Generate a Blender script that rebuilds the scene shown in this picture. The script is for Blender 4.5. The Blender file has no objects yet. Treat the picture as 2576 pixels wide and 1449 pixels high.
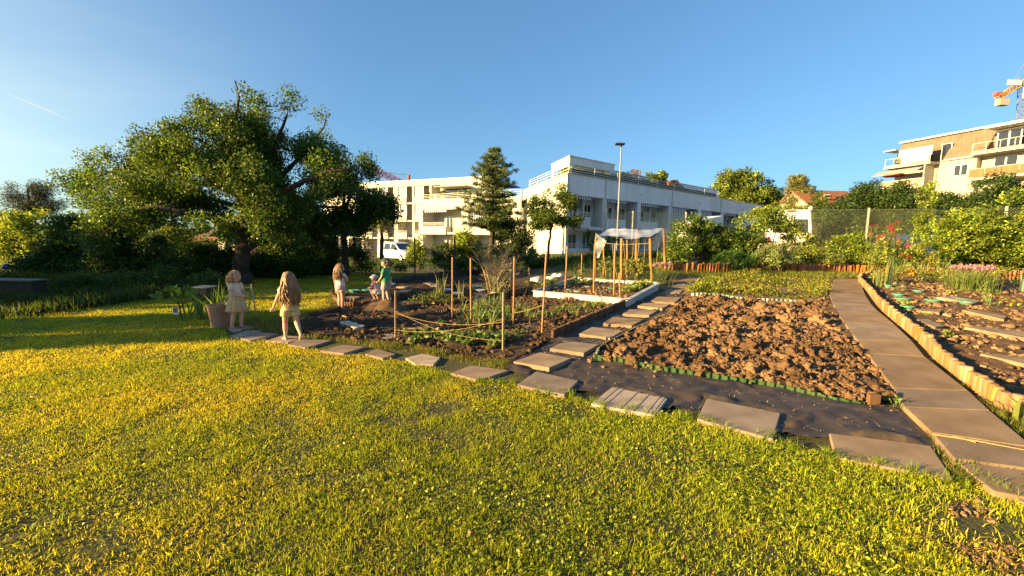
import bpy, bmesh, math, random
import numpy as np
from mathutils import Vector, Matrix, noise

random.seed(7)
RNG = np.random.default_rng(11)
R = math.radians
sc = bpy.context.scene
COL = sc.collection

# ------------------------------------------------------------------ camera
F, U0, V0, CAMH = 1050.0, 1288.0, 724.5, 1.45      # focal length and centre in a 2576 px wide frame
PITCH = math.atan((724.5 - 607.0) / F)
CROT = Matrix.Rotation(math.pi / 2 - PITCH, 3, 'X') @ Matrix.Rotation(R(1.0), 3, 'Z')
cd = bpy.data.cameras.new('camera')
cd.sensor_width = 36.0
cd.lens = 36.0 * F / 2576.0
cd.clip_start = 0.05
cd.clip_end = 9000.0
cam = bpy.data.objects.new('camera', cd)
cam.matrix_world = Matrix.Translation((0, 0, CAMH)) @ CROT.to_4x4()
COL.objects.link(cam)
sc.camera = cam

# ------------------------------------------------------------------ sky, sun, exposure
SUN_AZ, SUN_EL = -110.0, 13.0                       # degrees from +Y (clockwise), degrees up
sd = Vector((math.sin(R(SUN_AZ)) * math.cos(R(SUN_EL)), math.cos(R(SUN_AZ)) * math.cos(R(SUN_EL)), math.sin(R(SUN_EL))))
world = bpy.data.worlds.new("World")
sc.world = world
world.use_nodes = True
wn, wl = world.node_tree.nodes, world.node_tree.links
bg = wn['Background']
sky = wn.new('ShaderNodeTexSky')
sky.sky_type = 'NISHITA'
sky.sun_disc = False
sky.sun_elevation = R(SUN_EL)
sky.sun_rotation = R(SUN_AZ % 360)
sky.altitude = 300
sky.air_density = 1.0
sky.dust_density = 1.2
sky.ozone_density = 2.5
ga = wn.new('ShaderNodeGamma'); ga.inputs['Gamma'].default_value = 0.68
wl.new(sky.outputs[0], ga.inputs['Color'])
mu = wn.new('ShaderNodeMix'); mu.data_type = 'RGBA'; mu.blend_type = 'MULTIPLY'; mu.inputs[0].default_value = 1.0
wl.new(ga.outputs[0], mu.inputs[6]); mu.inputs[7].default_value = (0.65, 1.01, 1.30, 1)
# the bright haze of the low sun, widest along the horizon
tcw = wn.new('ShaderNodeTexCoord')
dt = wn.new('ShaderNodeVectorMath'); dt.operation = 'DOT_PRODUCT'; wl.new(tcw.outputs['Generated'], dt.inputs[0]); dt.inputs[1].default_value = sd
mr = wn.new('ShaderNodeMapRange'); mr.interpolation_type = 'SMOOTHSTEP'; mr.inputs['From Min'].default_value = 0.02; mr.inputs['From Max'].default_value = 0.95; wl.new(dt.outputs['Value'], mr.inputs['Value'])
sz = wn.new('ShaderNodeSeparateXYZ'); wl.new(tcw.outputs['Generated'], sz.inputs[0])
m2 = wn.new('ShaderNodeMapRange'); m2.interpolation_type = 'SMOOTHSTEP'; m2.inputs['From Min'].default_value = 0.60; m2.inputs['From Max'].default_value = 0.0; wl.new(sz.outputs['Z'], m2.inputs['Value'])
# thin cirrus streaks low in the west
mpw = wn.new('ShaderNodeMapping'); mpw.inputs['Scale'].default_value = (2.0, 2.0, 11.0); mpw.inputs['Rotation'].default_value = (0.12, 0.1, 0); wl.new(tcw.outputs['Generated'], mpw.inputs[0])
nzw = wn.new('ShaderNodeTexNoise'); nzw.inputs['Scale'].default_value = 1.6; nzw.inputs['Detail'].default_value = 5.0; wl.new(mpw.outputs[0], nzw.inputs['Vector'])
mr3 = wn.new('ShaderNodeMapRange'); mr3.inputs['From Min'].default_value = 0.45; mr3.inputs['From Max'].default_value = 0.75; mr3.inputs['To Min'].default_value = 0.85; mr3.inputs['To Max'].default_value = 1.2; wl.new(nzw.outputs['Fac'], mr3.inputs['Value'])
ma = wn.new('ShaderNodeMath'); ma.operation = 'MULTIPLY'; wl.new(mr.outputs[0], ma.inputs[0]); wl.new(m2.outputs[0], ma.inputs[1])
mb3 = wn.new('ShaderNodeMath'); mb3.operation = 'MULTIPLY'; wl.new(ma.outputs[0], mb3.inputs[0]); wl.new(mr3.outputs[0], mb3.inputs[1])
ad = wn.new('ShaderNodeMix'); ad.data_type = 'RGBA'; ad.blend_type = 'ADD'; ad.inputs[7].default_value = (2.5, 1.9, 0.1, 1); ad.clamp_factor = False
wl.new(mb3.outputs[0], ad.inputs[0]); wl.new(mu.outputs[2], ad.inputs[6])
wl.new(ad.outputs[2], bg.inputs['Color'])
bg.inputs['Strength'].default_value = 0.069
sl = bpy.data.lights.new('sun', 'SUN')
sl.energy = 5.0
sl.angle = R(0.5)
sl.color = (1.0, 0.68, 0.27)
so = bpy.data.objects.new('sun', sl)
so.rotation_euler = (-sd).to_track_quat('-Z', 'Y').to_euler()
so.location = sd * 60
COL.objects.link(so)
sc.view_settings.view_transform = 'Standard'
sc.view_settings.look = 'None'
sc.view_settings.exposure = 2.0
sc.view_settings.gamma = 1.0
sc.cycles.use_denoising = True
sc.cycles.denoiser = 'OPENIMAGEDENOISE'
sc.cycles.denoising_input_passes = 'RGB_ALBEDO_NORMAL'
sc.cycles.denoising_prefilter = 'ACCURATE'
sc.cycles.use_light_tree = False
sc.cycles.use_adaptive_sampling = False
world.cycles.sampling_method = 'MANUAL'
world.cycles.sample_map_resolution = 512
sc.cycles.max_bounces = 6
sc.cycles.diffuse_bounces = 3
sc.cycles.transparent_max_bounces = 12
sc.cycles.sample_clamp_indirect = 6.0

# ------------------------------------------------------------------ terrain and pixel helpers
def sst(t):
    t = np.clip(t, 0.0, 1.0)
    return t * t * (3 - 2 * t)

def H(x, y):
    """ground height: flat lawn, rising gently to the back right, a hill far right"""
    x = np.asarray(x, float); y = np.asarray(y, float)
    r = np.clip(y - 4.0, 0, 11.0)
    h = 0.065 * sst((x + 2.0) / 6.0) * r * sst(r / 2.0)
    h = h - 0.75 * sst((y - 17.0) / 14.0) * (1 - sst((x + 1.0) / 9.0))
    k = 0.75 * x + 0.35 * y - 30.0
    h = h + 0.22 * np.clip(k, 0, 60)
    k2 = np.hypot(x, y)
    h = h + 6.0 * sst((k2 - 260) / 500.0)
    return h

def ray(u, v):
    return CROT @ Vector(((u - U0) / F, (V0 - v) / F, -1.0))

def G(u, v, dz=0.0):
    """the ground point seen at a pixel"""
    d = ray(u, v)
    lo, t = 0.3, 0.3
    while t < 400:
        z = CAMH + d.z * t
        if z < float(H(d.x * t, d.y * t)) + dz:
            hi = t
            for _ in range(24):
                m = (lo + hi) / 2
                if CAMH + d.z * m < float(H(d.x * m, d.y * m)) + dz: hi = m
                else: lo = m
            return Vector((d.x * hi, d.y * hi, float(H(d.x * hi, d.y * hi)) + dz))
        lo = t
        t *= 1.03
    t = 60.0 / d.y
    return Vector((d.x * t, 60.0, float(H(d.x * t, 60.0)) + dz))

def P(u, v, Y):
    """the point at depth Y seen at a pixel"""
    d = ray(u, v)
    t = Y / d.y
    return Vector((d.x * t, Y, CAMH + d.z * t))

def GP(pts): return [G(u, v) for u, v in pts]

# ------------------------------------------------------------------ value noise (numpy)
def _hash(ix, iy, seed):
    n = (ix * 374761393 + iy * 668265263 + seed * 1442695041) & 0x7fffffff
    n = ((n ^ (n >> 13)) * 1274126177) & 0x7fffffff
    return ((n ^ (n >> 16)) & 0xffff) / 65535.0

def vnoise(x, y, seed=0):
    ix, iy = np.floor(x).astype(np.int64), np.floor(y).astype(np.int64)
    fx, fy = sst(x - ix), sst(y - iy)
    a, b = _hash(ix, iy, seed), _hash(ix + 1, iy, seed)
    c, d = _hash(ix, iy + 1, seed), _hash(ix + 1, iy + 1, seed)
    return (a * (1 - fx) + b * fx) * (1 - fy) + (c * (1 - fx) + d * fx) * fy

def fbm(x, y, seed=0, oct=4):
    s, a, t = 0.0, 1.0, 0.0
    for i in range(oct):
        s = s + a * vnoise(x * 2 ** i + 17.3 * i, y * 2 ** i - 9.1 * i, seed + i)
        t += a; a *= 0.5
    return s / t

def inpoly(px, py, poly):
    """vectorised point in polygon, poly = list of (x, y)"""
    ins = np.zeros(px.shape, bool)
    n = len(poly)
    for i in range(n):
        x1, y1 = poly[i][0], poly[i][1]
        x2, y2 = poly[(i + 1) % n][0], poly[(i + 1) % n][1]
        if y1 == y2: continue
        c = ((y1 > py) != (y2 > py)) & (px < (x2 - x1) * (py - y1) / (y2 - y1) + x1)
        ins ^= c
    return ins

# ------------------------------------------------------------------ materials
MATS = {}
def nodes_of(m):
    m.use_nodes = True
    return m.node_tree.nodes, m.node_tree.links

def mat(name, c1, c2=None, scale=8.0, rough=0.8, bump=0.0, bscale=None, metal=0.0, spec=0.3, detail=6.0, contrast=(0.3, 0.7), coat=0.0, bdist=0.01, stretch=None):
    """a principled surface whose colour wanders between c1 and c2 by noise, with a noise bump"""
    if name in MATS: return MATS[name]
    m = bpy.data.materials.new(name)
    n, l = nodes_of(m)
    p = n['Principled BSDF']
    p.inputs['Roughness'].default_value = rough
    p.inputs['Metallic'].default_value = metal
    p.inputs['Specular IOR Level'].default_value = spec
    p.inputs['Coat Weight'].default_value = coat
    tc = n.new('ShaderNodeTexCoord')
    src = tc.outputs['Object']
    if stretch:
        mp = n.new('ShaderNodeMapping'); mp.inputs['Scale'].default_value = stretch
        l.new(src, mp.inputs['Vector']); src = mp.outputs['Vector']
    c2 = c2 or tuple(min(1.0, x * 0.78) for x in c1)
    nz = n.new('ShaderNodeTexNoise')
    nz.inputs['Scale'].default_value = scale
    nz.inputs['Detail'].default_value = detail
    l.new(src, nz.inputs['Vector'])
    cr = n.new('ShaderNodeValToRGB')
    cr.color_ramp.elements[0].position = contrast[0]; cr.color_ramp.elements[0].color = (*c2, 1)
    cr.color_ramp.elements[1].position = contrast[1]; cr.color_ramp.elements[1].color = (*c1, 1)
    l.new(nz.outputs['Fac'], cr.inputs['Fac'])
    l.new(cr.outputs['Color'], p.inputs['Base Color'])
    if bump:
        nb = n.new('ShaderNodeTexNoise')
        nb.inputs['Scale'].default_value = bscale or scale * 4
        nb.inputs['Detail'].default_value = 8.0
        l.new(src, nb.inputs['Vector'])
        b = n.new('ShaderNodeBump')
        b.inputs['Strength'].default_value = bump
        b.inputs['Distance'].default_value = bdist
        l.new(nb.outputs['Fac'], b.inputs['Height'])
        l.new(b.outputs['Normal'], p.inputs['Normal'])
    MATS[name] = m
    return m

def leafmat(name, trans=0.35, rough=0.5, spec=0.35, tcol=(1.25, 1.15, 0.6)):
    """foliage whose colour comes leaf by leaf from the mesh, partly translucent"""
    if name in MATS: return MATS[name]
    m = bpy.data.materials.new(name)
    n, l = nodes_of(m)
    p = n['Principled BSDF']
    p.inputs['Roughness'].default_value = rough
    p.inputs['Specular IOR Level'].default_value = spec
    at = n.new('ShaderNodeAttribute'); at.attribute_name = 'Col'
    l.new(at.outputs['Color'], p.inputs['Base Color'])
    t = n.new('ShaderNodeBsdfTranslucent')
    mu = n.new('ShaderNodeMix'); mu.data_type = 'RGBA'; mu.blend_type = 'MULTIPLY'
    mu.inputs[0].default_value = 1.0
    l.new(at.outputs['Color'], mu.inputs[6]); mu.inputs[7].default_value = (*tcol, 1)
    l.new(mu.outputs[2], t.inputs['Color'])
    ms = n.new('ShaderNodeMixShader'); ms.inputs[0].default_value = trans
    l.new(p.outputs[0], ms.inputs[1]); l.new(t.outputs[0], ms.inputs[2])
    l.new(ms.outputs[0], n['Material Output'].inputs['Surface'])
    MATS[name] = m
    return m

def attrmat(name, rough=0.9, spec=0.2, bump=0.0, bscale=60.0, bdist=0.01):
    """opaque surface coloured vertex by vertex (real colour of the thing)"""
    if name in MATS: return MATS[name]
    m = bpy.data.materials.new(name)
    n, l = nodes_of(m)
    p = n['Principled BSDF']
    p.inputs['Roughness'].default_value = rough
    p.inputs['Specular IOR Level'].default_value = spec
    at = n.new('ShaderNodeAttribute'); at.attribute_name = 'Col'
    l.new(at.outputs['Color'], p.inputs['Base Color'])
    if bump:
        tc = n.new('ShaderNodeTexCoord')
        nb = n.new('ShaderNodeTexNoise'); nb.inputs['Scale'].default_value = bscale; nb.inputs['Detail'].default_value = 8
        l.new(tc.outputs['Object'], nb.inputs['Vector'])
        b = n.new('ShaderNodeBump'); b.inputs['Strength'].default_value = bump; b.inputs['Distance'].default_value = bdist
        l.new(nb.outputs['Fac'], b.inputs['Height']); l.new(b.outputs['Normal'], p.inputs['Normal'])
    MATS[name] = m
    return m

# ------------------------------------------------------------------ objects
ORG = {}
def tag(o, label=None, cat=None, group=None, kind=None):
    if label: o['label'] = label
    if cat: o['category'] = cat
    if group: o['group'] = group
    if kind: o['kind'] = kind
    return o

def thing(name, label, cat, loc=(0, 0, 0), rz=0.0, group=None):
    o = bpy.data.objects.new(name, None)
    o.empty_display_size = 0.1
    COL.objects.link(o)
    o.location = loc
    o.rotation_euler = (0, 0, rz)
    ORG[o.name] = Vector((0, 0, 0)) if rz else Vector(loc)
    return tag(o, label, cat, group)

def link(name, me, parent=None):
    o = bpy.data.objects.new(name, me)
    COL.objects.link(o)
    if parent is not None:
        o.parent = parent
        ORG[o.name] = ORG[parent.name]
    else:
        ORG[o.name] = Vector((0, 0, 0))
    return o

def np_mesh(name, verts, quads=None, tris=None, material=None, parent=None, col=None, smooth=False, local=False, origin=None):
    """mesh from numpy arrays; parts are given in world coordinates unless local"""
    verts = np.asarray(verts, np.float32).reshape(-1, 3)
    if parent is not None and not local:
        verts = verts - np.array(ORG[parent.name], np.float32)
    if origin is not None:
        verts = verts - np.array(origin, np.float32)
    me = bpy.data.meshes.new(name)
    q = np.zeros((0, 4), np.int32) if quads is None else np.asarray(quads, np.int32).reshape(-1, 4)
    t = np.zeros((0, 3), np.int32) if tris is None else np.asarray(tris, np.int32).reshape(-1, 3)
    me.vertices.add(len(verts)); me.vertices.foreach_set('co', verts.ravel())
    nl = q.size + t.size
    me.loops.add(nl); me.loops.foreach_set('vertex_index', np.concatenate([q.ravel(), t.ravel()]).astype(np.int32))
    me.polygons.add(len(q) + len(t))
    st = np.concatenate([np.arange(len(q)) * 4, q.size + np.arange(len(t)) * 3]).astype(np.int32)
    me.polygons.foreach_set('loop_start', st)
    if smooth: me.polygons.foreach_set('use_smooth', np.ones(len(q) + len(t), bool))
    if col is not None:
        a = me.attributes.new('Col', 'FLOAT_COLOR', 'POINT')
        c = np.ones((len(verts), 4), np.float32); c[:, :3] = col
        a.data.foreach_set('color', c.ravel())
    me.update(calc_edges=True)
    if material: me.materials.append(material)
    o = link(name, me, parent)
    if origin is not None: o.location = origin
    return o

class MB:
    """collects shapes, then links them as ONE mesh"""
    def __init__(s): s.v, s.f = [], []
    def add(s, vs, fs):
        b = len(s.v)
        s.v += [tuple(p) for p in vs]
        s.f += [tuple(i + b for i in f) for f in fs]
        return s
    def box(s, x0, x1, y0, y1, z0, z1, M=None):
        vs = [Vector((x, y, z)) for z in (z0, z1) for y in (y0, y1) for x in (x0, x1)]
        if M is not None: vs = [M @ p for p in vs]
        return s.add(vs, [(0, 2, 3, 1), (4, 5, 7, 6), (0, 1, 5, 4), (2, 6, 7, 3), (0, 4, 6, 2), (1, 3, 7, 5)])
    def prism(s, base, dv):
        """polygon (list of points) swept by vector dv"""
        n = len(base); dv = Vector(dv)
        vs = [Vector(p) for p in base] + [Vector(p) + dv for p in base]
        fs = [tuple(reversed(range(n))), tuple(range(n, 2 * n))] + [(i, (i + 1) % n, n + (i + 1) % n, n + i) for i in range(n)]
        return s.add(vs, fs)
    def tube(s, pts, rad, seg=6, cap=True, flat=1.0):
        pts = [Vector(p) for p in pts]
        if not hasattr(rad, '__len__'): rad = [rad] * len(pts)
        vs, fs = [], []
        prev = None
        for i, p in enumerate(pts):
            d = (pts[min(i + 1, len(pts) - 1)] - pts[max(i - 1, 0)])
            if d.length < 1e-9: d = Vector((0, 0, 1))
            d.normalize()
            a = prev if prev is not None else (Vector((1, 0, 0)) if abs(d.x) < 0.9 else Vector((0, 1, 0)))
            a = (a - d * a.dot(d))
            if a.length < 1e-6: a = d.orthogonal()
            a.normalize(); prev = a
            b = d.cross(a)
            for k in range(seg):
                t = 2 * math.pi * k / seg
                vs.append(p + a * (math.cos(t) * rad[i]) + b * (math.sin(t) * rad[i] * flat))
        for i in range(len(pts) - 1):
            for k in range(seg):
                k2 = (k + 1) % seg
                fs.append((i * seg + k, i * seg + k2, (i + 1) * seg + k2, (i + 1) * seg + k))
        if cap:
            fs.append(tuple(reversed(range(seg))))
            fs.append(tuple((len(pts) - 1) * seg + k for k in range(seg)))
        return s.add(vs, fs)
    def lathe(s, prof, c=(0, 0, 0), seg=20, M=None, cap=False):
        """profile of (r, z) turned about z"""
        c = Vector(c); vs, fs = [], []
        for r, z in prof:
            for k in range(seg):
                t = 2 * math.pi * k / seg
                p = Vector((r * math.cos(t), r * math.sin(t), z))
                vs.append(c + (M @ p if M is not None else p))
        for i in range(len(prof) - 1):
            for k in range(seg):
                k2 = (k + 1) % seg
                fs.append((i * seg + k, i * seg + k2, (i + 1) * seg + k2, (i + 1) * seg + k))
        if cap:
            fs.append(tuple(reversed(range(seg)))); fs.append(tuple((len(prof) - 1) * seg + k for k in range(seg)))
        return s.add(vs, fs)
    def loft(s, rings, close=True, cap=True):
        """rings: equal-length lists of points"""
        n = len(rings[0]); vs = [p for r in rings for p in r]; fs = []
        for i in range(len(rings) - 1):
            for k in range(n if close else n - 1):
                k2 = (k + 1) % n
                fs.append((i * n + k, i * n + k2, (i + 1) * n + k2, (i + 1) * n + k))
        if cap:
            fs.append(tuple(reversed(range(n)))); fs.append(tuple((len(rings) - 1) * n + k for k in range(n)))
        return s.add(vs, fs)
    def ball(s, c, r, seg=10, rings=6, M=None):
        if not hasattr(r, '__len__'): r = (r, r, r)
        c = Vector(c); rr = []
        for i in range(1, rings):
            a = math.pi * i / rings
            rr.append([c + (M @ Vector((r[0] * math.sin(a) * math.cos(2 * math.pi * k / seg), r[1] * math.sin(a) * math.sin(2 * math.pi * k / seg), -r[2] * math.cos(a))) if M is not None else
                       Vector((r[0] * math.sin(a) * math.cos(2 * math.pi * k / seg), r[1] * math.sin(a) * math.sin(2 * math.pi * k / seg), -r[2] * math.cos(a)))) for k in range(seg)])
        return s.loft(rr)
    def build(s, name, material, parent=None, local=False, smooth=False, bevel=0.0, origin=None):
        off = Vector((0, 0, 0))
        if parent is not None and not local: off = ORG[parent.name]
        if origin is not None: off = Vector(origin)
        me = bpy.data.meshes.new(name)
        me.from_pydata([(p[0] - off.x, p[1] - off.y, p[2] - off.z) for p in s.v], [], s.f)
        if smooth:
            for p in me.polygons: p.use_smooth = True
        if material: me.materials.append(material)
        me.update()
        o = link(name, me, parent)
        if origin is not None: o.location = origin
        if bevel:
            b = o.modifiers.new('bevel', 'BEVEL'); b.width = bevel; b.segments = 2; b.limit_method = 'ANGLE'
        return o

def copy_tree(o, parent=None):
    c = o.copy(); COL.objects.link(c)
    c.parent = parent
    ORG[c.name] = ORG[o.name]
    for ch in o.children: copy_tree(ch, c)
    return c

# ------------------------------------------------------------------ foliage geometry
def unit(a): return a / np.maximum(np.linalg.norm(a, axis=-1, keepdims=True), 1e-9)

def leaf_geo(c, size, aspect=0.55, up=0.6, fold=0.12, axis=None, droop=0.0):
    """one folded diamond leaf at each centre -> verts (N*4,3), quads"""
    n = len(c)
    size = np.broadcast_to(np.asarray(size, float), (n,))[:, None]
    nrm = unit(RNG.normal(size=(n, 3)) + np.array([0, 0, up]))
    t = RNG.normal(size=(n, 3)) if axis is None else axis + RNG.normal(size=(n, 3)) * 0.35
    t[:, 2] -= droop
    t = unit(t - nrm * np.sum(t * nrm, 1, keepdims=True))
    b = np.cross(nrm, t)
    v = np.stack([c - t * size * 0.5, c + b * size * aspect * 0.5 + t * size * 0.05 + nrm * size * fold,
                  c + t * size * 0.5, c - b * size * aspect * 0.5 + t * size * 0.05 + nrm * size * fold], 1)
    q = np.arange(n * 4).reshape(-1, 4)
    return v.reshape(-1, 3), q

def blade_geo(p, hgt, width, lean=0.35, wind=None):
    """bent tapering blades standing at p -> verts (N*5,3), quads, tris"""
    n = len(p)
    a = RNG.uniform(0, 2 * math.pi, n)
    side = np.stack([np.cos(a), np.sin(a), np.zeros(n)], 1)
    a2 = RNG.uniform(0, 2 * math.pi, n)
    ld = np.stack([np.cos(a2), np.sin(a2), np.zeros(n)], 1)
    if wind is not None: ld = unit(ld + np.array(wind))
    L = np.abs(RNG.normal(0, lean, n))[:, None]
    hgt = np.broadcast_to(np.asarray(hgt, float), (n,))[:, None]
    w = np.broadcast_to(np.asarray(width, float), (n,))[:, None] * 0.5
    up = np.array([0, 0, 1.0])
    mid = p + up * hgt * 0.55 + ld * hgt * L * 0.35
    tip = p + up * hgt * (1.0 - 0.25 * np.minimum(L, 1.5)) + ld * hgt * L
    v = np.stack([p - side * w, p + side * w, mid - side * w * 0.85, mid + side * w * 0.85, tip], 1)
    i = np.arange(n)[:, None] * 5
    return v.reshape(-1, 3), i + np.array([[0, 1, 3, 2]]), i + np.array([[2, 3, 4]])

def tint(n, base, var=0.25, warm=0.15, rep=1):
    """per-leaf colour around base"""
    base = np.array(base)
    k = np.exp(RNG.normal(0, var, (n, 1)))
    c = base * k
    c[:, 0] *= np.exp(RNG.normal(0, warm, n)); c[:, 2] *= np.exp(RNG.normal(0, warm, n))
    return np.repeat(np.clip(c, 0.003, 0.8), rep, 0)

LEAF = leafmat('leaf', trans=0.42)
GRASSM = leafmat('grass_blade', trans=0.5, rough=0.6, spec=0.2, tcol=(1.3, 1.25, 0.5))
NEEDLE = leafmat('needle', trans=0.15, rough=0.6, spec=0.2)
BARK = mat('bark', (0.085, 0.06, 0.042), (0.03, 0.022, 0.016), scale=9, rough=0.95, bump=0.9, bscale=26, bdist=0.03, stretch=(1, 1, 0.35))
TWIG = mat('twig', (0.16, 0.115, 0.07), (0.08, 0.055, 0.035), scale=20, rough=0.9)

def gate(p, f, lo=0.36, seed=5):
    """thin the clump centres by noise so that a crown has gaps and boughs"""
    k = fbm(p[:, 0] * f + p[:, 1] * f * .7 + 40, p[:, 2] * f * 1.2 - p[:, 1] * f * .4 + 40, seed, 2)
    return p[RNG.uniform(size=len(p)) < np.clip((k - lo) * 6, 0.06, 1)]

def ell_pts(ells, n, shell=0.55, mind=0.0):
    """points in a list of ellipsoids (cx,cy,cz,rx,ry,rz), shares by volume, biased outward"""
    vol = np.array([e[3] * e[4] * e[5] for e in ells]) ** 0.8
    ids = RNG.choice(len(ells), n, p=vol / vol.sum())
    E = np.array(ells)[ids]
    d = unit(RNG.normal(size=(n, 3)))
    r = RNG.uniform(0, 1, n) ** (1 / 3.0)
    r = shell + (1 - shell) * r if shell > 0.9 else np.maximum(r, RNG.uniform(0, 1, n) * shell)
    return E[:, :3] + d * r[:, None] * E[:, 3:]

def pxell(lst, Y, dr=1.0):
    """(u, v, ru, rv[, dY[, depth radius]]) in the frame -> world ellipsoids around depth Y"""
    out = []
    for e in lst:
        y = Y + (e[4] if len(e) > 4 else 0.0)
        c = P(e[0], e[1], y)
        k = y / F
        out.append((c.x, c.y, c.z, e[2] * k, (e[5] if len(e) > 5 else dr * (e[2] + e[3]) * 0.5 * k), e[3] * k))
    return out

FOL = 1.9
def foliage(name, pts_c, per, spread, size, base, parent, aspect=0.55, up=0.6, var=0.25, m=None, squash=0.8, axis=None, warm=0.15, droop=0.0, clump_var=0.34):
    """leaf clumps: 'per' leaves around every centre"""
    n = len(pts_c)
    base = np.array(base) * np.array([FOL * .94, FOL * 1.04, FOL * .72])
    cc = np.repeat(pts_c, per, 0) + unit(RNG.normal(size=(n * per, 3))) * (RNG.uniform(0, 1, (n * per, 1)) ** .55) * 1.75 * np.array([spread, spread, spread * squash])
    s = size * RNG.uniform(0.65, 1.3, n * per)
    v, q = leaf_geo(cc, s, aspect, up, axis=axis, droop=droop)
    ck = np.repeat(np.exp(RNG.normal(0, clump_var, (n, 1))), per, 0)
    c = tint(n * per, base, var, warm) * ck
    return np_mesh(name, v, quads=q, material=m or LEAF, parent=parent, col=np.repeat(c, 4, 0))

def shrub(name, label, cat, ells, n, per, spread, size, base, group=None, stems=6, **kw):
    E = np.array(ells)
    zb = min(e[2] - e[5] for e in ells)
    x, y = float(E[:, 0].mean()), float(E[:, 1].mean())
    zg = float(H(x, y))
    root = thing(name, label, cat, (x, y, zg), group=group)
    pts = gate(ell_pts(ells, int(n * 1.35)), 1.1 / max(0.2, float(np.median(E[:, 3]))))
    pts[:, 2] = np.maximum(pts[:, 2], H(pts[:, 0], pts[:, 1]) + 0.04)
    foliage('foliage', pts, per, spread, size, base, root, **kw)
    if stems:
        mb = MB()
        for k in range(stems):
            e = ells[k % len(ells)]
            b = Vector((x + random.uniform(-.3, .3) * e[3], y + random.uniform(-.3, .3) * e[4], zg - 0.05))
            t = Vector((e[0] + random.uniform(-.5, .5) * e[3], e[1] + random.uniform(-.5, .5) * e[4], e[2] + e[5] * random.uniform(0, .6)))
            mid = (b + t) / 2 + Vector((random.uniform(-.15, .15), random.uniform(-.15, .15), 0.1)) * e[3]
            mb.tube([b, mid, t], [0.03, 0.02, 0.006], 5)
        mb.build('stem', TWIG, root)
    return root

def tree(name, label, cat, limbs, clumps, per, spread, size, base, group=None, twig_r=0.018, bark=None, m=None, **kw):
    """limbs: polylines of (x,y,z,r); twigs grow from the limbs to every leaf clump"""
    b0 = limbs[0][0]
    root = thing(name, label, cat, b0[:3], group=group)
    mb = MB()
    sk, rad = [], []
    for lb in limbs:
        pts = [Vector(q[:3]) for q in lb]; rr = [q[3] for q in lb]
        P2, R2 = [], []
        for i in range(len(pts) - 1):
            for k in range(4):
                t = k / 4
                j = Vector((random.gauss(0, 1), random.gauss(0, 1), random.gauss(0, 0.6))) * rr[i] * (0.22 if k else 0.0)
                P2.append(pts[i].lerp(pts[i + 1], t) + j); R2.append(rr[i] * (1 - t) + rr[i + 1] * t)
        P2.append(pts[-1]); R2.append(rr[-1])
        mb.tube(P2, R2, 9 if rr[0] > 0.1 else 6)
        sk += P2[2:]; rad += R2[2:]
    S = np.array(sk); RA = np.array(rad)
    d0 = np.min(np.linalg.norm(clumps[:, None, :] - S[None], axis=2), axis=1)
    for ci in np.argsort(d0):
        c = clumps[ci]
        d = np.linalg.norm(S - c, axis=1) + np.maximum(0, S[:, 2] - c[2]) * 0.5
        j = int(np.argmin(d)); a = S[j]; L = float(d[j])
        r0 = min(float(RA[j]) * 0.75, twig_r * (0.6 + L * 0.5)); r1 = max(r0 * 0.35, 0.003)
        mid = (a + c) / 2 + np.array([random.gauss(0, .08), random.gauss(0, .08), random.uniform(0.0, .14)]) * L
        mb.tube([a, mid, c], [r0, (r0 + r1) / 2, r1], 4, cap=False)
        S = np.vstack([S, mid[None], c[None]]); RA = np.append(RA, [(r0 + r1) / 2, r1])
    mb.build('trunk', bark or BARK, root, smooth=True)
    foliage('crown', clumps, per, spread, size, base, root, m=m, **kw)
    return root
# ================================================================== the ground
def axis(dense0, dense1, step, far):
    a = list(np.arange(dense0, dense1 + 1e-6, step))
    s, x = step, dense1
    while x < far:
        s *= 1.25; x += s; a.append(x)
    s, x = step, dense0
    while x > -far:
        s *= 1.25; x -= s; a.insert(0, x)
    return np.array(a)

gx, gy = axis(-14, 20, 0.3, 4000), axis(-2, 24, 0.3, 4000)
GX, GY = np.meshgrid(gx, gy)
gv = np.stack([GX, GY, H(GX, GY)], 2).reshape(-1, 3)
nx = len(gx)
ii = (np.arange(len(gy) - 1)[:, None] * nx + np.arange(nx - 1)[None]).reshape(-1, 1)
GROUNDM = mat('turf_soil', (0.085, 0.09, 0.022), (0.055, 0.045, 0.018), scale=5, rough=0.95, bump=0.8, bscale=40, bdist=0.02)
tag(np_mesh('ground', gv, quads=ii + np.array([[0, 1, nx + 1, nx]]), material=GROUNDM, smooth=True), kind='structure')

def sheet(poly, res):
    """polygon (list of xy) cut into a fine grid -> verts (N,3) at z=0, faces"""
    bm = bmesh.new()
    vs = [bm.verts.new((p[0], p[1], 0)) for p in poly]
    bm.faces.new(vs)
    bmesh.ops.triangulate(bm, faces=bm.faces[:])
    xs = [p[0] for p in poly]; ys = [p[1] for p in poly]
    for ax, lo, hi in ((0, min(xs), max(xs)), (1, min(ys), max(ys))):
        t = lo + res
        while t < hi:
            co = [0, 0, 0]; no = [0, 0, 0]; co[ax] = t; no[ax] = 1
            bmesh.ops.bisect_plane(bm, geom=bm.verts[:] + bm.edges[:] + bm.faces[:], dist=1e-6, plane_co=co, plane_no=no)
            t += res
    bm.verts.index_update()
    v = np.array([x.co[:] for x in bm.verts])
    f = [[x.index for x in fc.verts] for fc in bm.faces]
    bm.free()
    return v, f

def list_mesh(name, v, f, material, smooth=True, parent=None, col=None):
    mb = MB(); mb.v = [tuple(p) for p in v]; mb.f = [tuple(x) for x in f]
    return mb.build(name, material, parent, smooth=smooth)

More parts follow.
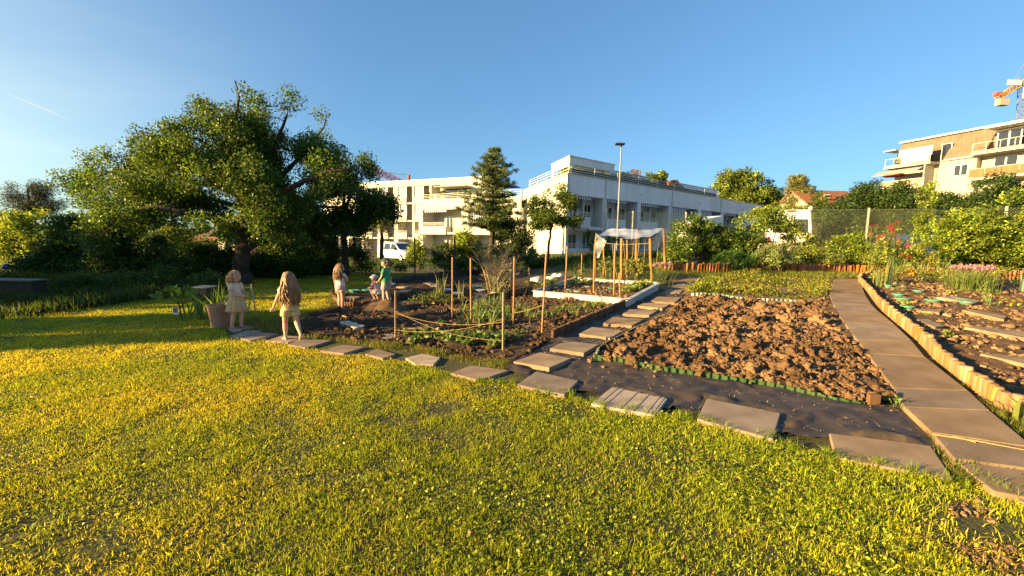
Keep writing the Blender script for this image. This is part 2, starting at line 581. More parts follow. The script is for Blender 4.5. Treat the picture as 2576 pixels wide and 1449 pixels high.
def soil(poly_px, res, lift, amp, freq, seed, material, name='soil_bed'):
    poly = [(p.x, p.y) for p in GP(poly_px)]
    v, f = sheet(poly, res)
    z = H(v[:, 0], v[:, 1]) + lift + amp * (fbm(v[:, 0] * freq, v[:, 1] * freq, seed, 5) - 0.3)
    v[:, 2] = z
    o = list_mesh(name, v, f, material)
    tag(o, kind='structure')
    return o, poly

SOILM = mat('garden_soil', (0.20, 0.125, 0.07), (0.085, 0.05, 0.028), scale=9, rough=1.0, bump=1.0, bscale=55, bdist=0.03, spec=0.1)
SOILD = mat('dark_soil', (0.10, 0.064, 0.04), (0.04, 0.027, 0.018), scale=9, rough=1.0, bump=1.0, bscale=55, bdist=0.03, spec=0.1)
SOILP = mat('bare_path_soil', (0.27, 0.17, 0.095), (0.16, 0.10, 0.055), scale=6, rough=1.0, bump=0.8, bscale=50, bdist=0.02, spec=0.1)

DIG_PX = [(1496, 905), (1551, 914), (1660, 935), (1783, 950), (1920, 969), (2042, 992), (2172, 1016), (2215, 1018), (2262, 1012), (2246, 990), (2180, 893), (2150, 858),
          (2112, 808), (2100, 783), (2086, 750), (2060, 758), (1969, 763), (1860, 760), (1789, 752), (1722, 752), (1715, 765), (1688, 785), (1644, 812), (1600, 834), (1554, 862)]
dig_obj, DIG = soil(DIG_PX, 0.045, 0.02, 0.10, 5.0, 3, SOILM)
BED_PX = [(745, 812), (800, 790), (850, 776), (930, 772), (1000, 772), (1080, 762), (1160, 735), (1300, 735), (1345, 748), (1460, 757), (1576, 772), (1480, 812), (1390, 855), (1330, 893), (1282, 915),
          (1200, 905), (1110, 885), (1000, 868), (900, 862), (800, 848), (742, 838)]
bed_obj, BED = soil(BED_PX, 0.06, 0.02, 0.09, 4.0, 8, SOILD)
FRAME_PX = [(1345, 745), (1576, 770), (1652, 726), (1450, 712)]
fr_obj, FRBED = soil(FRAME_PX, 0.07, 0.07, 0.05, 4.0, 12, SOILM)
RB_PX = [(2196, 718), (2230, 700), (2400, 712), (2700, 725), (2900, 830), (2760, 1010), (2580, 1040), (2513, 1015), (2458, 980), (2371, 915), (2337, 878), (2287, 836), (2239, 790), (2213, 765)]
rb_obj, RBED = soil(RB_PX, 0.06, 0.03, 0.10, 4.0, 21, SOILM)
LB_PX = [(838, 748), (868, 772), (975, 764), (1060, 745), (1180, 735), (1335, 737), (1448, 710), (1440, 698), (1330, 694), (1190, 692), (1080, 703), (980, 718), (900, 735)]
lb_obj, LBED = soil(LB_PX, 0.08, 0.015, 0.08, 4.0, 31, SOILD)
WD_PX = [(1722, 747), (1790, 749), (1969, 759), (2060, 754), (2090, 738), (2096, 705), (2165, 700), (2230, 702), (2420, 710), (2420, 699), (2337, 694), (2146, 684), (1926, 682), (1690, 683), (1640, 700), (1655, 728)]
wd_obj, WEED = soil(WD_PX, 0.12, 0.008, 0.03, 3.0, 41, SOILP)
tag(wd_obj, kind='structure'); wd_obj.name = 'bare_earth'
WORN = [(a.x, a.y) for a in GP([(2345, 1300), (2400, 1262), (2480, 1248), (2560, 1276), (2640, 1290), (2690, 1400), (2600, 1470), (2500, 1449), (2440, 1400), (2370, 1370)])]
HEDGE_PX = [(1560, 684), (1690, 681), (1926, 679), (2146, 681), (2337, 690), (2600, 697), (2640, 676), (2300, 663), (1900, 655), (1600, 655)]
hd_obj, HEDGEBED = soil(HEDGE_PX, 0.3, 0.10, 0.05, 2.0, 51, SOILD)

# ------------------------------------------------------------------ clods of dug earth (nobody could count them)
def ico(sub):
    bm = bmesh.new(); bmesh.ops.create_icosphere(bm, subdivisions=sub, radius=1.0)
    bm.verts.index_update()
    v = np.array([x.co[:] for x in bm.verts]); f = np.array([[x.index for x in q.verts] for q in bm.faces]); bm.free()
    return v, f

def clod_shapes(sub, n):
    v, f = ico(sub); out = []
    for s in range(n):
        k = np.array([0.7 * noise.noise(Vector(p) * 1.2 + Vector((s * 7.1, 3, 1))) + 0.6 * noise.noise(Vector(p) * 2.8 + Vector((1, s * 5.3, 2))) + 0.42 * noise.noise(Vector(p) * 5.5 + Vector((s, 0, 9))) + (0.3 * noise.noise(Vector(p) * 10.5 + Vector((s, 4, 9))) if sub > 3 else 0) for p in v])
        out.append(v * (1.0 + 0.95 * k[:, None]))
    return out, f

def clods(name, pts, size, shapes, f, material, base, zs=0.8, var=0.22):
    V, Fc, C = [], [], []
    off = 0
    damp = np.clip(1.45 - 1.0 * fbm(pts[:, 0] * 1.1, pts[:, 1] * 1.1, 15, 3), 0.5, 1.15)
    pick = RNG.integers(0, len(shapes), len(pts)); rot = RNG.uniform(0, 6.283, len(pts))
    for i in range(len(pts)):
        s = shapes[pick[i]]; c, sn = math.cos(rot[i]), math.sin(rot[i])
        w = np.stack([s[:, 0] * c - s[:, 1] * sn, s[:, 0] * sn + s[:, 1] * c, s[:, 2] * zs], 1) * size[i] + pts[i]
        V.append(w); Fc.append(f + off); off += len(s)
        C.append(np.tile(np.array(base) * math.exp(RNG.normal(0, var)) * damp[i], (len(s), 1)))
    return np_mesh(name, np.concatenate(V), tris=np.concatenate(Fc), material=material, col=np.concatenate(C), smooth=True)

def scatter(poly, n, ysort=0.0):
    """n random xy inside polygon (world), thinning with distance by ysort"""
    A = np.array(poly); lo, hi = A.min(0), A.max(0); out = []
    k = 0
    while k < n:
        p = RNG.uniform(lo, hi, (n * 3, 2))
        p = p[inpoly(p[:, 0], p[:, 1], poly)]
        if ysort: p = p[RNG.uniform(size=len(p)) < np.minimum(1, (4.0 / np.maximum(p[:, 1], 1)) ** ysort)]
        out.append(p); k += len(p)
    return np.concatenate(out)[:n]

CLODM = attrmat('clod_earth', rough=1.0, spec=0.05, bump=1.0, bscale=90, bdist=0.02)
sh4, f4 = clod_shapes(4, 10)
sh3, f3 = clod_shapes(3, 9)
sh2, f2 = clod_shapes(2, 9)
# dug bed: leave the bare shoulder along the path free of the largest ones
def dist_line(p, pl):
    d = np.full(len(p), 1e9)
    for a, b in zip(pl[:-1], pl[1:]):
        a, b = np.array(a), np.array(b); t = np.clip(((p - a) @ (b - a)) / ((b - a) @ (b - a)), 0, 1)
        d = np.minimum(d, np.linalg.norm(p - (a + t[:, None] * (b - a)), axis=1))
    return d
SHOULDER = [tuple(G(u, v)[:2]) for u, v in ((2250, 985), (2180, 893), (2150, 858), (2112, 808), (2100, 783), (2086, 750), (1969, 763))]
p = scatter(DIG, 1300, 0.5); p = p[dist_line(p, SHOULDER) > 0.30]
s = np.clip(np.exp(RNG.normal(math.log(0.034), 0.55, len(p))), 0.014, 0.115)
q = np.column_stack([p, H(p[:, 0], p[:, 1]) + 0.03 + s * 0.25])
tag(clods('soil_clods', q, s, sh4, f4, CLODM, (0.215, 0.128, 0.070)), kind='stuff', label='lumpy clods of dry brown earth in the dug bed', cat='soil clods')
p = scatter(DIG, 9000, 0.6); d = dist_line(p, SHOULDER); p = p[d > RNG.uniform(0.0, 0.30, len(p))]
s = np.clip(np.exp(RNG.normal(math.log(0.017), 0.45, len(p))), 0.007, 0.05)
q = np.column_stack([p, H(p[:, 0], p[:, 1]) + 0.035 + s * 0.4])
tag(clods('soil_crumbs', q, s, sh3, f3, CLODM, (0.215, 0.128, 0.070)), kind='stuff', label='small crumbs of brown earth scattered between the clods', cat='soil crumbs')
for poly, n, base, lift in ((BED, 3600, (0.125, 0.078, 0.046), 0.03), (RBED, 3200, (0.25, 0.155, 0.085), 0.04), (FRBED, 500, (0.2, 0.125, 0.07), 0.08)):
    p = scatter(poly, n, 0.4); s = np.clip(np.exp(RNG.normal(math.log(0.02), 0.42, len(p))), 0.008, 0.06)
    q = np.column_stack([p, H(p[:, 0], p[:, 1]) + lift + s * 0.3])
    tag(clods('bed_crumbs', q, s, sh2, f2, CLODM, base), kind='stuff', label='crumbly earth lying in a planted bed', cat='soil crumbs')

# ------------------------------------------------------------------ concrete slabs
SLABM = [mat('slab_grey', (0.335, 0.24, 0.16), (0.20, 0.137, 0.085), scale=4, rough=0.95, bump=0.35, bscale=150, bdist=0.006, spec=0.15),
         mat('slab_buff', (0.335, 0.24, 0.15), (0.205, 0.14, 0.084), scale=3.5, rough=0.95, bump=0.35, bscale=130, bdist=0.006, spec=0.15),
         mat('slab_pale', (0.42, 0.325, 0.235), (0.26, 0.195, 0.14), scale=6, rough=0.95, bump=0.4, bscale=120, bdist=0.008, spec=0.15)]
SLABM.append(mat('slab_path', (0.325, 0.22, 0.13), (0.20, 0.132, 0.074), scale=3.0, rough=0.95, bump=0.4, bscale=110, bdist=0.008, spec=0.15))
SLABS = []
def slab(label, pts, th=0.028, m=0, lift=0.0, group=None, bev=0.007):
    g = [G(u, v, th + lift) for u, v in pts]
    c = sum(g, Vector()) / len(g)
    mb = MB(); mb.prism([Vector((p.x, p.y, p.z - th - 0.03)) for p in g], (0, 0, th + 0.03))
    o = mb.build('paving_slab', SLABM[m], bevel=bev, origin=(c.x, c.y, c.z - th))
    tag(o, label, 'paving slab', group)
    SLABS.append([(p.x, p.y) for p in g])
    return o

g = 'slabs set along the edge of the lawn'
slab('buff slab under the pink clogs of the small girl', [(574, 827), (625, 818), (643, 823), (590, 833)], group=g)
slab('narrow slab just in front of the girl in pink clogs', [(577, 845), (622, 830), (659, 832), (600, 850)], group=g)
slab('lawn slab between the girl in clogs and the walking girl', [(604, 850), (654, 835), (701, 839), (629, 857)], group=g)
slab('lawn slab under the feet of the walking barefoot girl', [(667, 857), (712, 843), (766, 848), (724, 861)], group=g)
slab('long lawn slab right behind the heel of the walking girl', [(723, 866), (757, 851), (835, 856), (769, 875)], group=g)
slab('lawn slab below the cream plant collars', [(805, 882), (860, 867), (920, 872), (865, 889)], group=g)
slab('lawn slab half grown over, left of the first lath post', [(919, 890), (948, 877), (996, 890), (963, 902)], group=g)
slab('pale lawn slab below the two crossed strings', [(1020, 900), (1063, 889), (1108, 899), (1091, 917), (1043, 915)], m=2, group=g)
slab('lawn slab where the black membrane begins', [(1135, 938), (1184, 919), (1282, 931), (1204, 957)], group=g)
slab('lawn slab in front of the thick corner slab, touching the membrane', [(1300, 967), (1349, 934), (1456, 957), (1420, 993)], th=0.045, group=g)
gr = slab('pale grooved concrete slab between lawn and membrane', [(1486, 1016), (1540, 973), (1680, 1002), (1648, 1044)], m=2, th=0.035)
slab('large smooth slab between lawn and membrane, right of the grooved one', [(1754, 1053), (1779, 1002), (1964, 1039), (1945, 1104)], m=1, th=0.035, group=g)
slab('largest lawn slab, with grass shadows, beside the right hand path', [(2086, 1089), (2342, 1121), (2400, 1206), (2103, 1150)], m=1, th=0.03, group=g)
slab('overgrown slab at the lower right corner of the lawn', [(2462, 1168), (2640, 1205), (2700, 1300), (2570, 1262)], m=0, th=0.03, group=g)
# the raised ribs of the grooved slab
c = [G(u, v, 0.035) for u, v in ((1486, 1016), (1540, 973), (1680, 1002), (1648, 1044))]
mb = MB()
for t in (0.10, 0.20, 0.46, 0.66, 0.85, 0.93):
    a = c[0].lerp(c[3], t); b = c[1].lerp(c[2], t); w = (c[3] - c[0]).normalized() * 0.011
    mb.prism([a - w + Vector((0, 0, -0.002)), a + w + Vector((0, 0, -0.002)), b + w + Vector((0, 0, -0.002)), b - w + Vector((0, 0, -0.002))], (0, 0, 0.0055))
o = mb.build('rib', SLABM[2], local=True)
o.parent = gr
for vv in o.data.vertices: vv.co -= Vector(gr.location)
g = 'slabs of the stepping path on the membrane'
for lab, pts in (('thick stepping slab at the lawn end of the membrane path', [(1291, 909), (1358, 886), (1437, 901), (1382, 925)]),
                 ('second stepping slab from the lawn on the membrane path', [(1383, 876), (1421, 857), (1507, 866), (1469, 888)]),
                 ('stepping slab beside the lawn end of the dark log border', [(1457, 839), (1489, 822), (1568, 832), (1535, 850)]),
                 ('stepping slab beside the middle of the dark log border', [(1517, 813), (1540, 797), (1619, 803), (1590, 819)]),
                 ('stepping slab beside the far end of the dark log border', [(1566, 789), (1585, 778), (1654, 781), (1633, 793)]),
                 ('stepping slab beside the near corner of the grey planting frame', [(1604, 769), (1622, 761), (1686, 765), (1666, 776)]),
                 ('last stepping slab on the membrane, beside the grey frame side', [(1635, 757), (1651, 746), (1714, 748), (1697, 761)])):
    slab(lab, pts, th=0.06, m=1, group=g)
g = 'slabs sunk in the bare earth behind the membrane'
slab('slab in bare earth beside the back corner of the grey frame', [(1664, 737), (1682, 728), (1719, 729), (1710, 738)], th=0.03, m=1, group=g)
slab('slab in bare earth between chives and weedy patch', [(1688, 723), (1710, 711), (1748, 713), (1737, 723)], th=0.03, m=1, group=g)
slab('farthest slab in bare earth, before the log border', [(1717, 704), (1732, 696), (1765, 696), (1759, 704)], th=0.03, m=1, group=g)
g = 'slabs among the vegetable beds'
slab('bed slab behind the strings, beside the dark plastic crate', [(1018, 825), (1080, 809), (1111, 812), (1063, 831)], th=0.04, m=1, group=g)
slab('bed slab behind the first lath post', [(924, 854), (972, 838), (1023, 839), (963, 857)], th=0.035, m=1, group=g)
slab('bed slab among the onions beside the tall round stake', [(1296, 817), (1320, 811), (1378, 815), (1332, 826)], th=0.03, group=g)
# right hand path: full-width slabs, edge to edge
LE = [(2098, 703), (2093, 720), (2086, 738), (2095, 763), (2104, 783), (2123, 811), (2156, 855), (2182, 889), (2248, 976), (2275, 1023), (2344, 1087), (2400, 1153)]
RE = [(2162, 700), (2168, 719), (2178, 744), (2193, 766), (2207, 781), (2246, 812), (2292, 855), (2326, 896), (2436, 982), (2490, 1032), (2602, 1126), (2690, 1192)]
names = ['farthest slab of the right hand path, by the end of the pale border', 'second farthest slab of the right hand path', 'third farthest slab of the right hand path, beside the weedy patch',
         'fourth farthest slab of the right hand path, beside the back corner of the dug bed', 'fifth farthest slab of the right hand path', 'right hand path slab beside the first third of the dug bed',
         'right hand path slab beside the middle of the dug bed', 'longest right hand path slab, beside the near third of the dug bed', 'right hand path slab touched by the shadow of the short corner post',
         'third nearest slab of the right hand path, right of the membrane tip', 'second nearest slab of the right hand path, a dry stalk on it']
for i in range(11):
    a, b, c2, d = LE[i], RE[i], RE[i + 1], LE[i + 1]
    s = 0.012
    lerp = lambda p, q, t: (p[0] + (q[0] - p[0]) * t, p[1] + (q[1] - p[1]) * t)
    slab(names[i], [lerp(d, a, s), lerp(c2, b, s), lerp(b, c2, s), lerp(a, d, s)], th=0.05 + 0.006 * (i % 2), m=3, lift=0.004 * (i % 3), group='slabs of the right hand path')
slab('path slab nearest the camera at the right edge', [(2404, 1160), (2690, 1198), (2790, 1290), (2500, 1235)], th=0.045, m=1, group='slabs of the right hand path')
# slabs in the right bed
g = 'stepping slabs in the right hand bed'
Z1 = lambda x, y: (2001 + .2645 * x, 511 + .2645 * y)
for lab, q in (('slab in the right bed behind the stacked green collars', [(1340, 890), (1500, 885), (1760, 930), (1700, 945)]),
               ('thick slab in the right bed in front of the twin collars', [(1585, 1015), (1640, 1005), (2010, 1075), (1985, 1105)]),
               ('slab in the right bed between the nearest collar and the soil', [(1150, 1015), (1170, 1002), (1395, 1010), (1370, 1042)]),
               ('half buried slab in the right bed beside the pale border', [(1150, 1105), (1260, 1100), (1420, 1165), (1330, 1180)]),
               ('long slab in the middle of the right bed at the picture edge', [(1600, 1175), (1700, 1168), (2250, 1225), (2230, 1290)]),
               ('nearest slab in the right bed at the picture edge', [(1760, 1430), (1830, 1425), (2280, 1475), (2230, 1540)])):
    slab(lab, [Z1(*k) for k in q], th=0.05, m=1, lift=0.05, group=g)
# slabs in the far left bed, in the shade
g = 'slabs in the shaded far bed'
Z5 = lambda x, y: (894.6 + .2204 * x, 607 + .2204 * y)
for lab, q in (('slab in the shaded bed right of the crouching child', [(460, 515), (520, 503), (625, 515), (560, 527)]),
               ('slab in the shaded bed behind the legs of the boy in green', [(470, 575), (540, 548), (640, 552), (600, 575)]),
               ('slab in the shaded bed at its far back edge', [(770, 470), (830, 462), (900, 468), (850, 490)]),
               ('slab in the shaded bed behind the first tall stake', [(850, 500), (900, 480), (960, 482), (930, 502)]),
               ('slab in the shaded bed left of the crouching child', [(-150, 640), (-60, 620), (60, 630), (-20, 655)])):
    slab(lab, [Z5(*k) for k in q], th=0.035, lift=0.03, group=g)

# ------------------------------------------------------------------ black weed membrane
MEMB_PX = [(1282, 916), (1330, 893), (1391, 857), (1480, 814), (1576, 773), (1605, 762), (1655, 736), (1722, 744), (1716, 765), (1690, 783), (1645, 811), (1600, 834), (1556, 862), (1497, 896), (1493, 910),
           (1551, 917), (1660, 939), (1783, 955), (1920, 974), (2042, 998), (2172, 1024), (2225, 1026), (2262, 1032), (2290, 1050), (2325, 1080), (2362, 1122), (2400, 1158), (2345, 1128), (2180, 1108),
           (2092, 1104), (2036, 1106), (1962, 1092), (1850, 1050), (1750, 1038), (1690, 1034), (1590, 1010), (1480, 990), (1420, 985), (1310, 950), (1275, 932)]
MEMB = [(p.x, p.y) for p in GP(MEMB_PX)]
v, f = sheet(MEMB, 0.035)
x, y = v[:, 0], v[:, 1]
ridge = 1 - np.abs(2 * fbm(x * 1.6 + y * 0.9, y * 2.2 - x * 1.6, 77, 3) - 1)
v[:, 2] = H(x, y) + 0.014 + 0.055 * np.clip(ridge - 0.72, 0, 1) * 3.2 * vnoise(x * 1.3, y * 1.3, 5) + 0.010 * fbm(x * 6, y * 6, 9, 3)
inside = np.zeros(len(v), bool)
for q_ in SLABS:
    c_ = np.mean(np.array(q_), 0); inside |= inpoly(x, y, [tuple(c_ + (np.array(k_) - c_) * 1.22) for k_ in q_])
v[:, 2] = np.where(inside, H(x, y) + 0.012, v[:, 2])
MEMBM = mat('weed_membrane', (0.105, 0.072, 0.045), (0.030, 0.024, 0.019), scale=5.5, rough=0.62, bump=0.7, bscale=140, bdist=0.004, spec=0.35, contrast=(0.36, 0.72))
o = list_mesh('weed_membrane', v, f, MEMBM)
tag(o, 'creased black weed membrane laid around the dug bed', 'membrane')

# straw, crumbs and dead bits lying on the membrane
p = scatter(MEMB, 700); p = p[~np.any([inpoly(p[:, 0], p[:, 1], q_) for q_ in SLABS], axis=0)]; n = len(p)
v, q, t = blade_geo(np.column_stack([p, H(p[:, 0], p[:, 1]) + .03]), RNG.uniform(.01, .018, n), .004, lean=4.0)
tag(np_mesh('straw_litter', v, quads=q, tris=t, material=leafmat('straw', trans=.1), col=np.repeat(tint(n, (.40, .27, .13), .3), 5, 0)), kind='stuff', label='bits of straw scattered on the black membrane', cat='straw')
p = scatter(MEMB, 500); p = p[dist_line(p, DIG + DIG[:1]) < RNG.uniform(0.02, .35, len(p))]; s_ = np.clip(np.exp(RNG.normal(math.log(.012), .4, len(p))), .005, .035)
tag(clods('spilled_earth', np.column_stack([p, H(p[:, 0], p[:, 1]) + .03 + s_ * .3]), s_, sh2, f2, CLODM, (.235, .14, .075)), kind='stuff', label='crumbs of earth spilled on the membrane beside the dug bed', cat='soil crumbs')

# ------------------------------------------------------------------ bed edgings
def strip(path, h, amp=0.012, wave=0.09, th=0.004, lean=0.0):
    """corrugated plastic strip standing along a world polyline"""
    pts = [Vector(p) for p in path]; out = []
    L = [0.0]
    for a, b in zip(pts[:-1], pts[1:]): L.append(L[-1] + (b - a).length)
    n = max(4, int(L[-1] / (wave / 6)))
    rings = []
    for i in range(n + 1):
        s = L[-1] * i / n
        k = min(max(j for j in range(len(L)) if L[j] <= s), len(pts) - 2)
        t = (s - L[k]) / max(L[k + 1] - L[k], 1e-6)
        p = pts[k].lerp(pts[k + 1], t); d = (pts[k + 1] - pts[k]).normalized(); nn = Vector((-d.y, d.x, 0))
        w = amp * math.tanh(3.0 * math.sin(s / wave * 2 * math.pi)) + 0.02 * math.sin(s * 1.7)
        hh = h * (1 + 0.22 * math.sin(s * 1.3 + 1) + 0.08 * math.sin(s * 4.1))
        z0 = float(H(p.x, p.y)) - 0.03
        a = p + nn * w
        rings.append([Vector((a.x, a.y, z0)), Vector((a.x, a.y, 0)) + nn * (th), Vector((a.x, a.y, 0)) + nn * (th + lean), Vector((a.x, a.y, 0)) + nn * lean])
        r = rings[-1]
        r[0].z = z0; r[1].z = z0; r[2].z = z0 + 0.03 + hh; r[3].z = z0 + 0.03 + hh
    mb = MB(); mb.loft(rings)
    return mb

EDGEG = mat('edging_green', (0.040, 0.095, 0.028), (0.026, 0.06, 0.018), scale=6, rough=0.45, spec=0.4)
EDGES = mat('edging_slate', (0.10, 0.125, 0.12), (0.05, 0.06, 0.055), scale=5, rough=0.5, spec=0.4)
EDGET = mat('edging_teal', (0.30, 0.36, 0.32), (0.06, 0.12, 0.10), scale=3, rough=0.4, spec=0.4, contrast=(0.4, 0.6))
fp = [(1493, 903), (1497, 908), (1551, 917), (1606, 928), (1660, 938), (1701, 943), (1783, 954), (1851, 965), (1920, 973), (1988, 986), (2042, 997), (2111, 1012), (2174, 1022)]
o = strip(GP(fp), 0.062, amp=0.013, wave=0.085).build('bed_edging', EDGEG); tag(o, 'green corrugated plastic edging along the front of the dug bed', 'edging')
o = strip(GP([(1493, 905), (1497, 893), (1525, 876), (1556, 858), (1600, 831), (1645, 808), (1688, 782), (1712, 764)]), 0.085, amp=0.014, wave=0.075, lean=-0.05).build('bed_edging', EDGES); tag(o, 'dark slate corrugated edging between stepping path and dug bed', 'edging')
o = strip(GP([(1736, 751), (1789, 753), (1860, 761), (1969, 765), (2051, 770)]), 0.10, amp=0.012, wave=0.085).build('bed_edging', EDGET); tag(o, 'shiny teal corrugated edging at the back of the dug bed', 'edging')

LOGA = mat('log_orange', (0.40, 0.17, 0.05), (0.22, 0.085, 0.025), scale=7, rough=0.85, bump=0.6, bscale=18, stretch=(1, 1, 0.15), bdist=0.012)
LOGP = mat('log_pale', (0.43, 0.225, 0.075), (0.26, 0.125, 0.042), scale=7, rough=0.85, bump=0.7, bscale=20, stretch=(1, 1, 0.2), bdist=0.012)
LOGD = mat('log_brown', (0.19, 0.09, 0.04), (0.09, 0.045, 0.022), scale=7, rough=0.9, bump=0.6, bscale=18, stretch=(1, 1, 0.15), bdist=0.012)
LOGW = mat('log_weathered', (0.13, 0.095, 0.065), (0.06, 0.045, 0.032), scale=7, rough=0.95, bump=0.6, bscale=18, stretch=(1, 1, 0.15), bdist=0.012)
def vary(m, lo, hi, sat=(0.55, 1.0)):
    """every log of its own shade: some bleached grey, some darker"""
    n, l = m.node_tree.nodes, m.node_tree.links
    p = n['Principled BSDF']; src = p.inputs['Base Color'].links[0].from_socket
    oi = n.new('ShaderNodeObjectInfo'); h = n.new('ShaderNodeHueSaturation')
    a = n.new('ShaderNodeMapRange'); a.inputs['To Min'].default_value = lo; a.inputs['To Max'].default_value = hi; l.new(oi.outputs['Random'], a.inputs['Value']); l.new(a.outputs[0], h.inputs['Value'])
    k = n.new('ShaderNodeMath'); k.operation = 'MULTIPLY'; k.inputs[1].default_value = 7.31; l.new(oi.outputs['Random'], k.inputs[0]); f = n.new('ShaderNodeMath'); f.operation = 'FRACT'; l.new(k.outputs[0], f.inputs[0])
    b = n.new('ShaderNodeMapRange'); b.inputs['To Min'].default_value = sat[0]; b.inputs['To Max'].default_value = sat[1]; l.new(f.outputs[0], b.inputs['Value']); l.new(b.outputs[0], h.inputs['Saturation'])
    l.new(src, h.inputs['Color']); l.new(h.outputs[0], p.inputs['Base Color'])
for m_ in (LOGP, LOGD, LOGW): vary(m_, 0.65, 1.15, (0.72, 1.05))
vary(LOGA, 0.7, 1.2, (0.92, 1.1))
for m_ in SLABM: vary(m_, 0.82, 1.12, (0.75, 1.0))
def log_meshes(r, h, m, n=4, seg=9):
    out = []
    for k in range(n):
        mb = MB()
        rr = r * random.uniform(0.92, 1.0)
        prof = [(rr, -0.08), (rr * random.uniform(.95, 1.02), h * 0.5), (rr * 0.98, h - 0.012), (rr * 0.8, h)]
        mb.lathe(prof, seg=seg, cap=True)
        me = bpy.data.meshes.new('log'); me.from_pydata(mb.v, [], mb.f)
        for p in me.polygons: p.use_smooth = len(p.vertices) == 4
        me.materials.append(m); out.append(me)
    return out

def log_border(label, path, h, r, m, hv=0.10, lean=3.5, group=None):
    pts = [Vector(p) for p in path]
    root = thing('log_border', label, 'log border', pts[0], group=group)
    meshes = log_meshes(r, h, m)
    L = [0.0]
    for a, b in zip(pts[:-1], pts[1:]): L.append(L[-1] + (b - a).xy.length)
    s = 0.0; cnt = 0
    while s < L[-1] and cnt < 100:
        k = min(max(j for j in range(len(L)) if L[j] <= s), len(pts) - 2)
        t = (s - L[k]) / max(L[k + 1] - L[k], 1e-6)
        p = pts[k].lerp(pts[k + 1], t); p.z = float(H(p.x, p.y))
        o = bpy.data.objects.new('log', random.choice(meshes)); COL.objects.link(o); o.parent = root
        o.location = p - pts[0]
        o.rotation_euler = (R(random.gauss(0, lean)), R(random.gauss(0, lean)), random.uniform(0, 6.28))
        o.scale = (1, 1, random.uniform(1 - hv, 1 + hv))
        s += r * 2.03; cnt += 1
    return root

gl = 'stretches of the orange log border under the hedge'
def split(path, n):
    pts = GP(path); L = [0.0]
    for a, b in zip(pts[:-1], pts[1:]): L.append(L[-1] + (b - a).xy.length)
    out = []
    for i in range(n):
        s0, s1 = L[-1] * i / n, L[-1] * (i + 1) / n
        def at(s):
            k = min(max(j for j in range(len(L)) if L[j] <= s + 1e-9), len(pts) - 2)
            return pts[k].lerp(pts[k + 1], (s - L[k]) / max(L[k + 1] - L[k], 1e-6))
        out.append([at(s0)] + [pts[j] for j in range(len(pts)) if s0 + 1e-3 < L[j] < s1 - 1e-3] + [at(s1)])
    return out
bk = split([(1660, 685), (1690, 685), (1926, 684), (2146, 687), (2337, 696), (2600, 704)], 3)
log_border('orange log border from the chives to the middle of the hedge', bk[0], 0.29, 0.048, LOGA, group=gl)
log_border('orange log border below the white van and the round green shrub', bk[1], 0.28, 0.048, LOGA, group=gl)
log_border('orange log border behind the red valerian and the big chives', bk[2], 0.27, 0.05, LOGA, group=gl)
rb = split([(2230, 700), (2196, 698), (2166, 700), (2162, 712), (2191, 744), (2213, 772), (2239, 797), (2287, 839), (2337, 881), (2371, 920), (2458, 988), (2513, 1030), (2576, 1057), (2700, 1105)], 2)
log_border('pale log border along the far half of the right hand path', rb[0], 0.17, 0.04, LOGP, lean=3.5, hv=0.1)
log_border('pale split log border along the near half of the right hand path', rb[1], 0.19, 0.042, LOGP, lean=3.0, hv=0.1)
log_border('dark brown log border between onion bed and stepping path', GP([(1391, 855), (1480, 814), (1576, 771)]), 0.155, 0.031, LOGD, lean=1.5, hv=0.04)
log_border('weathered low log border in front of the shaded bed, by the girl in pink shorts', GP([(834, 741), (842, 757), (862, 773), (895, 776), (930, 772), (975, 764)]), 0.13, 0.035, LOGD, lean=5, hv=0.12)
log_border('weathered low log border at the back of the shaded bed', GP([(985, 716), (1080, 701), (1190, 690), (1330, 692)]), 0.22, 0.045, LOGW, lean=4, hv=0.12)
log_border('weathered log border inside the shaded bed, right of the boy in green', GP([(985, 757), (1030, 748), (1090, 738), (1150, 728)]), 0.15, 0.035, LOGW, lean=4, hv=0.12)
log_border('reddish log border at the left end of the grey planting frame', GP([(1225, 762), (1285, 750), (1334, 738)]), 0.2, 0.04, LOGD, lean=2, hv=0.05)
# ================================================================== lawn (blades nobody could count)
LAWN_PX = [(2720, 1330), (2570, 1255), (2470, 1170), (2400, 1206), (2103, 1150), (1945, 1104), (1754, 1053), (1648, 1044), (1486, 1016), (1420, 993), (1300, 967), (1204, 957), (1135, 938), (1043, 915),
           (963, 902), (865, 889), (769, 875), (667, 857), (602, 850), (577, 845), (560, 830), (640, 806), (740, 800), (800, 785), (834, 765), (830, 745), (900, 730), (980, 712), (1080, 698), (1230, 685),
           (1330, 684), (1330, 672), (1000, 668), (850, 672), (700, 690), (560, 712), (480, 735), (380, 752), (200, 776), (0, 800)]
LAWN = [(p.x, p.y) for p in GP(LAWN_PX)] + [(-13.0, 9.3), (-13.0, 0.4), (4.5, 0.4)]
def masked(p, polys):
    k = np.zeros(len(p), bool)
    for q in polys: k |= inpoly(p[:, 0], p[:, 1], q)
    return k

def lawn_pts(n0, falloff, y0, y1):
    n = 3600000
    p = np.column_stack([RNG.uniform(-15, 6, n), RNG.uniform(y0, y1, n)])
    area = 21.0 * (y1 - y0)
    dens = n0 * np.minimum(1.0, (3.2 / np.maximum(p[:, 1], 0.5)) ** falloff)
    p = p[RNG.uniform(size=n) < dens * area / n]
    p = p[(p[:, 0] < 1.30 * p[:, 1] + 1.2) & (p[:, 0] > -1.35 * p[:, 1] - 3.2)]
    return p

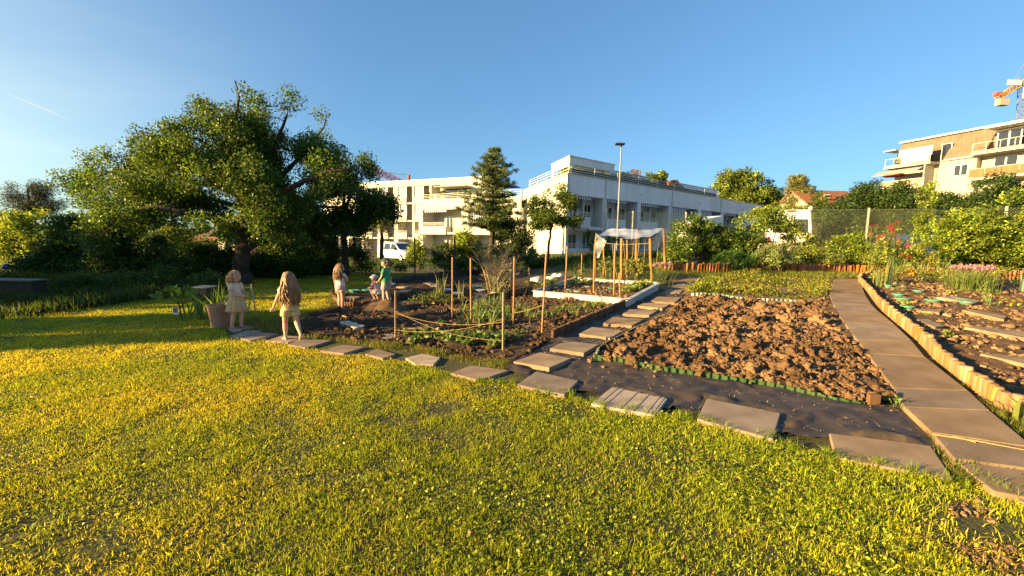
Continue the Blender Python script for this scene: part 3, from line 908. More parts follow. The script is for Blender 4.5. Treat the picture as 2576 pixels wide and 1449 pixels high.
p = lawn_pts(14000, 1.7, 0.9, 18.0)
p = p[inpoly(p[:, 0], p[:, 1], LAWN)]
SLABIN = [[tuple(np.mean(np.array(q_), 0) + (np.array(k_) - np.mean(np.array(q_), 0)) * .88) for k_ in q_] for q_ in SLABS]
p = p[~masked(p, SLABIN + [MEMB])]
x, y = p[:, 0], p[:, 1]
patch = fbm(x * 1.1, y * 1.1, 3, 3)          # drier and greener patches
tuft = fbm(x * 5.0, y * 5.0, 13, 3)
edge = sst((y - 1.0) / 3.0) * 0 + sst((x + 0.2) / 2.2)      # longer, leafier towards the beds
bare = fbm(x * 1.7 + 4, y * 1.7, 23, 4)
keep = RNG.uniform(size=len(p)) < np.clip(1.15 - 3.2 * np.clip(bare - 0.58, 0, 1) - 1.9 * np.clip(0.45 - tuft, 0, 1), 0.22, 1)
# two worn spots in the lawn near the slabs
_d = inpoly(x, y, WORN)
keep &= ~(_d & (fbm(x * 3.5, y * 3.5, 91, 4) + RNG.normal(0, .07, len(p)) > 0.60))
for (u, v, r) in ((1105, 1030, 0.26), (1230, 985, 0.30), (1430, 1030, 0.22), (2480, 1330, 0.35)):
    c = G(u, v); d = np.hypot(x - c.x, y - c.y) / r
    keep &= RNG.uniform(size=len(p)) < np.clip(d - 0.25 + 0.4 * (tuft - 0.5), 0.06, 1)
p, patch, tuft, edge = p[keep], patch[keep], tuft[keep], edge[keep]
x, y = p[:, 0], p[:, 1]
n = len(p)
hgt = (0.017 + 0.036 * np.clip(tuft - 0.3, 0, 1) + 0.004 * edge) * RNG.uniform(0.6, 1.45, n) * np.where(RNG.uniform(size=n) < 0.03, 1.9, 1.0)
w = 0.0044 * np.maximum(1, y / 3.2) ** 0.75 * RNG.uniform(0.7, 1.3, n)
v, q, t = blade_geo(np.column_stack([x, y, H(x, y) - 0.004]), hgt, w, lean=1.0)
dry = np.clip((patch - 0.38) * 2.3 - 0.22 * edge + RNG.normal(0, 0.2, n), 0, 0.85)[:, None]
col = np.array([[0.315, 0.355, 0.016]]) * (1 - dry) + np.array([[0.62, 0.50, 0.030]]) * dry
col = col * (1 + 0.38 * edge[:, None])  # colour brightened towards the beds for light lost to self-shading
straw = (RNG.uniform(size=n) < 0.07)[:, None]
col = np.where(straw, np.array([[0.5, 0.36, 0.13]]), col) * np.exp(RNG.normal(0, 0.22, (n, 1)))
tag(np_mesh('grass', v, quads=q, tris=t, material=GRASSM, col=np.repeat(col, 5, 0)), kind='stuff', label='short patchy lawn grass, yellow green in the evening sun', cat='grass')
print('grass blades', n)

# clover and plantain leaves between the blades, thicker to the right
p = lawn_pts(2500, 1.3, 0.9, 13.0)
p = p[inpoly(p[:, 0], p[:, 1], LAWN)]; p = p[~masked(p, SLABS + [MEMB])]
x, y = p[:, 0], p[:, 1]
k = RNG.uniform(size=len(p)) < np.clip(0.30 + 0.75 * sst((x + 1.6) / 2.6), 0, 1) * np.clip((fbm(x * 2.2, y * 2.2, 61, 3) - 0.36) * 5, 0, 1)
p = p[k]; n = len(p)
c = np.column_stack([p, H(p[:, 0], p[:, 1]) + RNG.uniform(0.010, 0.040, n)])
v, q = leaf_geo(c, RNG.uniform(0.008, 0.026, n), aspect=0.7, up=1.6)
tag(np_mesh('lawn_weeds', v, quads=q, material=LEAF, col=np.repeat(tint(n, (0.25, 0.31, 0.024), 0.35, 0.15), 4, 0)), kind='stuff', label='small round clover and weed leaves in the lawn', cat='weeds')

# grass and straw creeping round the slabs of the beds
SPILL_PX = [(742, 842), (800, 850), (900, 862), (1000, 868), (1110, 885), (1200, 905), (1285, 915), (1270, 935), (1204, 925), (1184, 919), (1120, 905), (1063, 889), (948, 877), (835, 856), (760, 850)]
SPILL = [(a.x, a.y) for a in GP(SPILL_PX)]
EDGE2 = [(a.x, a.y) for a in GP([(2275, 1030), (2340, 1085), (2400, 1150), (2470, 1170), (2560, 1200), (2640, 1290), (2400, 1210), (2344, 1128), (2380, 1150), (2300, 1062)])]
UNDER = [(a.x, a.y) for a in GP([(2462, 990), (2520, 1035), (2590, 1062), (2720, 1115), (2690, 1150), (2570, 1105), (2500, 1050), (2440, 1000), (2340, 890), (2350, 890)])]
pp = []
SPILL2 = [(a.x, a.y) for a in GP([(560, 832), (640, 802), (745, 796), (850, 770), (836, 752), (830, 745), (800, 785), (746, 815), (744, 842), (700, 838), (640, 836)])]
for poly, m in ((SPILL, 6500), (SPILL2, 7000), (EDGE2, 3500), (UNDER, 1800)): pp.append(scatter(poly, m))
p = np.concatenate(pp); p = p[~masked(p, SLABS[:1])]
p = p[RNG.uniform(size=len(p)) < np.clip((fbm(p[:, 0] * 3, p[:, 1] * 3, 71, 3) - 0.3) * 4, 0.1, 1)]
p = p[~(masked(p, SLABS) & (RNG.uniform(size=len(p)) < 0.95))]
n = len(p)
v, q, t = blade_geo(np.column_stack([p, H(p[:, 0], p[:, 1])]), RNG.uniform(0.03, 0.085, n), 0.006, lean=0.9)
dry = (RNG.uniform(size=n) < 0.38)[:, None]
col = np.where(dry, np.array([[0.30, 0.21, 0.085]]), np.array([[0.13, 0.175, 0.026]])) * np.exp(RNG.normal(0, 0.25, (n, 1)))
tag(np_mesh('grass', v, quads=q, tris=t, material=GRASSM, col=np.repeat(col, 5, 0)), kind='stuff', label='straggly grass and dry straw between slabs and beds', cat='grass')

# weedy yellow-green patch behind the dug bed
WP_PX = [(1725, 742), (1790, 744), (1969, 754), (2070, 748), (2084, 732), (2090, 706), (2020, 700), (1900, 700), (1790, 705), (1745, 722)]
WPOLY = [(a.x, a.y) for a in GP(WP_PX)]
p = scatter(WPOLY, 3000)
p = p[RNG.uniform(size=len(p)) < np.clip((fbm(p[:, 0] * 1.6, p[:, 1] * 1.6, 81, 3) - 0.28) * 4.5, 0.08, 1)]
n = len(p)
hz = 0.03 + 0.40 * vnoise(p[:, 0] * 1.1, p[:, 1] * 1.1, 5) ** 2.4
c = np.repeat(np.column_stack([p, H(p[:, 0], p[:, 1])]), 5, 0); hh = np.repeat(hz, 5) * RNG.uniform(0.1, 1.0, n * 5)
c = c + np.column_stack([RNG.normal(0, 0.05, n * 5), RNG.normal(0, 0.05, n * 5), hh])
v, q = leaf_geo(c, RNG.uniform(0.03, 0.07, n * 5), aspect=0.45, up=0.5)
col = tint(n * 5, (0.19, 0.215, 0.03), 0.28, 0.15)
yl = RNG.uniform(size=n * 5) < 0.10
col[yl] = np.array([0.55, 0.40, 0.04])
tag(np_mesh('weeds', v, quads=q, material=LEAF, col=np.repeat(col, 4, 0)), kind='stuff', label='low yellow green weeds with small yellow flowers behind the dug bed', cat='weeds')
# grass strip in front of the orange log border, and the rough grass beneath the hedges
GSP = [(a.x, a.y) for a in GP([(1690, 697), (1930, 699), (2090, 703), (2165, 700), (2146, 688), (1926, 686), (1690, 686), (1640, 695)])]
p = scatter(GSP, 4500); n = len(p)
v, q, t = blade_geo(np.column_stack([p, H(p[:, 0], p[:, 1])]), RNG.uniform(0.03, 0.14, n), 0.014, lean=0.6)
tag(np_mesh('grass', v, quads=q, tris=t, material=GRASSM, col=np.repeat(tint(n, (0.17, 0.20, 0.03), 0.3), 5, 0)), kind='stuff', label='strip of grass along the foot of the orange log border', cat='grass')
ROUGH = [(a.x, a.y) for a in GP([(1000, 672), (1230, 672), (1450, 690), (1560, 692), (1690, 690), (1690, 664), (1450, 655), (1240, 648), (1000, 655), (700, 668), (560, 690), (480, 720), (700, 695)])]
p = scatter(ROUGH, 16000); n = len(p)
v, q, t = blade_geo(np.column_stack([p, H(p[:, 0], p[:, 1])]), RNG.uniform(0.12, 0.5, n), 0.025, lean=0.5)
tag(np_mesh('rough_grass', v, quads=q, tris=t, material=GRASSM, col=np.repeat(tint(n, (0.06, 0.10, 0.022), 0.35), 5, 0)), kind='stuff', label='dark rough grass beneath the hedge behind the garden', cat='grass')

# yellow flower specks and fallen brown leaves in the lawn
p = lawn_pts(26, 0.8, 0.9, 9.0); p = p[inpoly(p[:, 0], p[:, 1], LAWN)]; p = p[~masked(p, SLABS + [MEMB])]; n = len(p)
c = np.column_stack([p, H(p[:, 0], p[:, 1]) + RNG.uniform(.02, .05, n)])
v, q = leaf_geo(c, RNG.uniform(.012, .03, n), aspect=.6, up=1.5)
br = (RNG.uniform(size=n) < .7)[:, None]
col = np.where(br, np.array([[.30, .16, .06]]), np.array([[.65, .42, .03]])) * np.exp(RNG.normal(0, .3, (n, 1)))
tag(np_mesh('fallen_leaves', v, quads=q, material=LEAF, col=np.repeat(col, 4, 0)), kind='stuff', label='brown leaf bits and yellow flower specks in the lawn', cat='leaf litter')
# longer tufts against the near slabs
tp = []
for (u0, v0, u1, v1) in ((2103, 1152, 2400, 1208), (1945, 1104, 2100, 1150), (1754, 1055, 1945, 1106), (1648, 1046, 1754, 1053), (1486, 1018, 1648, 1044), (1420, 994, 1486, 1016), (1300, 968, 1420, 994), (1204, 958, 1300, 967), (2400, 1170, 2560, 1260)):
    a, b = G(u0, v0), G(u1, v1)
    for k in range(int((b - a).length * 26)):
        c = a.lerp(b, random.random()); r = random.uniform(0, .10); k2 = random.randint(10, 26)
        tp.append(np.array([[c.x + random.gauss(0, .03), c.y - r + random.gauss(0, .02), c.z]] * k2) + np.column_stack([RNG.normal(0, .012, (k2, 2)), np.zeros(k2)]))
p = np.concatenate(tp); n = len(p)
v, q, t = blade_geo(p, RNG.uniform(.035, .10, n), .0045, lean=.75)
tag(np_mesh('grass_tufts', v, quads=q, tris=t, material=GRASSM, col=np.repeat(tint(n, (.21, .28, .025), .28), 5, 0)), kind='stuff', label='longer grass tufts growing over the edges of the slabs', cat='grass')

ROUGH2 = [(a.x, a.y) for a in GP([(0, 806), (200, 782), (380, 756), (560, 735), (600, 715), (600, 690), (300, 690), (0, 700)])] + [(-22.0, 16.0), (-15.0, 9.6)]
p = scatter(ROUGH2, 22000); n = len(p)
v, q, t = blade_geo(np.column_stack([p, H(p[:, 0], p[:, 1])]), RNG.uniform(0.08, 0.38, n) * (.4 + .9 * vnoise(p[:, 0] * 1.2, p[:, 1] * 1.2, 9)), 0.022, lean=0.6)
tag(np_mesh('rough_grass', v, quads=q, tris=t, material=GRASSM, col=np.repeat(tint(n, (0.05, 0.075, 0.02), 0.35), 5, 0)), kind='stuff', label='dark tall weeds and grass along the shaded left side of the lawn', cat='grass')
# rough verge right of the path, mostly beyond the picture's edge
VERGE = [(a.x, a.y) for a in GP([(2780, 1290), (2690, 1196), (2600, 1120), (2720, 1112), (2780, 1015), (2920, 840)])] + [(12.0, 5.5), (12.0, 0.4), (3.4, 0.4)]
p = scatter(VERGE, 30000, 1.2); p = p[~masked(p, SLABIN)]; n = len(p)
v, q, t = blade_geo(np.column_stack([p, H(p[:, 0], p[:, 1])]), RNG.uniform(.03, .12, n), .007, lean=.8)
tag(np_mesh('grass', v, quads=q, tris=t, material=GRASSM, col=np.repeat(tint(n, (.24, .27, .025), .3), 5, 0)), kind='stuff', label='rough grass verge right of the slab path', cat='grass')

# dry straw and crumbs in the worn corner
p = scatter(WORN, 900); p = p[fbm(p[:, 0] * 3.5, p[:, 1] * 3.5, 91, 4) > 0.46]; n = len(p)
v, q, t = blade_geo(np.column_stack([p, H(p[:, 0], p[:, 1])]), RNG.uniform(.01, .03, n), .005, lean=2.0)
tag(np_mesh('straw_litter', v, quads=q, tris=t, material=GRASSM, col=np.repeat(tint(n, (.36, .23, .10), .3), 5, 0)), kind='stuff', label='dry straw in the worn corner of the lawn', cat='straw')
p = scatter(WORN, 350); p = p[fbm(p[:, 0] * 3.5, p[:, 1] * 3.5, 91, 4) > 0.47]; s_ = np.clip(np.exp(RNG.normal(math.log(.009), .4, len(p))), .004, .025)
tag(clods('worn_earth', np.column_stack([p, H(p[:, 0], p[:, 1]) + s_ * .3]), s_, sh2, f2, CLODM, (.23, .145, .08)), kind='stuff', label='crumbs of bare earth in the worn corner of the lawn', cat='soil crumbs')
# ================================================================== buildings, cranes, vehicles
WALLW = mat('white_render', (0.73, 0.78, 0.83), (0.60, 0.645, 0.69), scale=1.4, rough=0.9, bump=0.15, bscale=60, spec=0.2, stretch=(1, 1, 0.16))  # shade blue mixed into the white; the sunlit return has its own copy
WALLC = mat('cream_render', (0.55, 0.525, 0.465), (0.48, 0.455, 0.40), scale=0.8, rough=0.9, bump=0.15, bscale=60, spec=0.2)
CAPM = mat('sheet_metal_cap', (0.55, 0.52, 0.47), (0.47, 0.44, 0.40), scale=3, rough=0.5, metal=0.3)
RAILM = mat('pale_metal', (0.62, 0.61, 0.57), (0.55, 0.54, 0.5), scale=4, rough=0.45, spec=0.4)
FRAMEM = mat('window_frame', (0.70, 0.67, 0.60), (0.62, 0.59, 0.53), scale=3, rough=0.6)
GLASS = mat('dark_glass', (0.03, 0.035, 0.04), (0.015, 0.018, 0.02), scale=0.8, rough=0.06, spec=0.8)
GREYP = mat('grey_panel', (0.30, 0.29, 0.27), (0.26, 0.25, 0.23), scale=3, rough=0.7)

def stripemat(name, c1, c2, period, axis=0):
    m = bpy.data.materials.new(name); n, l = nodes_of(m); p = n['Principled BSDF']; p.inputs['Roughness'].default_value = 0.9
    tc = n.new('ShaderNodeTexCoord'); sx = n.new('ShaderNodeSeparateXYZ'); l.new(tc.outputs['Object'], sx.inputs[0])
    a = n.new('ShaderNodeMath'); a.operation = 'DIVIDE'; a.inputs[1].default_value = period; l.new(sx.outputs[axis], a.inputs[0])
    b = n.new('ShaderNodeMath'); b.operation = 'FRACT'; l.new(a.outputs[0], b.inputs[0])
    c = n.new('ShaderNodeMath'); c.operation = 'GREATER_THAN'; c.inputs[1].default_value = 0.5; l.new(b.outputs[0], c.inputs[0])
    mx = n.new('ShaderNodeMix'); mx.data_type = 'RGBA'; mx.inputs[6].default_value = (*c1, 1); mx.inputs[7].default_value = (*c2, 1)
    l.new(c.outputs[0], mx.inputs[0]); l.new(mx.outputs[2], p.inputs['Base Color'])
    return m
STRIPE = stripemat('blue_white_stripes', (0.05, 0.09, 0.24), (0.62, 0.64, 0.66), 0.34)

class Fac:
    """a facade plane: O at its left foot, ex along it, ey into the building"""
    def __init__(s, O, ex, ey=None):
        s.O = Vector((O[0], O[1], 0)); s.ex = Vector((ex[0], ex[1], 0)).normalized()
        s.ey = Vector((ey[0], ey[1], 0)).normalized() if ey else Vector((-s.ex.y, s.ex.x, 0))
        s.M = Matrix(((s.ex.x, s.ey.x, 0, s.O.x), (s.ex.y, s.ey.y, 0, s.O.y), (0, 0, 1, 0), (0, 0, 0, 1)))
        s.rz = math.atan2(s.ex.y, s.ex.x)
    def px(s, u, v, y=0.0):
        d = ray(u, v); o = s.O + s.ey * y; nrm = Vector((-s.ex.y, s.ex.x, 0))
        t = o.dot(nrm) / d.dot(nrm)
        p = Vector((d.x * t, d.y * t, CAMH + d.z * t))
        return ((p - o).dot(s.ex), p.z)
    def pt(s, x, y, z): return s.M @ Vector((x, y, z))
    def box(s, mb, x0, x1, y0, y1, z0, z1): return mb.box(x0, x1, y0, y1, z0, z1, s.M)
    def window(s, parent, x0, x1, z0, z1, y, split=2, fr=0.07, name='window'):
        mb = MB()
        for a, b, c, d in ((x0, x0 + fr, z0, z1), (x1 - fr, x1, z0, z1), (x0 + fr, x1 - fr, z0, z0 + fr), (x0 + fr, x1 - fr, z1 - fr, z1)):
            s.box(mb, a, b, y - 0.06, y - 0.003, c, d)
        for k in range(1, split):
            xm = x0 + (x1 - x0) * k / split
            s.box(mb, xm - fr * 0.6, xm + fr * 0.6, y - 0.058, y - 0.003, z0 + fr, z1 - fr)
        w = mb.build(name, FRAMEM, parent)
        g = MB(); s.box(g, x0 + fr * 0.8, x1 - fr * 0.8, y - 0.03, y - 0.006, z0 + fr * 0.8, z1 - fr * 0.8)
        g.build('pane', GLASS, w)
        return w
    def stripes(s, parent, x0, x1, z0, z1, y, name='awning', m=None, th=0.02):
        mb = MB(); mb.box(0, x1 - x0, -th / 2, th / 2, 0, z1 - z0)
        o = mb.build(name, m or STRIPE, parent, local=True)
        p = s.pt(x0, y, z0)
        o.location = p - ORG[parent.name]; o.rotation_euler = (0, 0, s.rz)
        return o
    def rails(s, x0, x1, y, zs, posts, r=0.03, z0=None, mb=None):
        mb = mb or MB()
        for z in zs: mb.tube([s.pt(x0, y, z), s.pt(x1, y, z)], r, 5)
        n = max(1, int(abs(x1 - x0) / posts))
        for k in range(n + 1):
            x = x0 + (x1 - x0) * k / n
            mb.tube([s.pt(x, y + 0.03, z0 if z0 is not None else zs[0] - 0.3), s.pt(x, y + 0.03, zs[-1])], r, 5)
        return mb

# ---- the nearer wing, its long face in shade
e2 = Vector((-0.27, 0.963, 0))
W = Fac((4.6, 36.7), (31, 24.9), e2)
root = thing('apartment_building', 'white apartment wing with striped awnings and a planted roof terrace, behind the lamp post', 'apartment building', (4.6, 36.7, 0))
opens = [(0.35, 4.9), (5.4, 10.3), (10.9, 16.1), (16.8, 22.6), (23.3, 28.5), (29.2, 34.5)]
XL = 41.0
mb = MB()
W.box(mb, 0, XL, 0, 0.35, 5.6, 7.3)                        # parapet band
W.box(mb, 0.36, XL, 0.36, 12, 6.95, 7.15)                  # roof deck
W.box(mb, 0.36, XL, 2.1, 2.4, -1, 6.94)                    # back wall of the loggias
W.box(mb, 0.36, XL, 0.36, 2.09, 5.62, 5.9)                 # soffit
for z in (2.62, -0.2): W.box(mb, 0.36, XL, 0.04, 2.09, z, z + 0.28)
xs = [0.0] + [k for o in opens for k in o] + [XL]
for a, b in zip(xs[0::2], xs[1::2]): W.box(mb, a, b, 0.002, 2.09, -1, 5.598)
for a, b in opens: W.box(mb, a + (b - a) * 0.60, a + (b - a) * 0.64, 1.5, 2.08, 2.9, 5.6)
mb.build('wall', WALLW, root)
mb = MB()
# the sunlit return to the left
f2 = Fac((4.6 + 0.0, 36.7), (-e2.x, -e2.y))                # runs toward the camera; use negative x to go back
mb.prism([W.pt(-0.002, 0, -1), W.pt(-0.002, 0, -1) + e2 * 13, W.pt(0.35, 0, -1) + e2 * 13, W.pt(0.35, 0.0, -1)], (0, 0, 8.298))
mb.build('wall', mat('sunlit_white_render', (0.56, 0.53, 0.47), (0.50, 0.47, 0.42), scale=1.2, rough=.9, bump=.15, bscale=60, spec=.2), root)  # sunlit copy of the white render, its colour darkened and warmed for the light
cap = MB(); W.box(cap, -0.06, XL, -0.06, 0.40, 7.3, 7.36)
cap.prism([W.pt(-0.08, 0.41, 7.302), W.pt(-0.08, 0.41, 7.302) + e2 * 12.5, W.pt(0.38, 0.41, 7.302) + e2 * 12.5, W.pt(0.38, 0.41, 7.302)], (0, 0, 0.058))
cap.build('roof_edge', CAPM, root)
for i, (a, b) in enumerate(opens):
    w = b - a
    for lv in (0, 1):
        z = 2.9 + (lv - 1) * 2.82 + 0.0
        bal = MB(); W.box(bal, a + 0.02, a + w * 0.60, -0.12, 0.0, z - 0.15, z + 0.85)
        W.box(bal, a + w * 0.60 - 0.10, a + w * 0.60, 0.0, 0.9, z - 0.15, z + 0.85)
        bo = bal.build('balcony', WALLW, root)
        W.rails(a + 0.05, a + w * 0.6, -0.06, (z + 0.98, z + 1.12, z + 1.26), 1.4, 0.022, z + 0.8).build('railing', RAILM, bo)
        W.window(root, a + w * 0.68, a + w * 0.93, z, z + 2.25, 2.1, 2, .11)
        W.window(root, a + w * 0.22, a + w * 0.50, z + 0.1, z + 2.2, 2.1, 2, .11)
        if lv == 1 and i in (3, 4): W.stripes(root, a + 0.05, a + w * 0.56, z - 0.1, 5.55, 0.16)
        else: W.stripes(root, a + 0.1, a + w * 0.66, z + 2.42, z + 2.68, 0.14)
for k in range(3):
    dp = MB(); xx = 5.15 + k * 11.5; dp.tube([W.pt(xx, -.06, 7.2), W.pt(xx, -.06, -.5)], .05, 6); dp.build('drainpipe', CAPM, root)
for k in range(7):
    lamp = MB(); lamp.lathe([(0.09, 0), (0.11, 0.05), (0.08, 0.10)], W.pt(1.9 + k * 5.9 + 3, -0.05, 6.35), 8, cap=True); lamp.build('wall_lamp', RAILM, root)
tr = W.rails(0.25, 27.5, 0.22, (7.5, 7.68, 7.86, 8.04, 8.22), 3.3, 0.03, 7.3)
for z in (7.5, 7.75, 8.0, 8.22): tr.tube([W.pt(0.2, 0.2, z), W.pt(0.2, 0.2, z) + e2 * 11], 0.03, 5)
for k in range(5): tr.tube([W.pt(0.2, 0.2, 7.3) + e2 * (k * 2.75), W.pt(0.2, 0.2, 8.22) + e2 * (k * 2.75)], 0.03, 5)
tr.build('terrace_railing', RAILM, root)
pl = MB(); W.box(pl, 0.8, 27.5, 0.5, 0.95, 7.15, 7.95)
pl.build('planter', mat('planter_dark', (0.06, 0.085, 0.05), (0.03, 0.04, 0.025), scale=3, rough=0.9), root)
ph = MB()
pa, pb = W.pt(1.64, 2.5, 0), W.pt(8.26, 2.5, 0)
W.box(ph, 1.64, 8.26, 2.5, 2.8, 8.75, 9.45); W.box(ph, 1.64, 2.3, 2.501, 2.8, 7.15, 8.748); W.box(ph, 7.6, 8.26, 2.501, 6.5, 7.15, 8.748)
W.box(ph, 2.3, 8.2, 5.6, 5.8, 7.15, 8.748); W.box(ph, 1.66, 8.24, 2.81, 7.0, 9.2, 9.4)
ph.prism([pa + Vector((0, 0, 8.65)), pa + e2 * 4.7 + Vector((0, 0, 8.65)), pa + e2 * 4.7 + W.ex * 0.3 + Vector((0, 0, 8.65)), pa + W.ex * 0.3 + Vector((0, 0, 8.65))], (0, 0, 0.798))
ph.prism([pa + e2 * 4.0 + Vector((0, 0, 7.1)), pa + e2 * 4.7 + Vector((0, 0, 7.1)), pa + e2 * 4.7 + W.ex * 0.3 + Vector((0, 0, 7.1)), pa + e2 * 4.0 + W.ex * 0.3 + Vector((0, 0, 7.1))], (0, 0, 1.548))
W.box(ph, 8.262, 32.0, 3.0, 8.5, 7.15, 8.95)
po = ph.build('penthouse', WALLW, root)
cap = MB(); W.box(cap, 1.55, 8.35, 2.4, 2.85, 9.452, 9.52); W.box(cap, 8.352, 32.1, 2.92, 3.3, 8.952, 9.02)
cap.prism([pa + Vector((0, 0, 9.453)) + W.ey * .36 - W.ex * .1, pa + e2 * 4.8 + Vector((0, 0, 9.453)) - W.ex * .1, pa + e2 * 4.8 + W.ex * 0.35 + Vector((0, 0, 9.453)), pa + W.ex * 0.35 + W.ey * .36 + Vector((0, 0, 9.453))], (0, 0, 0.065))
cap.build('roof_edge', CAPM, po)
W.window(po, 2.6, 7.4, 7.2, 8.7, 5.6, 4)
W.stripes(root, 2.35, 7.55, 8.5, 8.74, 2.65, m=GREYP)
W.window(po, 28.0, 29.8, 7.7, 8.5, 3.0, 2)

# ---- the sunlit cream wing further left: lower block and taller block behind it
Lf = Fac((-12.3, 55.0), (0.86, -0.51))
Bf = Fac((-34.0, 75.8), (0.913, -0.41))
root = thing('apartment_building', 'sunlit cream apartment wing with recessed balconies, behind the pine and the small white van', 'apartment building', (-12.3, 55.0, -1))
mb = MB()
LX = 15.2
lo = [(0.7, 7.0), (8.0, 13.2)]
Lf.box(mb, 0, LX, 0, 0.3, 5.25, 6.4); Lf.box(mb, 0.3, LX, 0.3, 9, 6.05, 6.2); Lf.box(mb, 0.31, LX, 2.2, 2.4, -1.5, 6.04); Lf.box(mb, 0.001, 0.3, 0.301, 12, -1.5, 6.4)
for z in (2.2, ): Lf.box(mb, 0.31, LX, 0.03, 2.19, z, z + 0.25)
xs = [0.0] + [k for o in lo for k in o] + [LX]
for a, b in zip(xs[0::2], xs[1::2]): Lf.box(mb, a, b, 0.002, 2.19, -1.5, 5.248)
BX = 34.0
Bf.box(mb, 0, BX, 0, 0.3, 9.9, 10.75); Bf.box(mb, 0.3, BX, 0.31, 10, 10.3, 10.5); Bf.box(mb, 0.31, BX, 2.0, 2.2, -2, 10.29)
for z in (7.1, 4.3, 1.5): Bf.box(mb, 0.31, BX, 0.03, 1.99, z, z + 0.25)
ub = [(850, 868), (874, 908), (913, 948), (953, 990), (1000, 1037), (1042, 1080), (1085, 1108)]
bx = [(Bf.px(a, 500)[0], Bf.px(b, 500)[0]) for a, b in ub]
xs = [0.0] + [k for o in bx for k in o] + [BX]
for a, b in zip(xs[0::2], xs[1::2]): Bf.box(mb, a, b, 0.002, 1.99, -2, 9.898)
mb.build('wall', WALLC, root)
cap = MB(); Lf.box(cap, -0.05, LX, -0.06, 0.35, 6.402, 6.47); Bf.box(cap, -0.05, BX, -0.06, 0.4, 10.752, 10.84); cap.build('roof_edge', CAPM, root)
for a, b in lo:
    w = b - a; z = 2.45
    bal = MB(); Lf.box(bal, a - 0.05, a + w * 0.62, -0.14, -0.002, z - 0.3, z + 0.75); Lf.box(bal, a + w * .62 - .1, a + w * .62, 0.0, 0.9, z - 0.3, z + 0.75)
    bo = bal.build('balcony', WALLC, root)
    Lf.rails(a, a + w * 0.62, -0.07, (z + 0.9, z + 1.05, z + 1.2), 1.5, 0.025, z + 0.7).build('railing', RAILM, bo)
    for zz in (z, z - 2.8):
        Lf.window(root, a + w * 0.34, a + w * 0.52, zz, zz + 2.1, 2.2, 2); Lf.window(root, a + w * 0.74, a + w * 0.9, zz, zz + 2.1, 2.2, 1)
    Lf.stripes(root, a + 0.1, a + w * 0.6, z + (2.5 if a < 3 else 1.4), z + 2.8, 0.12)
Lf.rails(0.3, LX, 0.15, (6.6, 6.8, 7.0, 7.2), 2.6, 0.025, 6.4).build('terrace_railing', RAILM, root)
aw = MB(); x0, z0 = Bf.px(1112, 480); x1, _ = Bf.px(1190, 480)
Bf.box(aw, x0, x1, -2.2, -0.01, 9.3, 9.42); aw.build('awning', mat('awning_cloth', (0.5, 0.43, 0.3), (0.42, 0.36, 0.25), scale=3), root)
g = MB(); Bf.box(g, x0 + .4, x1 - .3, -0.012, -0.002, 7.4, 9.2); g.build('window', GLASS, root)
for (a, b) in bx:
    w = b - a
    for lv, z in enumerate((7.35, 4.55, 1.75)):
        bal = MB(); Bf.box(bal, a - 0.02, a + w * 0.62, -0.10, -0.002, z - 0.25, z + 0.8); bo = bal.build('balcony', WALLC, root)
        Bf.window(root, a + w * 0.66, a + w * 0.92, z, z + 2.1, 2.0, 1)
        if lv < 2 and w > 2: Bf.stripes(root, a + 0.05, a + w * 0.62, z + 0.75, z + 2.5, 0.1)
        else: Bf.rails(a, a + w * 0.62, -0.06, (z + 0.95, z + 1.1), 1.4, 0.025, z + 0.8).build('railing', RAILM, bo)

# ---- the apartment house on the hill at the right edge
A = Fac((51.0, 58.0), (0.294, -0.956))
root = thing('apartment_house', 'cream apartment house with slate mansard roof and balconies on the hill at the right edge', 'apartment house', (51.0, 58.0, 8.0))
HILLW = mat('hill_render', (0.45, 0.415, 0.345), (0.40, 0.37, 0.31), scale=0.8, rough=0.9, spec=0.2)
SLATE = mat('slate_shingle', (0.22, 0.18, 0.135), (0.15, 0.122, 0.09), scale=1.5, rough=0.9)
_n, _l = SLATE.node_tree.nodes, SLATE.node_tree.links
_b = _n.new('ShaderNodeTexBrick'); _b.inputs['Scale'].default_value = 3.0; _b.inputs['Mortar Size'].default_value = 0.03
_tc = _n.new('ShaderNodeTexCoord'); _mp = _n.new('ShaderNodeMapping'); _mp.inputs['Rotation'].default_value = (R(90), 0, R(-73)); _l.new(_tc.outputs['Object'], _mp.inputs[0]); _l.new(_mp.outputs[0], _b.inputs['Vector'])
_bp = _n.new('ShaderNodeBump'); _bp.inputs['Strength'].default_value = 0.8; _bp.inputs['Distance'].default_value = 0.05; _bp.invert = True
_l.new(_b.outputs['Fac'], _bp.inputs['Height']); _l.new(_bp.outputs['Normal'], _n['Principled BSDF'].inputs['Normal'])
ZT, ZE, ZF = 15.6, 12.2, 12.05
mb = MB()
A.box(mb, 0, 24, 0.9, 12, 3, ZE)                           # body
xw0, xw1 = A.px(2378, 430)[0], A.px(2452, 430)[0]           # the middle bay stands forward
A.box(mb, xw0, xw1, 0.0, 0.9, 3, ZE)
mb.build('wall', HILLW, root)
rf = MB()
xm = A.px(2376, 380)[0]
for (a, b, y0) in ((-0.3, xm, 1.6), (xm, A.px(2480, 350)[0], -0.15), (A.px(2480, 350)[0], 24.3, 1.6)):
    z0 = ZE if y0 < 1 else ZE + 1.9
    yl = y0 if y0 < 1 else 1.35
    rf.prism([A.pt(a, yl, z0), A.pt(a, 2.2, ZT), A.pt(a, 9.8, ZT), A.pt(a, 12.2, ZE), A.pt(a, 2.0, ZE)], A.ex * (b - a))
rf.build('roof', SLATE, root)
gt = MB(); A.box(gt, -0.5, 24.4, 1.8, 2.6, ZT + 0.002, ZT + 0.22); A.box(gt, xw0, xw1 + .6, -0.35, -0.16, ZE - 0.1, ZE + 0.08); gt.build('gutter', CAPM, root)
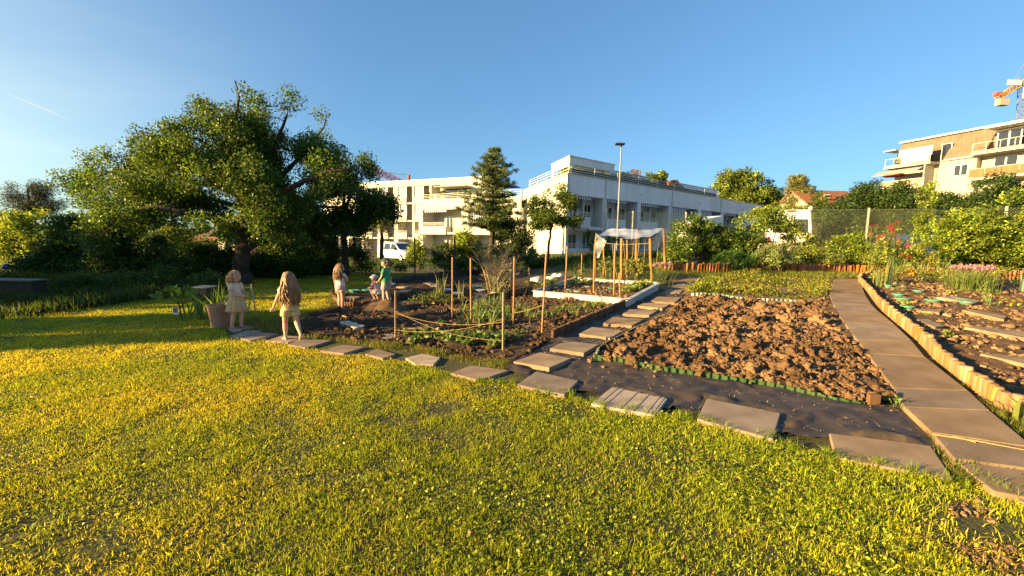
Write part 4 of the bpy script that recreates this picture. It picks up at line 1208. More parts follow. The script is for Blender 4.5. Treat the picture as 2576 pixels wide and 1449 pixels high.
# left recessed terrace and the balconies below it
def pxbox(fc, mb, u0, v0, u1, v1, y0, y1, yp=None):
    yp = y0 if yp is None else yp
    x0, z1 = fc.px(u0, v0, yp); x1, z0 = fc.px(u1, v1, yp)
    if x0 > x1: x0, x1 = x1, x0
    if z0 > z1: z0, z1 = z1, z0
    fc.box(mb, x0, x1, y0, y1, z0, z1)
    return x0, x1, z0, z1
xt0, xt1 = 0.0, A.px(2352, 400)[0]
t = MB(); A.box(t, -0.3, xt1 + .1, -1.0, 0.9, ZE - 0.25, ZE); to = t.build('balcony', HILLW, root)
A.rails(-0.2, xt1, -0.95, (ZE + 0.12, ZE + 1.0), 0.9, 0.025, ZE).build('railing', RAILM, to)
s_ = MB(); A.box(s_, 1.6, xt1 - .1, -0.93, -0.9, ZE + 0.1, ZE + 0.95); s_.build('screen', mat('screen_cloth', (0.62, 0.56, 0.44), (0.55, 0.5, 0.38), scale=2), to)
s_ = MB(); A.box(s_, A.px(2265, 400)[0], A.px(2348, 400)[0], -0.4, -0.36, ZE + 0.9, ZE + 2.05); s_.build('awning', mat('white_cloth', (0.74, 0.72, 0.66), (0.68, 0.66, 0.6), scale=2), root)
s_ = MB(); A.box(s_, -0.6, A.px(2262, 400)[0], -0.9, 1.3, ZE + 2.1, ZE + 2.22); s_.build('awning', CAPM, root)
A.window(root, 1.0, 3.4, ZE + 0.2, ZE + 1.9, 0.89, 2)
A.window(root, xt1 + .1, xt1 + 1.1, ZE + 0.1, ZE + 2.2, 0.89, 1)
lb = MB(); xb0, xb1 = A.px(2231, 450)[0], A.px(2338, 440)[0]
A.box(lb, xb0, xb1, -1.0, 0.9, ZE - 3.1, ZE - 2.9); A.box(lb, xb1 - .12, xb1, -1.0, 0.9, ZE - 2.9, ZE - 0.25)
lo_ = lb.build('balcony', HILLW, root)
for k in range(4):
    p_ = MB(); a = xb0 + (xb1 - xb0) * k / 4; A.box(p_, a + .06, a + (xb1 - xb0) / 4 - .04, -0.99, -0.95, ZE - 2.85, ZE - 1.95); p_.build('panel', mat('tan_panel', (0.42, 0.33, 0.22), (0.36, 0.28, 0.19), scale=2), lo_)
A.rails(xb0, xb1, -0.97, (ZE - 2.87, ZE - 1.9), (xb1 - xb0) / 4, 0.03, ZE - 2.9).build('railing', RAILM, lo_)
aw = MB(); aw.prism([A.pt(xb0 - .5, -0.95, ZE - 0.5), A.pt(xb0 - .5, -2.2, ZE - 1.15), A.pt(xb0 - .5, -2.2, ZE - 1.2), A.pt(xb0 - .5, -0.95, ZE - 0.56)], A.ex * (xb1 - xb0 + .3)); aw.build('awning', GREYP, root)
um = MB(); c = A.pt((xb0 + xb1) / 2 - .8, -1.1, ZE - 1.2)
um.lathe([(0.02, 0.5), (0.7, 0.25), (1.35, -0.12), (1.3, -0.14), (0.6, 0.18)], c, 8); um.build('parasol', mat('red_cloth', (0.42, 0.07, 0.06), (0.34, 0.05, 0.05), scale=3), root)
A.window(root, A.px(2400, 425)[0], A.px(2437, 420)[0], ZE - 2.1, ZE - 0.75, 0.0, 2, 0.09)
# right balconies
xr0 = A.px(2456, 380)[0]
for zf, pm in ((ZE + 0.25, None), (ZE - 2.6, mat('brown_panel', (0.26, 0.14, 0.065), (0.2, 0.105, 0.05), scale=3, stretch=(1, 1, 0.2)))):
    sl_ = MB(); A.box(sl_, xr0, 20, -1.0, 0.9, zf - 0.28, zf); so_ = sl_.build('balcony', HILLW, root)
    A.rails(xr0 + .1, 19.9, -0.95, (zf + 0.12, zf + 1.0), 1.1, 0.03, zf).build('railing', RAILM, so_)
    if pm:
        for k in range(8):
            p_ = MB(); a = xr0 + .1 + k * 1.35; A.box(p_, a, a + 1.28, -0.99, -0.96, zf + 0.06, zf + 0.98); p_.build('panel', pm, so_)
    for k in range(3): A.window(root, xr0 + 1.2 + k * 2.3, xr0 + 3.2 + k * 2.3, zf + 0.1, zf + 2.3, 0.9, 2, 0.12)
a_ = MB(); A.box(a_, xr0 + .8, 20, -0.9, 1.4, ZE + 2.75, ZE + 2.9); a_.build('awning', CAPM, root)
dr = MB(); dr.tube([A.pt(xw1 + .1, -0.05, ZE - 0.1), A.pt(xw1 + .1, -0.05, 4)], 0.06, 6); dr.build('drainpipe', GREYP, root); dr = MB(); dr.tube([A.pt(xb1 + .25, 0.8, ZE - 0.1), A.pt(xb1 + .25, 0.8, 4)], 0.06, 6); dr.build('drainpipe', GREYP, root)
def pot_shrub(label, c, r, base, group, n=40, per=26, name='terrace_shrub'):
    return shrub(name, label, 'shrub', [(c.x, c.y, c.z + r * 0.7, r, r * 0.8, r * 0.75)], n, per, r * 0.16, r * 0.17, base, group=group, stems=0)
pot_shrub('golden shrub on the left corner of the hillside balcony', A.pt(1.2, -0.5, ZE + 0.2), 0.75, (0.22, 0.17, 0.03), None)

# ---- the red-roofed house
Hs = Fac((40.0, 62.0), (0.97, 0.24))
c = P(2094, 470, 66)
root = thing('red_roofed_house', 'small house with brown red tiled roof and dormer behind the hedge on the hill', 'house', (c.x, c.y, c.z - 4))
x0 = P(2032, 500, 66); x1 = P(2170, 500, 66)
zt = P(2050, 471, 66).z; ze = P(2050, 505, 66).z
mb = MB(); mb.box(x0.x, x1.x, 66.5, 73, ze - 6, ze + 0.02); mb.prism([(x0.x, 66.5, ze), (x0.x, 69.7, zt - .12), (x0.x, 73, ze)], (0.25, 0, 0)); mb.build('wall', HILLW, root)
TILE = mat('brown_red_tile', (0.27, 0.115, 0.06), (0.2, 0.08, 0.045), scale=2, rough=0.9, bump=0.6, bscale=12, bdist=0.05, stretch=(1, 0.2, 1))
rf = MB(); rf.prism([(x0.x - .3, 66.0, ze - .15), (x0.x - .3, 69.7, zt), (x0.x - .3, 73.5, ze - .15), (x0.x - .3, 73.5, ze - .35), (x0.x - .3, 69.7, zt - .25), (x0.x - .3, 66.0, ze - .35)], (x1.x - x0.x + .6, 0, 0)); ro = rf.build('roof', TILE, root)
d0, d1 = P(2072, 497, 66), P(2108, 486, 66)
dm = MB(); dm.box(d0.x, d1.x, 66.3, 69, d0.z - .2, d1.z); do = dm.build('dormer', TILE, root)
w = MB(); w.box(d0.x + .2, d1.x - .9, 66.24, 66.298, d0.z, d1.z - .2); w.build('window', FRAMEM, do)
g = MB(); g.box(d0.x + .3, d1.x - 1.0, 66.2, 66.238, d0.z + .1, d1.z - .3); g.build('pane', GLASS, do)
ch = MB(); ch.box(x0.x + 3.0, x0.x + 3.6, 69.4, 70, zt - .3, zt + .7); ch.build('chimney', HILLW, ro)

# ---- cranes
REDM = mat('crane_red', (0.42, 0.06, 0.05), (0.34, 0.05, 0.04), scale=2, rough=0.6)
YELM = mat('crane_yellow', (0.45, 0.26, 0.05), (0.38, 0.21, 0.04), scale=2, rough=0.6)
STEEL = mat('crane_steel', (0.16, 0.16, 0.17), (0.11, 0.11, 0.12), scale=2, rough=0.6)
def lattice(a, b, w, n, r, mb, up=Vector((0, 0, 1))):
    a, b = Vector(a), Vector(b); d = (b - a).normalized()
    s1 = d.cross(up); s1 = (s1 if s1.length > 1e-3 else Vector((1, 0, 0))).normalized(); s2 = s1.cross(d).normalized()
    cs = [(s1 * i + s2 * j) * (w / 2) for i, j in ((-1, -1), (1, -1), (1, 1), (-1, 1))]
    for c_ in cs: mb.tube([a + c_, b + c_], r, 4)
    for k in range(n):
        p0, p1 = a.lerp(b, k / n), a.lerp(b, (k + 1) / n)
        for q in range(4):
            c0, c1 = cs[q], cs[(q + 1) % 4]
            mb.tube([p0 + (c0 if k % 2 else c1), p1 + (c1 if k % 2 else c0)], r * 0.6, 3, cap=False)
            mb.tube([p0 + c0, p0 + c1], r * 0.6, 3, cap=False)
YC = 150.0
jl, jr = P(905, 410, YC), P(1016, 463, YC - 6)
root = thing('tower_crane', 'red lattice crane jib rising above the cream apartment roof', 'crane', (P(1028, 600, YC).x, YC, 0))
mb = MB(); lattice(P(1028, 600, YC), P(1028, 452, YC), 1.8, 14, 0.16, mb); mb.build('mast', REDM, root)
mb = MB(); lattice(jl, P(1028, 468, YC), 1.9, 22, 0.13, mb, Vector((0, 0, 1))); mb.build('jib', REDM, root)
mb = MB(); pk = P(1028, 440, YC); mb.tube([P(1028, 470, YC), pk], 0.55, 5); mb.build('tower_head', REDM, root)
mb = MB(); mb.tube([pk, P(985, 436, YC), P(960, 434, YC)], 0.09, 4); mb.tube([pk, P(1036, 466, YC)], 0.09, 4); mb.build('tie_rod', STEEL, root)
YC = 140.0
root = thing('tower_crane', 'yellow and steel tower crane with concrete counterweight above the hillside house', 'crane', (P(2571, 500, YC).x, YC, 10))
mb = MB(); lattice(P(2571, 420, YC), P(2578, 190, YC), 2.0, 24, 0.12, mb); mb.build('mast', STEEL, root)
a, b = P(2508, 248, YC), P(2640, 165, YC)
mb = MB(); lattice(a, b, 1.2, 16, 0.14, mb); mb.build('counter_jib', YELM, root)
mb = MB(); c = P(2523, 255, YC); mb.box(c.x - 1.7, c.x + 1.3, YC - .8, YC + .8, c.z - 1.3, c.z + .7); mb.build('counterweight', mat('cast_concrete', (0.45, 0.4, 0.33), (0.38, 0.33, 0.27), scale=1), root)
mb = MB(); c = P(2514, 237, YC); mb.box(c.x - 1.5, c.x + 1.6, YC - .6, YC + .6, c.z - .5, c.z + .5); mb.build('winch', mat('winch_red', (0.5, 0.1, 0.1), (0.42, 0.08, 0.08), scale=2), root)
mb = MB(); c = P(2545, 210, YC); mb.box(c.x - 2.2, c.x + 2.2, YC - .9, YC - .7, c.z - .8, c.z + .8, None); mb.build('banner', WALLW, root)
mb = MB(); c = P(2573, 237, YC); mb.box(c.x - 1.4, c.x + 1.6, YC - 1.4, YC - 1.2, c.z - 1.6, c.z + 1.6); mb.build('panel', WALLW, root)
mb = MB(); mb.tube([P(2530, 235, YC), P(2600, 120, YC)], 0.08, 4); mb.build('tie_rod', STEEL, root)

# ---- street lamp
c = P(1550, 655, 30); tp = P(1557.5, 364, 30)
root = thing('street_lamp', 'tall grey street lamp with a flat black head before the white building', 'street lamp', (c.x, c.y, c.z))
GALV = mat('galvanised_steel', (0.20, 0.22, 0.25), (0.15, 0.165, 0.19), scale=6, rough=0.55, metal=0.3)
mb = MB(); mb.tube([(c.x, 30, c.z - .3), (c.x, 30, tp.z)], [0.085, 0.05], 10); mb.build('pole', GALV, root)
mb = MB(); mb.box(c.x - .42, c.x + .22, 29.8, 30.2, tp.z - .02, tp.z + .10); mb.box(c.x - .05, c.x + .05, 29.95, 30.05, tp.z - .2, tp.z - .022); mb.build('lamp_head', mat('lamp_black', (0.03, 0.03, 0.033), (0.02, 0.02, 0.022), scale=5, rough=0.5), root, bevel=0.03)

# ---- vehicles
CARW = mat('car_white', (0.78, 0.77, 0.74), (0.74, 0.73, 0.70), scale=1, rough=0.3, coat=0.5)
CARB = mat('car_blue', (0.03, 0.06, 0.16), (0.025, 0.05, 0.13), scale=1, rough=0.3, coat=0.5)
TYRE = mat('tyre', (0.02, 0.02, 0.02), (0.015, 0.015, 0.015), scale=5, rough=0.85)
ALLOY = mat('alloy', (0.4, 0.4, 0.4), (0.34, 0.34, 0.34), scale=4, rough=0.35, metal=0.7)
PLAST = mat('black_plastic', (0.025, 0.025, 0.027), (0.018, 0.018, 0.02), scale=5, rough=0.6)
LENS = mat('lens_clear', (0.5, 0.5, 0.5), (0.42, 0.42, 0.42), scale=3, rough=0.1)
LENSR = mat('lens_red', (0.35, 0.02, 0.015), (0.3, 0.02, 0.015), scale=3, rough=0.2)

def vehicle(name, label, cat, loc, heading, prof, W_, paint, side_win, ws, wheels, wr=0.33, extras=None, belt=1.1, tumble=0.12):
    """body from a side profile, narrower above the belt line; +x is forward"""
    root = thing(name, label, cat, loc, rz=heading)
    half = W_ / 2
    def yy(z): return half - tumble * max(0.0, z - belt) / max(0.3, max(q[1] for q in prof) - belt)
    n = len(prof)
    rings = []
    for f_ in (-1, -0.94, 0.94, 1):
        k = 0.985 if abs(f_) == 1 else 1.0
        zc = sum(q[1] for q in prof) / n
        rings.append([Vector((q[0] * (0.985 if abs(f_) == 1 else 1), f_ * yy(q[1]), zc + (q[1] - zc) * k)) for q in prof])
    mb = MB(); mb.loft(rings); body = mb.build('body', paint, root, local=True, bevel=0.025)
    for poly in side_win:
        for sg in (-1, 1):
            g = MB(); pts = [Vector((x, sg * (yy(z) + 0.004), z)) for x, z in poly]
            g.prism(pts, (0, sg * 0.006, 0)); g.build('side_window', GLASS, root, local=True)
    (xa, za), (xb, zb) = ws
    dx, dz = zb - za, xa - xb; L = math.hypot(dx, dz); dx, dz = dx / L, dz / L
    y0, y1 = yy(za) * 0.9, yy(zb) * 0.9
    g = MB(); g.prism([Vector((xa, -y0, za)) + Vector((dx, 0, dz)) * .006, Vector((xa, y0, za)) + Vector((dx, 0, dz)) * .006, Vector((xb, y1, zb)) + Vector((dx, 0, dz)) * .006, Vector((xb, -y1, zb)) + Vector((dx, 0, dz)) * .006], Vector((dx, 0, dz)) * 0.01)
    g.build('windscreen', GLASS, root, local=True)
    for wx in wheels:
        for sg in (-1, 1):
            M = Matrix.Rotation(R(90), 3, 'X')
            t = MB(); t.lathe([(wr * .62, -.1), (wr * .95, -.11), (wr, -.07), (wr, .07), (wr * .95, .11), (wr * .62, .1)], (wx, sg * (half - .08), wr), 18, M, cap=True)
            w_ = t.build('wheel', TYRE, root, local=True, smooth=False)
            t = MB(); t.lathe([(wr * .6, -.012), (wr * .55, .012)], (wx, sg * (half + .035), wr), 14, M, cap=True); t.build('rim', ALLOY, w_, local=True)
    xf = max(q[0] for q in prof); xr = min(q[0] for q in prof)
    for sg in (-1, 1):
        t = MB(); t.box(xf - .22, xf - .04, sg * half * .82 - .13, sg * half * .82 + .13, .68, .84); t.build('headlight', LENS, root, local=True, bevel=.02)
        t = MB(); t.box(ws[0][0] - .55, ws[0][0] - .4, sg * (half + .1) - .1, sg * (half + .1) + .1, belt - .02, belt + .2); t.build('wing_mirror', PLAST, root, local=True, bevel=.03)
        t = MB(); t.box(xr - .012, xr + .06, sg * half * .9 - .06, sg * half * .9 + .06, .85, 1.25); t.build('tail_light', LENSR, root, local=True, bevel=.01)
    t = MB(); t.box(xf - .12, xf + .02, -half * .6, half * .6, .42, .62); t.build('grille', PLAST, root, local=True, bevel=.01)
    t = MB(); t.box(xr - .05, xr + .1, -half * .95, half * .95, .35, .55); t.build('bumper', PLAST, root, local=True, bevel=.02)
    return root

c = P(1004, 640, 40)
vehicle('small_van', 'small white delivery van parked behind the hedge below the cream building', 'van', (c.x, c.y, -0.62), R(-36),
        [(2.1, .3), (2.18, .6), (2.1, .85), (1.9, .98), (1.15, 1.12), (.45, 1.68), (.1, 1.79), (-1.0, 1.83), (-1.95, 1.78), (-2.12, 1.6), (-2.18, .9), (-2.15, .3)], 1.8, CARW,
        [[(.95, 1.12), (.42, 1.60), (-.1, 1.66), (-.1, 1.12)], [(-.25, 1.12), (-.25, 1.66), (-1.05, 1.66), (-1.15, 1.12)]], ((1.12, 1.14), (.5, 1.66)), (1.35, -1.35))
c = P(2029, 640, 21)
zb = float(H(c.x, 24))
v_ = vehicle('panel_van', 'tall white panel van seen from behind, half hidden by the hedge', 'van', (c.x + .4, 23.6, zb - 0.05), R(63),
        [(2.7, .35), (2.8, .8), (2.6, 1.15), (1.9, 1.3), (1.1, 2.3), (.7, 2.55), (-2.4, 2.62), (-2.68, 2.5), (-2.78, 1.3), (-2.8, .4)], 1.95, CARW,
        [[(1.6, 1.35), (1.05, 2.15), (.5, 2.2), (.5, 1.35)]], ((1.88, 1.32), (1.12, 2.26)), (1.75, -1.6), wr=.36, belt=1.3, tumble=.16)
for sg in (-1, 1):
    g = MB(); g.prism([(-2.79, sg * .12, 1.45), (-2.79, sg * .74, 1.45), (-2.745, sg * .70, 2.12), (-2.745, sg * .12, 2.12)], (-.012, 0, 0)); g.build('rear_window', GLASS, v_, local=True)
    g = MB(); g.box(-2.83, -2.80, sg * .06 - .02, sg * .06 + .02, .5, 2.4); g.build('door_seam', GREYP, v_, local=True)
b = MB(); b.lathe([(.09, 0), (.10, .05), (.09, .18), (.04, .22)], (-2.45, -.82, 2.56), 10, cap=True); b.build('beacon', LENS, v_, local=True)
b = MB(); b.box(-2.76, -2.70, -.18, .18, 2.50, 2.56); b.build('brake_light', LENSR, v_, local=True)
c = P(2330, 600, 22)
vehicle('parked_car', 'dark blue car glimpsed through the fence behind the red valerian', 'car', (c.x, 22.5, float(H(c.x, 22.5)) - 0.02), R(8),
        [(2.1, .3), (2.15, .6), (1.9, .85), (1.0, .98), (.3, 1.42), (-.3, 1.50), (-1.4, 1.44), (-2.0, 1.0), (-2.1, .6), (-2.1, .3)], 1.75, CARB,
        [[(.8, .98), (.28, 1.36), (-.3, 1.42), (-.3, .98)], [(-.4, .98), (-.4, 1.42), (-1.3, 1.36), (-1.5, .98)]], ((.98, 1.0), (.33, 1.40)), (1.3, -1.3), wr=.31, belt=.95)
# box trailer with a sloping white roof
a = P(1716, 559, 20); b_ = P(1820, 540, 20); zg = float(H(a.x + 1, 21))
root = thing('box_trailer', 'white box trailer with a thick roof rim behind the hedge', 'trailer', (a.x + 1.1, 20.8, zg))
mb = MB(); mb.box(a.x, b_.x, 20.2, 21.1, zg + .55, a.z - .55); mb.build('body', CARW, root, bevel=.03)
mb = MB(); mb.prism([(a.x - .03, 20.16, a.z - .548), (b_.x + .03, 20.16, a.z - .548), (b_.x + .03, 20.16, b_.z), (a.x - .03, 20.16, a.z)], (0, 1.0, 0)); mb.build('roof', CARW, root, bevel=.03)
for k in range(1):
    for sx in (a.x + .1, b_.x - .1):
        t = MB(); t.lathe([(.2, -.09), (.3, -.09), (.3, .09), (.2, .09)], (sx, 20.65 + k * .75, zg + .3), 16, Matrix.Rotation(R(90), 3, 'Y'), cap=True); t.build('wheel', TYRE, root)
mb = MB(); mb.box(a.x + .2, b_.x - .2, 20.25, 21.0, zg + .45, zg + .548); mb.build('chassis', STEEL, root)
root.rotation_euler = (0, 0, R(24))

# ---- garden huts under the apple tree
WOODD = mat('dark_boards', (0.055, 0.04, 0.03), (0.03, 0.022, 0.017), scale=4, rough=0.9, stretch=(4, 4, 0.4))
ROOFD = mat('dark_roofing', (0.06, 0.062, 0.066), (0.035, 0.036, 0.04), scale=3, rough=0.8)
c = P(590, 640, 19)
root = thing('garden_hut', 'dark wooden garden hut with white framed window behind the apple tree', 'garden hut', (c.x, 19, float(H(c.x, 19))))
x0, x1 = P(556, 640, 19).x, P(668, 640, 19).x; zr, ze = P(600, 545, 19).z, P(600, 578, 19).z; zg = float(H(c.x, 19))
mb = MB(); mb.box(x0, x1, 19, 22, zg, ze); mb.prism([(x0, 19, ze + .003), (x1, 19, ze + .003), ((x0 + x1) / 2, 19, zr - .15)], (0, 3, 0)); mb.build('wall', WOODD, root)
mb = MB()
for s_ in (-1, 1):
    xm_ = (x0 + x1) / 2; xe = xm_ + s_ * ((x1 - x0) / 2 + .4)
    mb.prism([(xm_, 18.6, zr), (xe, 18.6, ze - .25), (xe, 18.6, ze - .33), (xm_, 18.6, zr - .1)], (0, 3.8, 0))
ro = mb.build('roof', ROOFD, root)
fb = MB(); xm_ = (x0 + x1) / 2
for s_ in (-1, 1): fb.prism([(xm_, 18.58, zr), (xm_ + s_ * ((x1 - x0) / 2 + .4), 18.58, ze - .25), (xm_ + s_ * ((x1 - x0) / 2 + .4), 18.58, ze - .42), (xm_, 18.58, zr - .17)], (0, -.03, 0))
fb.build('bargeboard', mat('weathered_board', (0.16, 0.15, 0.14), (0.10, 0.095, 0.09), scale=5), ro)
wf = MB(); a, b_ = P(566, 633, 19), P(590, 583, 19)
for xx0, xx1, zz0, zz1 in ((a.x, a.x + .08, a.z, b_.z), (b_.x - .08, b_.x, a.z, b_.z), (a.x + .08, b_.x - .08, a.z, a.z + .07), (a.x + .08, b_.x - .08, b_.z - .07, b_.z)): wf.box(xx0, xx1, 18.93, 18.998, zz0, zz1)
wo = wf.build('window', FRAMEM, root); g = MB(); g.box(a.x + .08, b_.x - .08, 18.96, 18.99, a.z + .07, b_.z - .07); g.build('pane', GLASS, wo)
sh = MB(); sh.box(a.x - .26, a.x - .02, 18.94, 18.99, a.z, b_.z); sh.build('shutter', FRAMEM, root)
c = P(760, 640, 20)
root = thing('open_shed', 'long open shed with corrugated roof and dark posts right of the hut', 'shed', (c.x, 20, float(H(c.x, 20))))
x0, x1 = P(672, 600, 20).x, P(900, 600, 20).x; zt = P(760, 592, 20).z; zg = float(H(c.x, 20))
mb = MB(); rings = []
for k in range(121):
    x = x0 + (x1 - x0) * k / 120; w = .03 * math.sin(k * math.pi / 2)
    rings.append([(x, 19.6, zt + w), (x, 22.6, zt + .5 + w), (x, 22.6, zt + .52 + w), (x, 19.6, zt + .02 + w)])
mb.loft([[Vector(p) for p in r] for r in rings]); mb.build('roof', ROOFD, root)
for u in (680, 735, 786, 806, 850, 893):
    p = P(u, 640, 20); t = MB(); t.box(p.x - .06, p.x + .06, 19.9, 20.02, zg - .1, zt - .04); t.build('post', WOODD, root)
mb = MB(); mb.box(x0, x0 + 2.4, 22.3, 22.4, zg, zt); mb.build('wall', WOODD, root)
c = P(512, 640, 21)
root = thing('tiled_shelter', 'low open shelter with a terracotta tiled roof left of the hut', 'shelter', (c.x, 21, float(H(c.x, 21))))
x0, x1 = P(478, 600, 21).x, P(552, 600, 21).x; zt = P(512, 603, 21).z; zg = float(H(c.x, 21))
mb = MB(); mb.prism([(x0, 20.6, zt), (x0, 22.6, zt + .45), (x0, 22.6, zt + .38), (x0, 20.6, zt - .07)], (x1 - x0, 0, 0)); mb.build('roof', mat('terracotta_tile', (0.36, 0.16, 0.085), (0.26, 0.11, 0.06), scale=6, rough=0.9, bump=.6, bscale=20, bdist=.04), root)
for x in (x0 + .1, x1 - .1):
    t = MB(); t.box(x - .05, x + .05, 20.8, 20.9, zg, zt - .03); t.build('post', WOODD, root)
mb = MB(); mb.box(x0 + .3, x1 - .2, 21.2, 21.5, zg + .45, zg + .52); mb.box(x0 + .35, x0 + .42, 21.25, 21.45, zg, zg + .448); mb.box(x1 - .3, x1 - .23, 21.25, 21.45, zg, zg + .448); mb.build('bench', WOODD, root)
# ================================================================== trees and hedges
def limbs_px(lst, Y):
    """polylines of (u, v, radius[, dY]) -> world polylines"""
    out = []
    for ln in lst:
        o = []
        for q in ln:
            p = P(q[0], q[1], Y + (q[3] if len(q) > 3 else 0)); o.append((p.x, p.y, p.z, q[2]))
        out.append(o)
    return out

# ---- the old apple tree
YA = 13.0
b = G(612, 716)
LA = limbs_px([
    [(612, 722, .30), (608, 690, .25), (612, 640, .22), (622, 585, .21), (628, 545, .20)],
    [(628, 545, .19), (648, 490, .14, .2), (672, 420, .10, .3), (700, 350, .06, .4), (722, 290, .03, .4)],
    [(626, 550, .17), (612, 490, .13, -.3), (598, 420, .10, -.4), (590, 330, .06, -.5), (602, 240, .03, -.4), (590, 200, .012, -.4)],
    [(620, 600, .15), (575, 570, .12, -.5), (525, 545, .10, -1.0), (460, 535, .08, -1.3), (390, 520, .06, -1.5), (310, 540, .04, -1.7), (240, 590, .02, -1.8)],
    [(614, 500, .10), (570, 475, .09, .5), (510, 462, .075, .9), (430, 440, .06, 1.0), (340, 440, .04, 1.1), (260, 430, .025, 1.0), (200, 460, .012, 1.0)],
    [(604, 460, .09), (560, 400, .07, -.6), (500, 350, .05, -1.0), (430, 345, .035, -1.2), (345, 342, .012, -1.3)],
    [(640, 520, .12), (700, 490, .09, -.6), (765, 455, .07, -1.0), (830, 430, .05, -1.2), (900, 425, .02, -1.2)],
    [(645, 500, .11), (710, 440, .08, .8), (770, 380, .05, 1.2), (815, 320, .025, 1.4), (822, 285, .01, 1.4)],
    [(636, 530, .12), (690, 525, .09, 1.2), (770, 520, .07, 2.0), (850, 520, .04, 2.4)],
    [(632, 540, .11), (600, 520, .09, 1.4), (540, 500, .06, 2.2), (470, 490, .03, 2.6)],
    [(600, 330, .05, -.5), (560, 280, .035, -.7), (500, 245, .012, -.8)],
    [(580, 570, .06, -.5), (600, 545, .04, -.9), (640, 560, .02, -1.4)],
], YA)
EA = pxell([(600, 248, 26, 34, -.3, .5), (520, 275, 50, 28, -.7, .6), (655, 292, 56, 38, .2, .8), (545, 575, 60, 28, -1.3, .7), (700, 590, 60, 34, -1.0, .9), (650, 520, 70, 34, -1.3, .8), (480, 590, 50, 26, -1.4, .6), (722, 270, 32, 36, .4, .5), (600, 330, 105, 55, 0, 1.6), (470, 335, 55, 40, -.8, .7), (375, 350, 42, 16, -1.2, .5),
            (695, 365, 95, 55, .4, 1.6), (795, 325, 36, 42, 1.3, .6), (805, 400, 52, 52, 1.0, 1.0), (560, 415, 130, 50, 0, 2.2), (425, 405, 90, 34, .2, 1.4), (300, 420, 80, 26, .8, 1.0), (225, 420, 28, 16, 1.0, .4),
            (200, 462, 52, 26, .8, .6), (320, 480, 110, 32, .2, 1.2), (230, 520, 60, 30, -1.0, .9), (455, 480, 110, 40, .3, 2.0), (610, 470, 120, 45, 0, 2.4), (735, 455, 105, 60, 0, 2.4),
            (240, 590, 75, 32, -1.8, .7), (315, 560, 80, 34, -1.7, .8), (180, 612, 32, 18, -1.9, .4), (830, 455, 70, 55, -.8, 1.2), (420, 545, 60, 22, -1.0, .8), (520, 500, 60, 30, 1.8, 1.0), (660, 550, 45, 26, -1.4, .6), (560, 520, 80, 26, 1.6, 1.0), (700, 520, 80, 40, 1.0, 1.4), (380, 520, 80, 30, .6, 1.4), (760, 400, 60, 40, .8, 1.2), (340, 380, 60, 24, 0, .7), (660, 320, 60, 40, .5, 1)], YA)
cl = ell_pts(EA, 900, shell=0.45)
cl = cl[RNG.uniform(size=len(cl)) < np.clip((fbm(cl[:, 0] * 1.3 + cl[:, 1] * .6, cl[:, 2] * 1.4, 5, 2) - 0.33) * 5, 0.12, 1)]
tree('apple_tree', 'big old spreading apple tree with a gnarled dark trunk on the lawn', 'tree', LA, cl, 190, 0.21, 0.078, (0.046, 0.068, 0.011), twig_r=0.022, aspect=0.6, up=0.5, var=0.35, clump_var=0.22, squash=0.95)

def bush_tree(name, label, px_trunk, ells_px, Y, n, per, spread, size, base, r=0.12, group=None, dr=1.0, shell=0.5, **kw):
    E = pxell(ells_px, Y, dr)
    L = limbs_px([[(u, v, rr) for u, v, rr in px_trunk]], Y)
    c0 = px_trunk[-1]
    for e in ells_px[:6]: L += limbs_px([[(c0[0], c0[1], r * .6), ((c0[0] + e[0]) / 2, (c0[1] + e[1]) / 2 + 4, r * .4), (e[0], e[1] - e[3] * .4, r * .12, (e[4] if len(e) > 4 else 0))]], Y)
    return tree(name, label, 'tree', L, gate(ell_pts(E, int(n * 1.35), shell), 1.2 / max(.25, float(np.median(np.array(E)[:, 3])))), per, spread, size, base, group=group, **kw)

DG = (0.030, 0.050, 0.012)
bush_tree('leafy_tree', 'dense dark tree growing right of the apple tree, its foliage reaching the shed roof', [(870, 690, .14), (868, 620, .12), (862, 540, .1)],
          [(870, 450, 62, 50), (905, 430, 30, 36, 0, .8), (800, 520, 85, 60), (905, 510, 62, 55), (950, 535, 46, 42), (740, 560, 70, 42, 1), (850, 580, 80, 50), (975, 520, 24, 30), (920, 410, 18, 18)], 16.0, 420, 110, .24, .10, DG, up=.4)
bush_tree('columnar_conifer', 'narrow upright conifer with spiky tips against the cream apartment wall', [(960, 660, .1), (962, 560, .06)],
          [(955, 520, 12, 50), (945, 535, 12, 45), (968, 530, 14, 50), (980, 560, 12, 40), (950, 560, 20, 36)], 19.0, 140, 90, .16, .07, (0.075, 0.085, 0.03), m=NEEDLE, aspect=.3, axis=np.array([0, 0, 1.2]))

